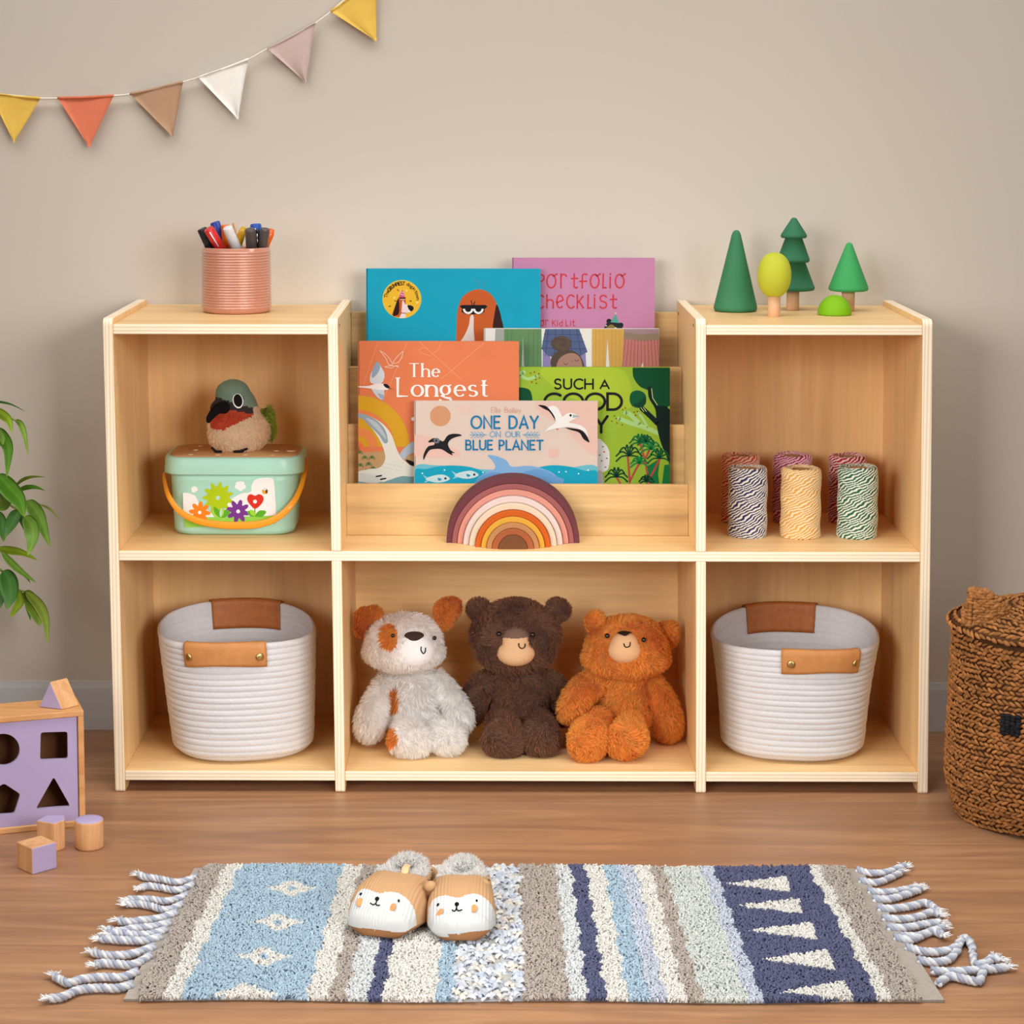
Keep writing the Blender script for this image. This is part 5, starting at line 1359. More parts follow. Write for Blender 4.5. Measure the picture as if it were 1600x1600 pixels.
# --- dark brown bear
BRN = C(160, 118, 94); YB2 = .175
r = empty('bear_plush', (atY(810, 1100, YB2)[0], YB2, ZB)); tag(r, 'dark brown plush bear with beige muzzle sitting in the middle', 'plush toy', PG_)
furry('torso', r, [eld(812, 1092, YB2 + .01, 47, 42, .050), eld(812, 1120, YB2 + .005, 48, 36, .054), eld(808, 1056, YB2 + .01, 38, 26, .040)], BRN, 10500, .0075, .0024, seed=21, floor=fz, clump=1.0)
o, V, F = furry('head', r, [eld(805, 993, YB2 - .010, 70, 50, .058), eld(805, 1012, YB2 - .012, 64, 38, .054), eld(806, 968, YB2 - .008, 50, 30, .048)], BRN, 15000, .0072, .0024, seed=22, clump=1.0, flow=(0, 0, -1))
bv = bvh(V, F)
mzV, mzF = blobmesh([eld(806, 1019, YB2 - .056, 31.5, 22, .026), eld(806, 1000, YB2 - .055, 24, 22, .024)], .003, 10)
def beige(P):
    x, y = px(P); return np.where((y < 999.5)[:, None], np.array(C(120, 92, 78)), np.array(C(216, 174, 132)))
mb = MB(); mb.add(mzV, mzF, 0, C(218, 176, 134)); mz_ = mb.build('muzzle', M_felt, r); mz_['label'] = 'beige muzzle'
bvm = bvh(mzV, mzF)
k_ = pad(r, mzV, mzF, lambda x, y: (y < 999.5 - 3 * np.abs(x - 805) / 20) & (np.abs(x - 805) < 21.5), 'nose', M_felt, C(118, 92, 80), .0016)
bead(r, bv, *D(720, 306), 4.0, lift=.003); bead(r, bv, *D(857, 309), 4.0, lift=.003)
sewn(r, bvm, [D(801, 346), D(803, 360), D(815, 368), D(826, 360), D(827, 348)], 0.9)
for prims, sd in (([eld(749, 953, YB2 + .005, 19, 17, .014, .3), eld(756, 962, YB2 + .002, 15, 14, .014)], 23), ([eld(873, 952, YB2 + .005, 19, 15, .014, .5), eld(865, 960, YB2 + .002, 15, 14, .014)], 24)):
    furry('ear', r, prims, BRN, 2300, .0068, .0024, seed=sd, flow=(0, 0, .5), clump=1.0)
furry('arm', r, [limb([(771, 1062, YB2 + .01), (752, 1074, YB2), (740, 1098, YB2 - .01), (738, 1116, YB2 - .01)], [16, 20, 19, 16])], BRN, 5500, .0075, .0024, seed=25, floor=fz, clump=1.0)
furry('arm', r, [limb([(850, 1062, YB2 + .01), (868, 1076, YB2 + .01), (878, 1100, YB2 + .01), (880, 1118, YB2 + .01)], [16, 19, 18, 15])], BRN, 5000, .0075, .0024, seed=26, floor=fz, clump=1.0)
furry('leg', r, [limb([(786, 1128, YB2 - .02), (786, 1142, YB2 - .06), (789, 1152, YB2 - .085)], [24, 28, 29]), eld(787, 1159, YB2 - .092, 34, 25, .024, .1)], BRN, 8500, .0066, .0024, seed=27, floor=fz, clump=1.1)
furry('leg', r, [limb([(838, 1128, YB2 - .02), (844, 1142, YB2 - .06), (846, 1150, YB2 - .085)], [24, 27, 27]), eld(846, 1157, YB2 - .090, 29, 27, .024)], BRN, 8000, .0066, .0024, seed=28, floor=fz, clump=1.1)

# --- orange bear
ORG_ = C(250, 192, 100); YO_ = .150
r = empty('bear_plush', (atY(975, 1100, YO_)[0], YO_, ZB)); tag(r, 'orange-brown plush bear with small beige muzzle sitting at the right', 'plush toy', PG_)
furry('torso', r, [eld(975, 1090, YO_ + .02, 45, 42, .048), eld(973, 1122, YO_ + .012, 46, 36, .052), eld(976, 1058, YO_ + .015, 36, 24, .038)], ORG_, 10500, .0070, .0022, seed=31, floor=fz, clump=.9)
o, V, F = furry('head', r, [eld(979, 1012, YO_, 64, 44, .054), eld(978, 1028, YO_ - .002, 69, 29, .052), eld(982, 990, YO_, 50, 26, .044)], ORG_, 14500, .0068, .0022, seed=32, clump=.9)
bv = bvh(V, F)
mzV, mzF = blobmesh([eld(976, 1016, YO_ - .044, 27, 21, .022), eld(976, 1005, YO_ - .043, 22, 18, .021)], .0028, 10)
mb = MB(); mb.add(mzV, mzF, 0, C(222, 176, 132)); mz_ = mb.build('muzzle', M_felt, r); mz_['label'] = 'beige muzzle'
bvm = bvh(mzV, mzF)
k_ = pad(r, mzV, mzF, lambda x, y: (y < 992.5 + (8 - np.abs(x - 975.5)) * .45) & (np.abs(x - 975.5) < 12), 'nose', M_felt, C(50, 34, 30), .0014)
bead(r, bv, *D(1187, 319), 4.0, lift=.003); bead(r, bv, *D(1336, 334), 4.0, lift=.003)
sewn(r, bvm, [D(1255, 348), D(1259, 359), D(1269, 362), D(1279, 356), D(1281, 342)], 0.9)
for prims, sd in (([eld(930, 972, YO_ + .01, 15, 17, .013, .3), eld(937, 982, YO_ + .006, 14, 12, .013)], 33), ([eld(1040, 993, YO_ + .020, 19, 21, .015, -.2), eld(1048, 984, YO_ + .024, 12, 12, .013)], 34)):
    furry('ear', r, prims, ORG_, 2300, .0066, .0022, seed=sd, flow=(0, 0, .4), clump=.9)
furry('arm', r, [limb([(937, 1064, YO_ + .01), (917, 1074, YO_ - .01), (899, 1096, YO_ - .03), (890, 1112, YO_ - .035)], [17, 22, 22, 19])], ORG_, 6500, .0072, .0022, seed=35, floor=fz, clump=.9)
furry('arm', r, [limb([(1018, 1066, YO_ + .01), (1032, 1090, YO_ + .01), (1042, 1122, YO_), (1044, 1138, YO_)], [15, 20, 23, 22])], ORG_, 6500, .0072, .0022, seed=36, floor=fz, clump=.9)
furry('leg', r, [limb([(936, 1128, YO_ - .03), (930, 1140, YO_ - .065), (920, 1150, YO_ - .085)], [22, 25, 26]), eld(919, 1156, YO_ - .092, 31, 36, .024, .15)], ORG_, 9000, .0066, .0022, seed=37, floor=fz, clump=1.0)
furry('leg', r, [limb([(984, 1130, YO_ - .03), (982, 1142, YO_ - .065), (979, 1152, YO_ - .085)], [20, 24, 25]), eld(979, 1156, YO_ - .090, 34, 29, .024, -.35)], ORG_, 9000, .0066, .0022, seed=38, floor=fz, clump=1.0)
# ------------------------------------------------------------------ bunting
BYW = WALL_Y - 0.012
bun = empty('bunting', tuple(atY(280, 140, BYW))); tag(bun, 'string of triangular fabric pennants hanging across the upper left wall', 'bunting')
M_cloth = attr_mat('cotton_pennant', 0.9, 0.1, 0.05, 120, bump=0.2, bdist=0.0005)
cordp = [(-60, 138), (-12, 146), (30, 150), (63, 153.5), (90, 153.5), (134, 152), (178, 149.5), (203, 147), (245, 139), (286, 128), (310, 121), (350, 108), (388, 92.5), (418, 76), (456, 57), (493, 36), (517, 18), (543, -4), (588, -34), (620, -58)]
mb = MB(); v, f = tube(cat([atY(x, y, BYW) for x, y in cordp], 4), .0013, 8); mb.add(v, f, 0, C(244, 238, 226)); mb.build('cord', M_cloth, bun)
flags = [((-14, 146), (63, 153.5), (22, 223), C(238, 196, 92)), ((90, 153), (178, 149.5), (140, 230), C(228, 128, 96)), ((203, 147), (286, 128), (270, 213), C(190, 152, 122)),
         ((310, 121), (388, 92.5), (372, 186), C(250, 246, 238)), ((418, 76), (493, 36), (478, 129), C(208, 184, 176)), ((517, 18), (588, -34), (588, 64), C(238, 196, 92))]
for k, (a_, b_, t_, colr) in enumerate(flags):
    A = atY(*a_, BYW); B = atY(*b_, BYW); T = atY(*t_, BYW); n = 14; L = []
    g = np.random.default_rng(k)
    for side in (-1, 1):
        S = []
        for j in range(n + 1):
            q = j / n; w = max(1 - q, .035); mid = A + (B - A) * .5; c_ = mid + (T - mid) * q
            for i in range(9):
                u = i / 8 - .5; p = c_ + (B - A) * u * w
                sag = .0022 * math.sin(3.1 * q + k * 2 + u * 4) + .0016 * math.sin(7 * q * u + k)
                p = p + np.array([0, side * .00045 - .001 + sag, 0]); S.append(p)
        L.append(np.array(S))
    V = np.concatenate(L); N1 = (n + 1) * 9; F = []
    for j in range(n):
        for i in range(8):
            q = j * 9 + i; F.append([q, q + 9, q + 10, q + 1]); F.append([N1 + q, N1 + q + 1, N1 + q + 10, N1 + q + 9])
    rim_ = [j * 9 for j in range(n + 1)] + [n * 9 + i for i in range(1, 9)] + [j * 9 + 8 for j in range(n - 1, -1, -1)] + [i for i in range(7, 0, -1)]
    for i in range(len(rim_)):
        p, q = rim_[i], rim_[(i + 1) % len(rim_)]; F.append([p, q, N1 + q, N1 + p])
    mb = MB(); mb.add(V, F, 0, colr)
    # folded hem over the cord
    hm = cat([A, A + (B - A) * .33 + [0, 0, -.0008], A + (B - A) * .66 + [0, 0, -.0008], B], 4); v, f = tube(hm, .0022, 8); mb.add(v, f, 0, tuple(c * .93 for c in colr[:3]) + (1,))
    fl = mb.build('pennant', M_cloth, bun)
    fl['label'] = ['mustard yellow pennant', 'coral orange pennant', 'brown pennant', 'white pennant', 'dusty pink pennant', 'mustard yellow pennant'][k]

# ------------------------------------------------------------------ rug
RZ = .010
def rugY(y): return atZ(764, y, 0)[1]
YR0, YR1 = rugY(1566), rugY(1361)
BND = [(193, 214, 'flat'), (214, 254, 'taupe'), (254, 284, 'cream'), (284, 480, 'blue'), (480, 515, 'cream'), (515, 541, 'taupe'), (541, 577, 'white'), (577, 599, 'navy'), (599, 682, 'cream'), (682, 706, 'blue'), (706, 819, 'loop'),
       (819, 889, 'taupe'), (889, 917, 'white'), (917, 946, 'navy'), (946, 980, 'cream'), (980, 1012, 'blue'), (1012, 1040, 'lav'), (1040, 1070, 'cream'), (1070, 1096, 'taupe'), (1096, 1166, 'sage'), (1166, 1190, 'lav'), (1190, 1371, 'navy'), (1371, 1393, 'cream'), (1393, 1440, 'taupe'), (1440, 1475, 'flat')]
RC = {'flat': C(190, 180, 170), 'taupe': C(202, 190, 180), 'cream': C(246, 243, 236), 'blue': C(192, 215, 231), 'white': C(236, 238, 238), 'navy': C(108, 112, 144), 'loop': C(232, 236, 242), 'lav': C(218, 224, 236), 'sage': C(228, 232, 226)}
def inpoly(x, y, poly):
    c = np.zeros(len(x), bool); n = len(poly)
    for i in range(n):
        (x1, y1), (x2, y2) = poly[i], poly[i - 1]
        with np.errstate(divide='ignore', invalid='ignore'):
            k = ((y1 > y) != (y2 > y)) & (x < (x2 - x1) * (y - y1) / (y2 - y1 + 1e-12) + x1)
        c ^= k
    return c
MOT = []
for cx_, cy__, s_, hl in ((455, 1393, .86, True), (434, 1446, .95, True), (412, 1500, 1.0, True), (385, 1558, 1.1, False)):
    w, h = 46 * s_, 15 * s_
    MOT.append(([(cx_ - w, cy__), (cx_ - w * .4, cy__ - h * .5), (cx_ - w * .1, cy__ - h), (cx_ + w * .25, cy__ - h * .8), (cx_ + w * .5, cy__ - h * .3), (cx_ + w, cy__), (cx_ + w * .45, cy__ + h * .4), (cx_ + w * .1, cy__ + h), (cx_ - w * .25, cy__ + h * .8), (cx_ - w * .45, cy__ + h * .3)], 'cream'))
    if hl: MOT.append(([(cx_ - w * .18, cy__), (cx_, cy__ - h * .45), (cx_ + w * .2, cy__), (cx_, cy__ + h * .45)], 'blue'))
for t_, b0, b1 in (((1134, 1386), (1229, 1374), (1236, 1399)), ((1148, 1420), (1248, 1408), (1254, 1433)), ((1167, 1459), (1268, 1446), (1277, 1474)), ((1191, 1504), (1294, 1488), (1306, 1521)), ((1212, 1556), (1318, 1538), (1334, 1566))): MOT.append(([t_, b0, b1], 'cream'))
edge_b = np.array([b[0] for b in BND] + [1475], float)
# world x of each band edge at the near and far ends
XB0 = np.array([atZ(x, 1566, 0)[0] for x in edge_b]); XB1 = np.array([atZ(781 + (x - 781) * .813, 1361, 0)[0] for x in edge_b])
def band_of(X, Y):
    t = (Y - YR0) / (YR1 - YR0); wob = .0022 * np.sin(Y * 70 + X * 9) + .0014 * np.sin(Y * 170 + X * 31)
    E = XB0[None, :] + (XB1 - XB0)[None, :] * t[:, None]
    return np.clip((E < (X + wob)[:, None]).sum(1) - 1, 0, len(BND) - 1)
def rugcol(P):
    i = band_of(P[:, 0], P[:, 1]); names = [b[2] for b in BND]
    T = np.array([RC[n] for n in names]); c = T[i].copy(); 
    x, y = px(P)
    for poly, k in MOT: c[inpoly(x, y, poly)] = RC[k]
    lo = np.array([n == 'loop' for n in names])[i]
    q = np.sin(P[:, 0] * 140 + np.sin(P[:, 1] * 90)) * np.sin(P[:, 1] * 120); c[lo & (q > .45)] = C(246, 240, 230); c[lo & (q < -.6)] = C(216, 224, 238)
    c[:, :3] *= .87; return c
def rug_xlim(Y):
    t = (Y - YR0) / (YR1 - YR0); return XB0[0] + (XB1[0] - XB0[0]) * t, XB0[-1] + (XB1[-1] - XB0[-1]) * t
rug = empty('striped_rug', (0, (YR0 + YR1) / 2, 0)); tag(rug, 'blue, grey and cream striped cotton rug with tasselled ends on the wooden floor', 'rug')
M_pile = attr_mat('cotton_pile', 0.95, 0.05, 0.10, 200)
fuzzy(M_pile, .25)
mb = MB(); nx_, ny_ = 420, 160; g = np.random.default_rng(5)
gy = np.linspace(YR0, YR1, ny_); rows_ = []
for j, Y in enumerate(gy):
    x0, x1 = rug_xlim(Y); gx = np.linspace(x0, x1, nx_)
    yy = Y + .003 * np.sin(gx * 17) * (1 if j in (0, ny_ - 1) else 1)
    z = RZ * .55 + .0012 * np.sin(gx * 900 + j) + g.normal(0, .0006, nx_)
    rows_.append(np.stack([gx, yy, z], 1))
top = np.array(rows_); top[0, :, 2] = .003; top[1, :, 2] = .0045
fl = band_of(top.reshape(-1, 3)[:, 0], top.reshape(-1, 3)[:, 1]).reshape(ny_, nx_); flat_m = (fl == 0) | (fl == len(BND) - 1)
top[..., 2] = np.where(flat_m, .0035 + .0004 * np.sin(top[..., 1] * 1500), top[..., 2])
V = top.reshape(-1, 3); F = ring_faces(nx_, ny_, False)
ctr = V[np.array(F)[:, 0]]; cc = rugcol(ctr); cc[:, :3] *= .8; cc[(band_of(ctr[:, 0], ctr[:, 1]) % (len(BND) - 1)) == 0] = RC['flat']
mb.add(V, F, 0, cc)
bot = top.copy(); bot[..., 2] = .0006
rim_ = [(0, i) for i in range(nx_)] + [(j, nx_ - 1) for j in range(1, ny_)] + [(ny_ - 1, i) for i in range(nx_ - 2, -1, -1)] + [(j, 0) for j in range(ny_ - 2, 0, -1)]
RV = np.array([top[p] for p in rim_] + [bot[p] for p in rim_]); k = len(rim_); cr_c = rugcol(np.array([top[p] for p in rim_])); cr_c[:, :3] *= .8  # shade put into the rim colour, offsets the frontal light on the edge
mb.add(RV, [[i, k + i, k + (i + 1) % k, (i + 1) % k] for i in range(k)], 0, cr_c)
# pile: short fat loops of yarn
def loops(cnt, seed, L, W, mask, colf):
    g = np.random.default_rng(seed)
    Y = YR0 + (YR1 - YR0) * g.random(cnt); ed = g.random(cnt) < .035; Y[ed] = YR0 - .0035 * g.random(ed.sum()); t = (Y - YR0) / (YR1 - YR0)
    X0 = XB0[0] + (XB1[0] - XB0[0]) * t; X1 = XB0[-1] + (XB1[-1] - XB0[-1]) * t
    X = X0 + (X1 - X0) * g.random(cnt); P = np.stack([X, Y + .003 * np.sin(X * 17), np.where(Y < YR0, .002 + .004 * g.random(cnt), RZ * .45)], 1)
    k = mask(P); P = P[k]; cnt = len(P)
    a = g.random(cnt) * 2 * PI; d = np.stack([np.cos(a), np.sin(a) * .8, 0 * a], 1); s_ = np.stack([-np.sin(a), np.cos(a), 0 * a], 1)
    l = L * (.7 + .6 * g.random(cnt)); w = W * (.7 + .6 * g.random(cnt)); h = .0042 * (.6 + .8 * g.random(cnt))
    pts = []
    for u, hh, ww in ((-.5, 0, .7), (-.18, .85, 1), (.2, 1.0, 1), (.5, .35, .55)):
        c_ = P + d * (l * u)[:, None] + np.array([0, 0, 1]) * (h * hh)[:, None]
        pts += [c_ - s_ * (w * ww / 2)[:, None], c_ + np.array([0, 0, 1]) * (w * ww * .35)[:, None], c_ + s_ * (w * ww / 2)[:, None]]
    X_ = np.stack(pts, 1); b_ = np.arange(cnt)[:, None] * 12; Fs = []
    for j in range(3):
        for i in range(2): Fs.append(b_ + np.array([[j * 3 + i, j * 3 + i + 1, j * 3 + i + 4, j * 3 + i + 3]]))
    c0 = colf(P); c0[:, :3] *= (1 + g.normal(0, .07, cnt))[:, None]; c0 = np.clip(c0, 0, 1)
    mb.add(X_.reshape(-1, 3), np.concatenate(Fs), 0, np.concatenate([c0] * 6).tolist())
names_ = np.array([b[2] for b in BND])
loops(82000, 41, .0056, .0024, lambda P: (names_[band_of(P[:, 0], P[:, 1])] != 'flat') & (names_[band_of(P[:, 0], P[:, 1])] != 'loop'), rugcol)
loops(9000, 42, .0105, .0062, lambda P: names_[band_of(P[:, 0], P[:, 1])] == 'loop', rugcol)
for a_ in mb.v: a_[:, 2] = np.maximum(a_[:, 2], .0006)
mb.build('pile', M_pile, rug)
# tassels: twisted cords with frayed ends
M_yarn = attr_mat('cotton_yarn', 0.95, 0.05, 0.12, 300)
def tassel(pts, r=.0048, seed=0, fray=True):
    g = np.random.default_rng(seed)
    P = np.array([atZ(x, y, 0) for x, y in pts]); P[:, 2] = r * 1.25; P = cat(P, 9); n = len(P); mb = MB()
    T, A, B = frames(P); s_ = np.concatenate([[0], np.cumsum(np.linalg.norm(np.diff(P, axis=0), axis=1))])
    for st in range(3):
        an = s_ / .0125 * 2 * PI / 1.5 + st * 2 * PI / 3
        Q = P + (A * np.cos(an)[:, None] + B * np.sin(an)[:, None]) * r * .55
        Q[:, 2] = np.maximum(Q[:, 2], r * .62)
        v, f = tube(Q, r * .6, 7); c_ = np.array([(214, 214, 216), (190, 193, 202), (160, 166, 182)][st]); mb.add(v, f, 0, C(*c_))
    if fray:
        e = P[-1]; d = T[-1]
        for i in range(26):
            q = d + g.normal(0, .55, 3); q /= np.linalg.norm(q); q[2] = abs(q[2]) * .4
            L_ = .006 + .010 * g.random(); w = e + q * L_; m_ = e + q * L_ * .5 + g.normal(0, .001, 3)
            m_[2] = max(m_[2], .001); w[2] = max(w[2], .0009)
            v, f = tube(np.array([e - d * .003, m_, w]), [.0011, .0009, .0004], 4); mb.add(v, f, 0, C(232, 230, 228))
    for a_ in mb.v: a_[:, 2] = np.maximum(a_[:, 2], .0005)
    t_ = mb.build('tassel', M_yarn, rug)
def T3(X, Y): return (60 + X / 3.2, 1330 + Y / 3.2)
def T5(X, Y): return (1000 + X / 2.6667, 1320 + Y / 2.6667)
lt = [[(790, 150), (700, 175), (600, 158), (535, 150), (505, 138)], [(775, 185), (700, 215), (600, 200), (545, 195), (512, 205)], [(745, 240), (650, 270), (560, 262), (490, 262), (450, 262)], [(720, 285), (640, 315), (560, 295), (500, 285), (440, 285)],
      [(690, 330), (600, 360), (520, 370), (460, 378), (400, 372)], [(660, 380), (580, 400), (480, 410), (400, 425), (340, 415)], [(640, 415), (560, 440), (460, 440), (390, 432), (350, 438)], [(615, 450), (540, 470), (440, 470), (370, 465), (310, 462)],
      [(580, 500), (500, 530), (420, 545), (340, 545), (270, 530)], [(560, 545), (480, 590), (400, 590), (330, 585), (285, 592)], [(495, 625), (420, 655), (320, 655), (220, 665), (150, 685), (80, 650)], [(470, 690), (400, 710), (300, 710), (200, 720), (120, 755), (55, 762)]]
for i, p in enumerate(lt): tassel([T3(*q) for q in p], .0050 - (i < 4) * .0004, 100 + i)
rt = [[(905, 120), (960, 135), (1030, 130), (1080, 112), (1105, 105)], [(915, 165), (980, 175), (1040, 155), (1090, 130)], [(950, 210), (1020, 215), (1100, 205), (1160, 190)], [(970, 245), (1040, 245), (1110, 225), (1165, 205)], [(990, 285), (1060, 285), (1130, 275), (1190, 262), (1235, 290)],
      [(1010, 325), (1090, 330), (1160, 320), (1215, 300), (1250, 310)], [(1030, 365), (1110, 365), (1190, 350), (1250, 345)], [(1060, 405), (1130, 415), (1200, 385), (1265, 365)], [(1085, 400), (1160, 400), (1220, 380), (1260, 395)],
      [(1110, 445), (1180, 465), (1260, 465), (1310, 450), (1350, 410), (1380, 440), (1400, 520), (1470, 490)], [(1160, 500), (1230, 510), (1300, 490), (1340, 420)], [(1215, 545), (1290, 550), (1370, 545), (1450, 540), (1530, 530)], [(1240, 600), (1290, 570), (1350, 580), (1410, 590), (1425, 560), (1460, 500), (1500, 500)]]
for i, p in enumerate(rt): tassel([T5(*q) for q in p], .0050 - (i < 3) * .0004, 200 + i)

# ------------------------------------------------------------------ slippers
RT_ = RZ + .001
M_slip = attr_mat('slipper_knit', 0.85, 0.15, 0.04, 150)
def S3(X, Y): return (530 + X / 6.154, 1340 + Y / 6.154)
def slipper(lab, cfg):
    """closed toe dome towards the viewer, fleece-lined opening behind"""
    cx_, yf_, halfw, yaw, Lg = cfg['cx'], cfg['yf'], cfg['hw'], cfg['yaw'], cfg['L']
    F0 = atZ(cx_, yf_, RT_)                       # toe point at rug height
    s_ = mpp(F0[1]); W_ = halfw * s_; Hh = cfg['h'] * s_
    r = empty('plush_slipper', (F0[0], F0[1] + Lg / 2, RZ)); tag(r, lab, 'slipper', 'pair of animal-face slippers on the rug')
    R = rotz(yaw)
    def sec(u, a):
        """u along the foot 0..1, a angle 0..pi over the top from right to left"""
        w = W_ * (1 - max(0, (.30 - u) / .30) ** 2.0 * .16) * (1 - .16 * max(0, (u - .3) / .7))
        h = Hh * (1 - max(0, (.40 - u) / .40) ** 2.2 * .50) * (1 - .10 * max(0, (u - .62) / .38))
        y = u * Lg
        ca, sa = math.cos(a), math.sin(a)
        x = w * np.sign(ca) * abs(ca) ** .62; z = .010 + h * sa ** .72 if sa > 0 else .010
        y -= 0
        return np.array([x, y, z])
    # upper: from sole line over the top
    nu, nv = 170, 120; L = []
    for j in range(nv + 1):
        u = (j / nv); row = []
        for i in range(nu + 1):
            a = PI * i / nu; p = sec(u, a)
            if u > .52:                                   # opening: push the top down into the shoe
                q = (u - .52) / .48; wdt = .30 * min(1, q * 4) * (1 if q < .86 else max(0, (1 - q) / .14))
                if abs(a - PI / 2) < wdt * PI: p[2] -= Hh * .5 * (1 - (abs(a - PI / 2) / (wdt * PI + 1e-6)) ** 6)
            row.append(p)
        # underside
        for i in range(1, 12):
            q = i / 12; p0, p1 = row[nu], row[0]; m_ = p0 + (p1 - p0) * q; m_ = m_.copy(); m_[2] = .0; 
            e_ = min(q, 1 - q) * 12; m_[2] = .010 * max(0, 1 - e_ / 2.0); row.append(m_)
        L.append(np.array(row))
    # close the toe and heel
    t0 = L[0].mean(0) * np.array([1, 1, 1]) + np.array([0, -.004, 0]); 
    for q, d_ in ((.85, -.0035), (.55, -.0065), (.2, -.008)):
        c_ = L[0 if q == .85 else 0]; base = L[3] if False else None
    X = [];
    S0 = L[0].copy(); c0 = S0.mean(0); c0[2] = .014
    for q, d_ in [(math.sin(a__), -.017 * math.cos(a__)) for a__ in np.linspace(.015, 1.5, 22)]:
        Y_ = c0 + (S0 - c0) * q; lo_ = S0[:, 2] < c0[2]; Y_[lo_, 2] = c0[2] + (S0[lo_, 2] - c0[2]) * q ** .35; Y_[:, 1] = S0[:, 1] + d_; X.append(Y_)
    X += L
    S1 = L[-1].copy(); c1 = S1.mean(0)
    for q, d_ in ((.9, .003), (.6, .006), (.2, .007)):
        Y_ = c1 + (S1 - c1) * q; Y_[:, 1] = S1[:, 1] + d_; X.append(Y_)
    X = np.array(X); V, F = grid_from(X, True, True, True)
    V = V @ R.T + np.array([F0[0], F0[1] + .017, RT_])
    ctr = np.array([V[f].mean(0) for f in F]); x, y = px(ctr)
    wb = np.array([S3(*p) for p in cfg['white']]); solb = np.array([S3(*p) for p in cfg['sole']])
    top_y = np.interp(x, wb[:, 0], wb[:, 1], left=1600, right=1600); sol_y = np.interp(x, solb[:, 0], solb[:, 1])
    cc = np.tile(np.array(C(186, 146, 106)), (len(F), 1))
    frontish = ctr[:, 1] < F0[1] + Lg * .62
    k = (y > top_y) & frontish; cc[k] = C(198, 198, 196)
    k = (y > sol_y) | (ctr[:, 2] < RT_ + .002); cc[k] = C(156, 108, 70)
    # knitted ribs run from toe to opening
    hat = V.copy()
    loc = (V - np.array([F0[0], F0[1] + .017, RT_])) @ R
    rib = .00045 * np.sin(loc[:, 0] * 2 * PI / .0042) * (loc[:, 2] > .014)
    V = V + np.array([0, -.5, .8]) * rib[:, None]
    mb = MB(); mb.add(V, F, 0, cc); body = mb.build('slipper_upper', M_slip, r); bv = bvh(V, F)
    # fleece lining
    flz = RT_ + Hh * .93
    ring = []
    for a in np.linspace(0, 2 * PI, 36, endpoint=False):
        u = .78 + .19 * math.sin(a); w = .021 * math.cos(a); h = Hh * (.94 + .08 * max(0, math.sin(a)))
        ring.append(np.array([w, u * Lg, h]) @ R.T + np.array([F0[0], F0[1] + .017, RT_]))
    ring = np.array(ring + [ring[0]])
    v, f = tube(ring, .0062, 10); mb = MB(); mb.add(v, f, 0, C(240, 238, 236)); fur(mb, v, f, 4200, .0075, .0018, flow=(0, -.3, .6), lift=.8, col=C(246, 245, 243), seed=int(cx_), rand=.5, clump=.8)
    bk = ellipsoid(np.array([0, Lg * .90, Hh * .98]) @ R.T + np.array([F0[0], F0[1] + .017, RT_]), (.022, .009, .016)); mb.add(*bk, 0, C(236, 234, 232)); fur(mb, bk[0], bk[1], 3200, .0075, .0018, flow=(0, -.2, .7), lift=.8, col=C(244, 243, 241), seed=int(cx_) + 1, rand=.5, clump=.8)
    mb.build('fleece_lining', M_fur, r)
    col_ = []
    for a in np.linspace(-.25, PI + .25, 30):
        u = .78 + .235 * math.sin(a); w = .0285 * math.cos(a); h = Hh * (.88 + .14 * max(0, math.sin(a)))
        col_.append(np.array([w, u * Lg, h]) @ R.T + np.array([F0[0], F0[1] + .017, RT_]))
    v, f = tube(np.array(col_), .0046, 10, round_ends=True); mb = MB(); mb.add(v, f, 0, C(186, 146, 106)); mb.build('collar', M_slip, r)
    # face
    for X_, Y_, rx, ry, rt_ in cfg['eyes']:
        P, n = hit(bv, *S3(X_, Y_)); 
        if P is not None: mb = MB(); v, f = disc_on(P + n * .0004, n, rx * s_ * 1.35, ry * s_ * 1.3, .0014, None, rt_, 14); mb.add(v, f, 0, C(24, 20, 22)); mb.build('eye', M_felt, r)
    for X_, Y_, rx, ry, rt_ in cfg['cheeks']:
        P, n = hit(bv, *S3(X_, Y_))
        if P is not None: mb = MB(); v, f = disc_on(P + n * .0009, n, rx * s_, ry * s_ * 1.15, .0010, None, rt_, 24); mb.add(v, f, 0, C(214, 150, 96)); mb.build('cheek', M_felt, r)
    P, n = hit(bv, *S3(*cfg['nose'])); mb = MB(); v, f = disc_on(P, n, 3.6 * s_, 3.6 * s_, .0018, None); mb.add(v, f, 0, C(20, 18, 20)); mb.build('nose', M_felt, r)
    sewn(r, bv, [S3(*q) for q in cfg['mouth']], 1.0, lift=.0007); sewn(r, bv, [S3(*q) for q in cfg['lip']], 1.0, name='mouth', lift=.0007)
    for pts, wd, k in cfg['ears']:
        P = np.array([atY(*S3(X_, Y_), F0[1] + Lg * dy) for X_, Y_, dy in pts]); c_ = P.mean(0)
        v, f = ellipsoid(c_, (wd[0] * s_, .007, wd[1] * s_), 18, 12, np.array([[math.cos(k), 0, math.sin(k)], [0, 1, 0], [-math.sin(k), 0, math.cos(k)]])); mb = MB(); mb.add(v, f, 0, C(186, 146, 106)); mb.build('ear', M_slip, r)
    if cfg.get('tab'):
        a_, b_ = cfg['tab']; P = [atY(*S3(*a_), F0[1] + Lg * .60), atY(*S3(*b_), F0[1] + Lg * .88)]; mid = (P[0] + P[1]) / 2 + np.array([0, -.004, .004])
        v, f = tube(cat([P[0], mid, P[1]], 6), .0050, 10, flat=.35); mb = MB(); mb.add(v, f, 0, C(226, 186, 140)); mb.build('strap', M_slip, r)
    return r
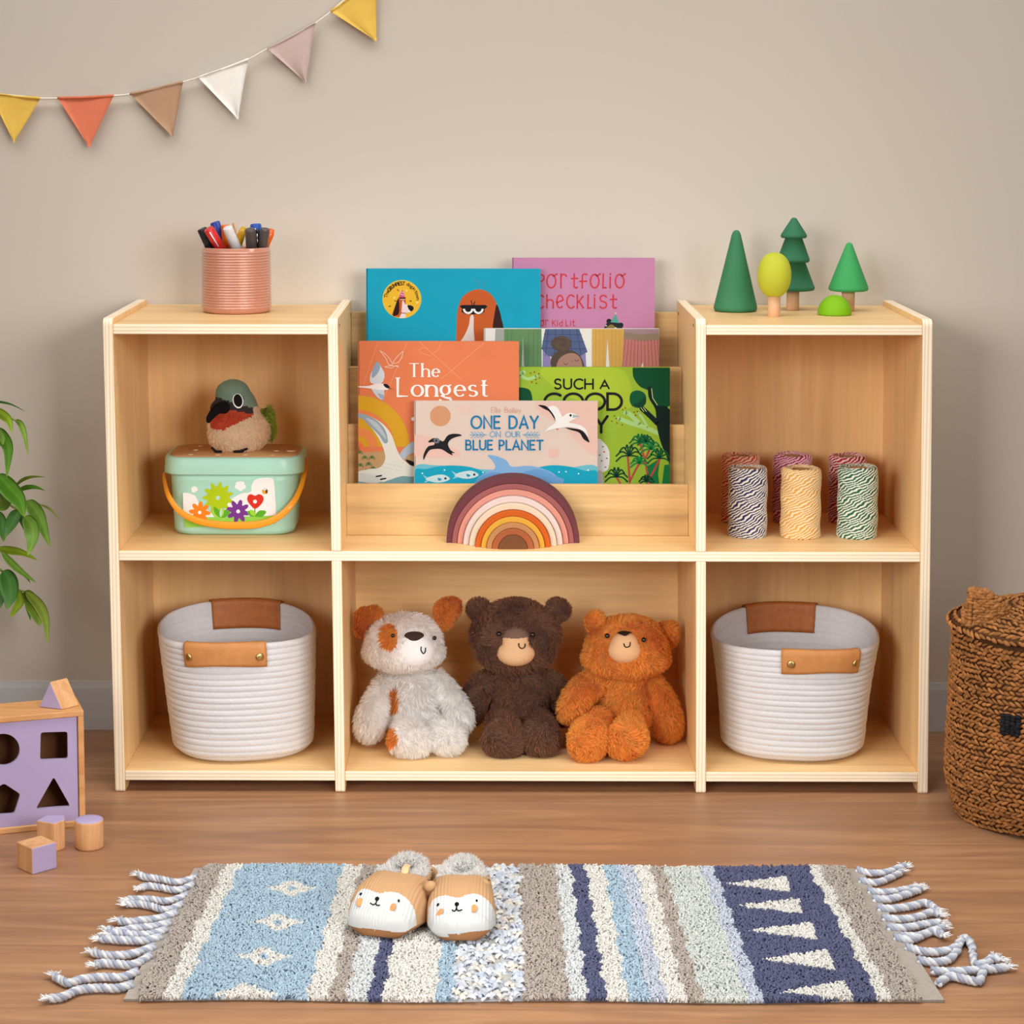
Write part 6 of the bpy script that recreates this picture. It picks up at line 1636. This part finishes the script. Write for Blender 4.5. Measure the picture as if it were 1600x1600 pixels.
slipper('left plush slipper, tan knit with white smiling animal face, turned outward on the rug', dict(cx=592, yf=1468, hw=63, yaw=-.30, L=.124, h=61,
    white=[(60, 640), (120, 440), (185, 325), (225, 298), (270, 302), (330, 325), (390, 345), (450, 330), (520, 328), (590, 350), (660, 400), (710, 470), (735, 540), (742, 640)],
    sole=[(60, 660), (180, 675), (400, 695), (560, 722), (640, 715), (760, 640)],
    eyes=[(212, 352, 1.4, 1.9, -.4), (573, 417, 1.2, 1.9, 0)], cheeks=[(198, 432, 5.6, 6.4, -.4), (516, 483, 6.2, 6.2, 0)], nose=(366, 398),
    mouth=[(366, 410), (352, 438), (330, 455), (304, 440)], lip=[(348, 442), (366, 460), (388, 460)],
    ears=[([(780, 250, .62)], (8.5, 5.5), .35)], tab=((625, 165), (655, 75))))
slipper('right plush slipper, tan ribbed knit with white smiling animal face, pointing straight forward', dict(cx=719, yf=1474, hw=56, yaw=-.02, L=.124, h=61,
    white=[(850, 640), (862, 480), (900, 405), (960, 370), (1030, 362), (1090, 378), (1145, 390), (1210, 360), (1280, 345), (1350, 355), (1420, 400), (1470, 460), (1500, 530), (1505, 640)],
    sole=[(850, 720), (960, 755), (1100, 745), (1250, 715), (1400, 702), (1500, 680)],
    eyes=[(950, 455, 1.2, 2.2, -.4), (1320, 416, 1.2, 1.5, 0)], cheeks=[(971, 534, 5.0, 7.0, -.35), (1297, 492, 6.2, 5.6, .3)], nose=(1131, 450),
    mouth=[(1133, 465), (1128, 495), (1108, 518), (1086, 505)], lip=[(1125, 490), (1145, 512), (1178, 504)],
    ears=[([(875, 275, .5)], (10, 8.5), -.4), ([(1400, 250, .62)], (9, 7), .45)], tab=None))
# ------------------------------------------------------------------ shape sorter and blocks
M_lav = plain('lavender_paint', C(176, 160, 196), 0.6, 0.25, 0.04, 12)
M_beech = wood('beech', C(220, 164, 108), C(200, 140, 86), 'x', 1.4, 0.5, 0.8, rings=False)
M_beech2 = wood('beech_block', C(224, 172, 122), C(206, 148, 98), 'z', 3.0, 0.5, 1.0, rings=False)
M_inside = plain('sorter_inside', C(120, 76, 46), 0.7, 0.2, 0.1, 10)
def S4(X, Y): return (X / 4.7059, 1040 + Y / 4.7059)
# right front bottom corner of the box and its left neighbour on the floor give its turn
A0 = atZ(*S4(630, 1180), 0); B0 = atZ(*S4(0, 1243), 0)
ux = (A0 - B0); ux /= np.linalg.norm(ux); uy = np.array([-ux[1], ux[0], 0]); uz = np.array([0, 0, 1.0])
Hs = atP(*S4(630, 328), A0, uy)[2]; Ws = .236; Ds = .075; fr = .0085
def SB(a, b_, c): return A0 + ux * a + uy * b_ + uz * c      # a<=0 to the left, b depth, c height
def sbox(a0, a1, b0, b1, c0, c1):
    v, f = box(0, 1, 0, 1, 0, 1); v = np.array(v); return np.array([SB(a0 + (a1 - a0) * p[0], b0 + (b1 - b0) * p[1], c0 + (c1 - c0) * p[2]) for p in v]), f
sort = empty('shape_sorter', tuple(SB(-Ws / 2, Ds / 2, 0))); tag(sort, 'wooden shape sorter box with a lavender front panel of cut-out shapes on the floor', 'toy')
for nm, q in (('frame_board', (-Ws, 0, 0, Ds, Hs - fr, Hs)), ('frame_board', (-Ws, 0, 0, Ds, 0, fr)), ('frame_board', (-fr, 0, 0, Ds, fr, Hs - fr)), ('frame_board', (-Ws, -Ws + fr, 0, Ds, fr, Hs - fr)), ('back_board', (-Ws + fr, -fr, Ds - .006, Ds, fr, Hs - fr))):
    mb = MB(); v, f = sbox(*q); mb.add(v, f, smooth=False); mb.build(nm, M_beech if nm != 'back_board' else M_inside, sort, bevel=.0012)
# front panel with holes: outline and holes bridged by a grid of strips
pb = .004
P_front = SB(0, pb, 0)
def hole_pts(kind):
    if kind == 'circle': return [S4(25 + 120 * math.cos(t), 618 + 117 * math.sin(t)) for t in np.linspace(0, 2 * PI, 40, endpoint=False)]
    if kind == 'square':
        o = []
        for cx_, cy__, a0 in ((478, 505, -90), (480, 668, 0), (314, 675, 90), (318, 510, 180)):
            for a in np.linspace(a0, a0 + 90, 6): o.append(S4(cx_ + 19 * math.cos(math.radians(a)), cy__ + 19 * math.sin(math.radians(a))))
        return o
    if kind == 'penta': c = [(28, 865), (150, 945), (105, 1090), (-60, 1100), (-100, 955)]
    if kind == 'tri': c = [(395, 818), (518, 1035), (262, 1055)]
    o = []
    n = len(c); r = 14
    for i in range(n):
        p, q, s_ = np.array(c[i - 1]), np.array(c[i]), np.array(c[(i + 1) % n])
        d0 = (p - q) / np.linalg.norm(p - q); d1 = (s_ - q) / np.linalg.norm(s_ - q); k = 22
        for t in np.linspace(0, 1, 5): o.append(S4(*((1 - t) ** 2 * (q + d0 * k) + 2 * t * (1 - t) * q + t * t * (q + d1 * k))))
    return o
import mathutils.geometry as mg
outl = [SB(-Ws + fr, pb, fr), SB(-fr - .001, pb, fr), SB(-fr - .001, pb, Hs - fr - .001), SB(-Ws + fr, pb, Hs - fr - .001)]
def local(P): d = P - A0; return (float(d @ ux), float(d[2]))
holes = [[local(atP(*p, P_front, uy)) for p in hole_pts(k)] for k in ('circle', 'square', 'penta', 'tri')]
loops2 = [[local(p) for p in outl]] + holes
pv = [Vector((a_, c_, 0)) for lp in loops2 for a_, c_ in lp]
tess = mg.tessellate_polygon([[Vector((a_, c_, 0)) for a_, c_ in lp] for lp in loops2])
n_ = len(pv); V = [SB(p[0], pb, p[1]) for p in pv] + [SB(p[0], pb + .006, p[1]) for p in pv]
F = []
for t in tess:
    a_, b_, c_ = (pv[i] for i in t); ar = (b_[0] - a_[0]) * (c_[1] - a_[1]) - (b_[1] - a_[1]) * (c_[0] - a_[0])
    t = list(t) if ar > 0 else list(t)[::-1]; F.append(t); F.append([n_ + i for i in t[::-1]])
o_ = 0
for li, lp in enumerate(loops2):
    k = len(lp)
    for i in range(k):
        F.append([o_ + i, o_ + (i + 1) % k, n_ + o_ + (i + 1) % k, n_ + o_ + i][::1 if li else -1])
    o_ += k
mb = MB(); mb.add(V, F, smooth=False); fp = mb.build('front_panel', M_lav, sort); fp['label'] = 'lavender panel with circle, square, pentagon and triangle holes'
# prism on top
zt2 = Hs + .0003
a_ = atZ(*S4(285, 305), zt2); b_ = atZ(*S4(458, 325), zt2); back = atZ(*S4(585, 292), zt2)
bw = b_ - a_; off_ = back - b_; nrm_ = np.cross(bw, off_); hgt = np.linalg.norm(bw) * .93
apx = atP(*S4(365, 118), (a_ + b_) / 2, np.cross(bw, [0, 0, 1.0])); hgt = apx[2] - zt2
tri = [a_, b_, (a_ + b_) / 2 + np.array([0, 0, hgt])]; V = tri + [p + off_ for p in tri]
mb = MB(); mb.add(V, [[0, 1, 2], [5, 4, 3], [0, 3, 4, 1], [1, 4, 5, 2], [2, 5, 3, 0]], [1, 1, 0, 0, 0], smooth=False)
o = mb.build('wooden_block', [M_beech2, M_lav], bevel=.0014, origin=tuple((a_ + back) / 2)); tag(o, 'triangular wooden block with a lavender end on top of the shape sorter', 'toy block', 'wooden shape blocks')
# cube
c0 = atZ(*S4(238, 1540), 0); c1 = atZ(*S4(385, 1505), 0); c2 = atZ(*S4(92, 1510), 0)
al = math.radians(44); sdl = .0390; e1 = np.array([math.cos(al), math.sin(al), 0]); e2 = np.array([-e1[1], e1[0], 0])
V, f = box(0, 1, 0, 1, 0, 1); hgt = atP(*S4(238, 1345), c0, [0, 1, 0])[2]
V = np.array([c0 + e1 * sdl * p[0] + e2 * sdl * p[1] + uz * hgt * p[2] for p in np.array(V)])
mb = MB(); mb.add(V, f, [0, 0, 1, 0, 1, 0], smooth=False); o = mb.build('wooden_block', [M_beech2, M_lav], bevel=.0016); tag(o, 'cube block with lavender front and wooden sides, nearest on the floor', 'toy block', 'wooden shape blocks')
# cylinder
c_ = atZ(*S4(658, 1335), 0); rr = 106 / 4.7059 * mpp(c_[1]); hgt = atP(*S4(658, 1125), c_, [0, 1, 0])[2]
pr = [(rr * .9, 0), (rr * .98, .0012), (rr, .004), (rr, hgt - .004), (rr * .98, hgt - .0012), (rr * .9, hgt), (rr * .4, hgt)]
v, f = lathe(pr, (c_[0], c_[1], 0), 22); mi = [1 if k >= 22 * 4 and k != len(f) - 2 else 0 for k in range(len(f))]
mb = MB(); mb.add(v, f, mi); o = mb.build('wooden_block', [M_beech2, M_lav]); tag(o, 'round wooden block with a lavender top standing on the floor', 'toy block', 'wooden shape blocks')
# pentagon block
q0 = atZ(*S4(405, 1372), 0); hgt = atP(*S4(405, 1160), q0, [0, 1, 0])[2]; sc_ = mpp(q0[1]) / 4.7059
bp = [q0, atZ(*S4(478, 1345), 0), q0 + np.array([75 * sc_, .030, 0]) * 1.0, q0 + np.array([-60 * sc_, .034, 0]), atZ(*S4(258, 1335), 0)]
bp[4] = np.array([q0[0] - 148 * sc_, q0[1] + .012, 0]); bp[2] = np.array([q0[0] + 40 * sc_, q0[1] + .036, 0]); bp[3] = np.array([q0[0] - 95 * sc_, q0[1] + .036, 0])
n5 = 5; V = [np.array([p[0], p[1], 0]) for p in bp] + [np.array([p[0], p[1], hgt]) for p in bp]
mb = MB(); mb.add(V, [[i, (i + 1) % 5, 5 + (i + 1) % 5, 5 + i] for i in range(5)] + [[4, 3, 2, 1, 0], [5, 6, 7, 8, 9]], [0] * 5 + [0, 1], smooth=False)
o = mb.build('wooden_block', [M_beech2, M_lav], bevel=.0014); tag(o, 'five-sided wooden block with a lavender top, between the cube and the round block', 'toy block', 'wooden shape blocks')

# ------------------------------------------------------------------ wicker basket with ears
M_straw = attr_mat('seagrass', 0.75, 0.2, 0.22, 120, bump=.3, bdist=.0008)
WY = -0.085
WL = atY(1480, 1150, WY)[0]; WR = .150; WX = WL + WR + .004
zr = atY(1560, 1003, WY - WR * .6)[2]
wk = empty('wicker_basket', (WX, WY, 0)); tag(wk, 'brown woven seagrass basket with eared lid and black eye, right of the shelf', 'basket')
def stitches(mb, rows, fn, colf, seed, L=.0135, W=.0052, T=.0036, tilt=.42):
    """plaited strands: fn(row, k)->(centre, tangent, normal); every strand a fat slanted bead"""
    g = np.random.default_rng(seed); n1, n2 = 6, 5
    an = np.linspace(0, 2 * PI, n1, endpoint=False); us = np.linspace(-1, 1, n2)
    prof = np.sqrt(np.maximum(0, 1 - us ** 2)) ** .7 + .12
    C_ = []; Tn = []; Nn = []; K = []
    for c, t, n, k in fn(): C_.append(c); Tn.append(t); Nn.append(n); K.append(k)
    C_ = np.array(C_); Tn = np.array(Tn); Nn = np.array(Nn); cnt = len(C_)
    B_ = np.cross(Nn, Tn); B_ /= np.linalg.norm(B_, axis=1)[:, None]
    tl = (tilt + g.normal(0, .16, cnt)) * np.array(K)
    D_ = Tn * np.cos(tl)[:, None] + B_ * np.sin(tl)[:, None]; E_ = np.cross(Nn, D_)
    l = L * (.85 + .35 * g.random(cnt)); w = W * (.8 + .45 * g.random(cnt)); th = T * (.8 + .4 * g.random(cnt))
    C_ = C_ + g.normal(0, .0006, C_.shape) + Nn * (g.random(cnt) * .0012)[:, None]
    X = (C_[:, None, None, :] + D_[:, None, None, :] * (us[None, :, None, None] * l[:, None, None, None] / 2)
         + E_[:, None, None, :] * (np.cos(an)[None, None, :, None] * (prof[None, :, None, None] * w[:, None, None, None] / 2))
         + Nn[:, None, None, :] * (np.sin(an)[None, None, :, None] * prof[None, :, None, None] * th[:, None, None, None] / 2)
         + Nn[:, None, None, :] * ((-.0018 * us ** 2)[None, :, None, None]))
    F = []
    for j in range(n2 - 1):
        for i in range(n1): F.append([j * n1 + i, j * n1 + (i + 1) % n1, (j + 1) * n1 + (i + 1) % n1, (j + 1) * n1 + i])
    F = np.array(F); per = n1 * n2
    allF = (np.arange(cnt)[:, None, None] * per + F[None]).reshape(-1, 4)
    c0 = colf(C_); c0[:, :3] *= (1 + g.normal(0, .17, cnt))[:, None]; c0 = np.clip(c0, 0, 1)
    mb.add(X.reshape(-1, 3), allF, 0, np.repeat(c0, len(F), axis=0).tolist())
ST = C(160, 106, 58)
def prad(z):
    t = z / zr; return WR * (.90 + .10 * min(1, t * 5) ** .6 + .012 * math.sin(t * 6)) if t < .2 else WR * (1.0 + .012 * math.sin(t * 6) - .03 * max(0, t - .75) * 4 * .5)
def wallf():
    rows = int(zr / .0068)
    for j in range(rows):
        z = .005 + j * .0068; R = prad(z); n = int(2 * PI * R / .0088)
        for i in range(n):
            a = 2 * PI * (i + .5 * (j % 2)) / n
            N_ = np.array([math.cos(a), math.sin(a), 0]); T_ = np.array([-math.sin(a), math.cos(a), 0])
            wv = .0020 * math.sin(a * 5 + j * .4)
            yield np.array([WX, WY, z + wv]) + N_ * R, T_, N_, (1 if j % 2 else -1)
def basecol(P):
    c = np.tile(np.array(ST), (len(P), 1)); x, y = px(P)
    k = (x > 1564) & (x < 1591) & (y > 1114) & (y < 1146) & (P[:, 1] < WY); c[k] = C(30, 28, 32); return c
mb = MB()
pr = [(WR * .86, .001)] + [(prad(z) - .003, z) for z in np.linspace(.003, zr, 20)] + [(WR * .9, zr)]
v, f = lathe(pr, (WX, WY, 0), 64); mb.add(v, f, 0, C(84, 50, 26))
stitches(mb, 0, wallf, lambda P: np.tile(np.array(ST), (len(P), 1)), 1, L=.0125, W=.0046, T=.0036)
for a__ in mb.v: a__[:, 2] = np.maximum(a__[:, 2], .0004)
mb.build('basket_body', M_straw, wk)
# lid: a low woven dome resting on the rim
def lidf():
    for j in range(15):
        q = j / 14; R = WR * (1.03 - .98 * q ** 1.0); z = zr + .006 + .030 * (1 - (1 - q) ** 2) ** .8
        n = max(6, int(2 * PI * R / .0100))
        for i in range(n):
            a = 2 * PI * (i + .5 * (j % 2)) / n; sl = .9 - .5 * q if q < .12 else .25
            N_ = np.array([math.cos(a) * sl, math.sin(a) * sl, math.sqrt(max(0, 1 - sl * sl))]); T_ = np.array([-math.sin(a), math.cos(a), 0])
            yield np.array([WX + R * math.cos(a), WY + R * math.sin(a), z]), T_, N_, (1 if j % 2 else -1)
mb = MB(); pr = [(WR * 1.0, zr + .002)] + [(WR * (1.03 - .98 * q) - .0012, zr + .005 + .030 * (1 - (1 - q) ** 2) ** .8) for q in np.linspace(0, 1, 12)]
v, f = lathe(pr, (WX, WY, 0), 64); mb.add(v, f, 0, C(84, 50, 26)); stitches(mb, 0, lidf, lambda P: np.tile(np.array(ST), (len(P), 1)), 2)
lidw = mb.build('lid', M_straw, wk)
def ear_at(cx_, cy__, sk=1):
    eh = .050; ew = .070; z0 = zr + .014
    # outline: steep near side, long far slope; u runs across, height top(u)
    def topz(u): return eh * (min(1.0, (u + 1.0) / .42 + .35) if u < -.45 else max(.12, math.cos((u + .45) / 1.45 * PI / 2) ** .8))
    def P_(u, t): return np.array([cx_ + sk * u * ew / 2, 0, z0 + topz(u) * t])
    def earf():
        for side in (-1, 1):
            for j in range(13):
                zz_ = (j + .5) / 13 * eh
                n = 13
                for i in range(n):
                    u = ((i + .5) / n * 2 - 1)
                    if zz_ > topz(u): continue
                    yy = cy__ + side * .0065 * math.sqrt(max(.1, 1 - u * u)) + .010 * u * u
                    N_ = np.array([u * .4, side, 0.1]); N_ /= np.linalg.norm(N_); T_ = np.array([1.0, 0, 0]) - N_ * N_[0]; T_ /= np.linalg.norm(T_)
                    yield np.array([cx_ + sk * u * ew / 2, yy, z0 + zz_]), T_, N_, (1 if j % 2 else -1)
    def rimf():
        us = np.linspace(-1, 1, 60); L_ = np.array([[cx_ + sk * u * ew / 2, cy__ + .010 * u * u, z0 + topz(u)] for u in us])
        L_ = np.concatenate([[[L_[0][0], L_[0][1], z0]], L_]); d_ = np.concatenate([[0], np.cumsum(np.linalg.norm(np.diff(L_, axis=0), axis=1))])
        for q in np.arange(.002, d_[-1], .0048):
            p = np.array([np.interp(q, d_, L_[:, k]) for k in range(3)]); p2 = np.array([np.interp(min(q + .002, d_[-1]), d_, L_[:, k]) for k in range(3)]); p1 = np.array([np.interp(max(q - .002, 0), d_, L_[:, k]) for k in range(3)])
            T_ = p2 - p1; T_ /= np.linalg.norm(T_) + 1e-9; N_ = np.cross(T_, [0, 1.0, 0]); N_ *= np.sign(N_[2] + .01) ; N_ /= np.linalg.norm(N_) + 1e-9
            yield p, T_, N_, 1
    mb = MB(); us = np.linspace(-.8, .9, 20); top_ = [(cx_ + sk * u * ew / 2 * .96, z0 + topz(u) * .93) for u in us]; pl_ = [(top_[0][0], z0)] + top_ + [(top_[-1][0], z0)]
    v, f = prism(pl_, lambda x, z: (x, cy__ - .001, z), lambda x, z: (x, cy__ + .005, z)); mb.add(v, f, 0, C(96, 58, 30), smooth=False)
    one = lambda P: np.tile(np.array(ST), (len(P), 1))
    stitches(mb, 0, earf, one, 3, L=.0115, W=.0050, tilt=.3); stitches(mb, 0, rimf, one, 4, L=.012, W=.0075, T=.0075, tilt=.55)
    return mb.build('ear', M_straw, lidw)
eY = WY - .045
ear_at(atY(1547, 970, eY)[0], eY, 1); ear_at(atY(1547, 970, eY)[0] + .17, eY, -1)
# embroidered eyes
def eye_patch(xp, yp):
    P = None
    def ef():
        c = atY(xp, yp, WY - WR); th0 = math.asin(max(-1, min(1, (c[0] - WX) / (WR * .99))))
        zc = atY(xp, yp, WY - WR * math.cos(th0))[2]
        th0 = math.asin((atY(xp, yp, WY - WR * math.cos(th0))[0] - WX) / WR)
        for j in range(7):
            for i in range(4):
                th = th0 + (i - 1.5) * .0072 / WR; z = zc + (j - 3) * .0042
                N_ = np.array([math.sin(th), -math.cos(th), 0]); T_ = np.array([math.cos(th), math.sin(th), 0])
                yield np.array([WX, WY, z]) + N_ * (WR + .0036), T_, N_, 1
    mb = MB(); stitches(mb, 0, ef, lambda P: np.tile(np.array(C(30, 29, 34)), (len(P), 1)), 5, L=.010, W=.0056, T=.0040, tilt=.05)
    e_ = mb.build('embroidered_eye', M_straw, wk); e_['label'] = 'black yarn eye'
eye_patch(1577.5, 1130); eye_patch(1700, 1130)

# ------------------------------------------------------------------ leafy plant
PY = .16
def Lf(X, Y): return (X / 4.0, 610 + Y / 4.0)
potx = atY(-70, 1000, PY)[0] - .03
pl = empty('leafy_plant', (potx, PY, 0)); tag(pl, 'leafy green houseplant with long drooping leaves at the left edge', 'plant')
M_leaf = attr_mat('waxy_leaf', 0.42, 0.4, 0.14, 60)
fuzzy(M_leaf, .3)
M_stem = plain('green_stem', C(120, 134, 66), 0.6, 0.2, 0.1, 60)
M_pot = plain('clay_pot', C(178, 170, 160), 0.8, 0.2, 0.05, 30)
M_soil = plain('potting_soil', C(66, 48, 36), 0.95, 0.1, 0.3, 90, bump=.6, bdist=.003)
mb = MB(); v, f = lathe([(.055, 0), (.070, .002), (.082, .13), (.086, .135), (.086, .15), (.078, .15), (.076, .125), (.02, .122)], (potx, PY, 0), 48); mb.add(v, f); mb.build('plant_pot', M_pot, pl)
mb = MB(); v, f = lathe([(.074, .120), (.073, .126), (.03, .131), (.001, .132)], (potx, PY, 0), 32); mb.add(v, f); mb.build('soil', M_soil, pl)
def leafblade(pts, width, col, dy=0.0, curl=.12):
    """pts: midrib in picture units, width in px"""
    P = np.array([atY(*Lf(x, y), PY + dy - .04 * k / max(1, len(pts) - 1)) for k, (x, y) in enumerate(pts)]); P = cat(P, 6); n = len(P)
    s_ = mpp(PY); T = np.gradient(P, axis=0); T /= np.linalg.norm(T, axis=1)[:, None]
    side = np.cross(T, np.array([0, 1.0, 0])); side /= np.linalg.norm(side, axis=1)[:, None]
    V = []; m_ = 7
    for i in range(n):
        t = i / (n - 1); w = width * 1.2 * s_ / 4 / 2 * (math.sin(PI * min(1, t ** .75 * 1.0)) ** .8 + .03) * (1 - .35 * t ** 3)
        for j in range(m_):
            u = j / (m_ - 1) * 2 - 1
            V.append(P[i] + side[i] * w * u + np.array([0, 1.0, 0]) * (curl * w * (abs(u) ** 1.4) * (1 + .3 * math.sin(9 * t + u))))
    V = np.array(V); N1 = len(V); V2 = V + np.array([0, .0006, 0]); F = []
    for i in range(n - 1):
        for j in range(m_ - 1):
            q = i * m_ + j; F.append([q, q + m_, q + m_ + 1, q + 1]); F.append([N1 + q, N1 + q + 1, N1 + q + m_ + 1, N1 + q + m_])
    rm = [i * m_ for i in range(n)] + [(n - 1) * m_ + j for j in range(1, m_)] + [i * m_ + m_ - 1 for i in range(n - 2, -1, -1)] + [j for j in range(m_ - 2, 0, -1)]
    for i in range(len(rm)): F.append([rm[i], rm[(i + 1) % len(rm)], N1 + rm[(i + 1) % len(rm)], N1 + rm[i]])
    c = np.array(col); cols = []
    for k, fc in enumerate(F):
        q = fc[0] % N1; t = (q // m_) / (n - 1); u = abs((q % m_) / (m_ - 1) * 2 - 1)
        kk = 1 + (.22 if u < .2 else 0); yl = np.array([.12, .10, 0, 0]) * max(0, t - .75) * 3
        cols.append(tuple(np.clip(c * [kk, kk, kk, 1] + yl, 0, 1)))
    mb = MB(); mb.add(np.concatenate([V, V2]), F, 0, cols); mb.build("leaf", M_leaf, pl)
G1, G2, G3, G4 = C(96, 150, 40), C(122, 164, 60), C(72, 124, 44), C(150, 180, 40)
leaves = [([(-60, 60), (0, 72), (70, 88), (155, 130)], 12, G3, .02), ([(-40, 120), (10, 150), (55, 190), (75, 268)], 52, G4, 0), ([(95, 188), (130, 215), (155, 290), (175, 403)], 34, C(140, 172, 62), 0),
 ([(-30, 250), (10, 290), (50, 370), (42, 540)], 72, G1, .0), ([(-30, 240), (-5, 270), (15, 300), (20, 340)], 50, G2, -.01), ([(95, 598), (140, 560), (200, 540), (285, 542)], 18, C(130, 150, 50), .01), ([(110, 630), (160, 608), (220, 605), (282, 626)], 26, G1, .0),
 ([(-20, 530), (50, 610), (120, 690), (150, 790)], 100, G1, -.02), ([(-40, 660), (0, 700), (40, 690), (75, 670)], 90, G2, .01), ([(-20, 760), (5, 820), (20, 890), (22, 945)], 60, G3, 0), ([(110, 745), (90, 790), (55, 860), (30, 920)], 66, G3, .005),
 ([(170, 690), (220, 760), (260, 840), (312, 978)], 84, G2, .0), ([(255, 716), (300, 735), (340, 770), (382, 816)], 14, C(160, 170, 80), .01), ([(150, 790), (190, 850), (200, 930), (175, 1030)], 84, G2, -.025), ([(120, 770), (135, 800), (150, 840), (165, 900)], 40, G3, .01),
 ([(-10, 990), (60, 1000), (140, 1015), (232, 1060)], 44, G4, 0), ([(10, 1010), (70, 1080), (140, 1140), (225, 1200)], 40, G2, -.01), ([(90, 1085), (130, 1130), (160, 1160), (190, 1203)], 26, G2, .0), ([(15, 1130), (50, 1200), (60, 1290), (40, 1370)], 104, G3, -.01), ([(110, 1240), (125, 1310), (95, 1370), (58, 1424)], 46, G4, .01),
 ([(150, 1255), (200, 1330), (235, 1410), (248, 1472)], 84, C(120, 150, 40), .0), ([(160, 1260), (240, 1340), (285, 1440), (297, 1585)], 58, C(140, 160, 56), -.01), ([(-30, 1150), (-5, 1230), (5, 1300), (2, 1360)], 60, G3, .005), ([(150, 1265), (165, 1330), (180, 1390), (192, 1440)], 22, G3, .01)]
for p, w, c_, dy in leaves: leafblade(p, w, c_, dy)
root_ = np.array([potx, PY, .13])
def stem(pts, r=.0022, dy=0):
    P = [atY(*Lf(x, y), PY + dy) for x, y in pts]; P = [root_ + np.array([random.uniform(-.02, .02), 0, 0]), (root_ + P[0]) / 2 + np.array([-.03, 0, .06])] + P
    mb = MB(); v, f = tube(cat(P, 7), np.linspace(r * 1.7, r * .6, (len(P) - 1) * 7 + 1), 8); mb.add(v, f); mb.build('stem', M_stem, pl)
stem([(-140, 700), (-110, 300), (-60, 60)]); stem([(-120, 720), (-70, 330), (-40, 120), (30, 150), (95, 188)]); stem([(-100, 700), (-60, 560), (-20, 530), (40, 560), (95, 598)]); stem([(-80, 700), (-20, 640), (60, 650), (110, 745)], .0018); stem([(-60, 800), (20, 700), (110, 740), (170, 690), (255, 716)], .0018)
stem([(-90, 1050), (-40, 1000), (-10, 990), (10, 1010), (90, 1085)], .0018); stem([(-70, 1200), (-20, 1120), (15, 1130), (60, 1170), (110, 1240), (150, 1255)], .0018); stem([(-120, 500), (-60, 260), (-30, 245)], .0018)
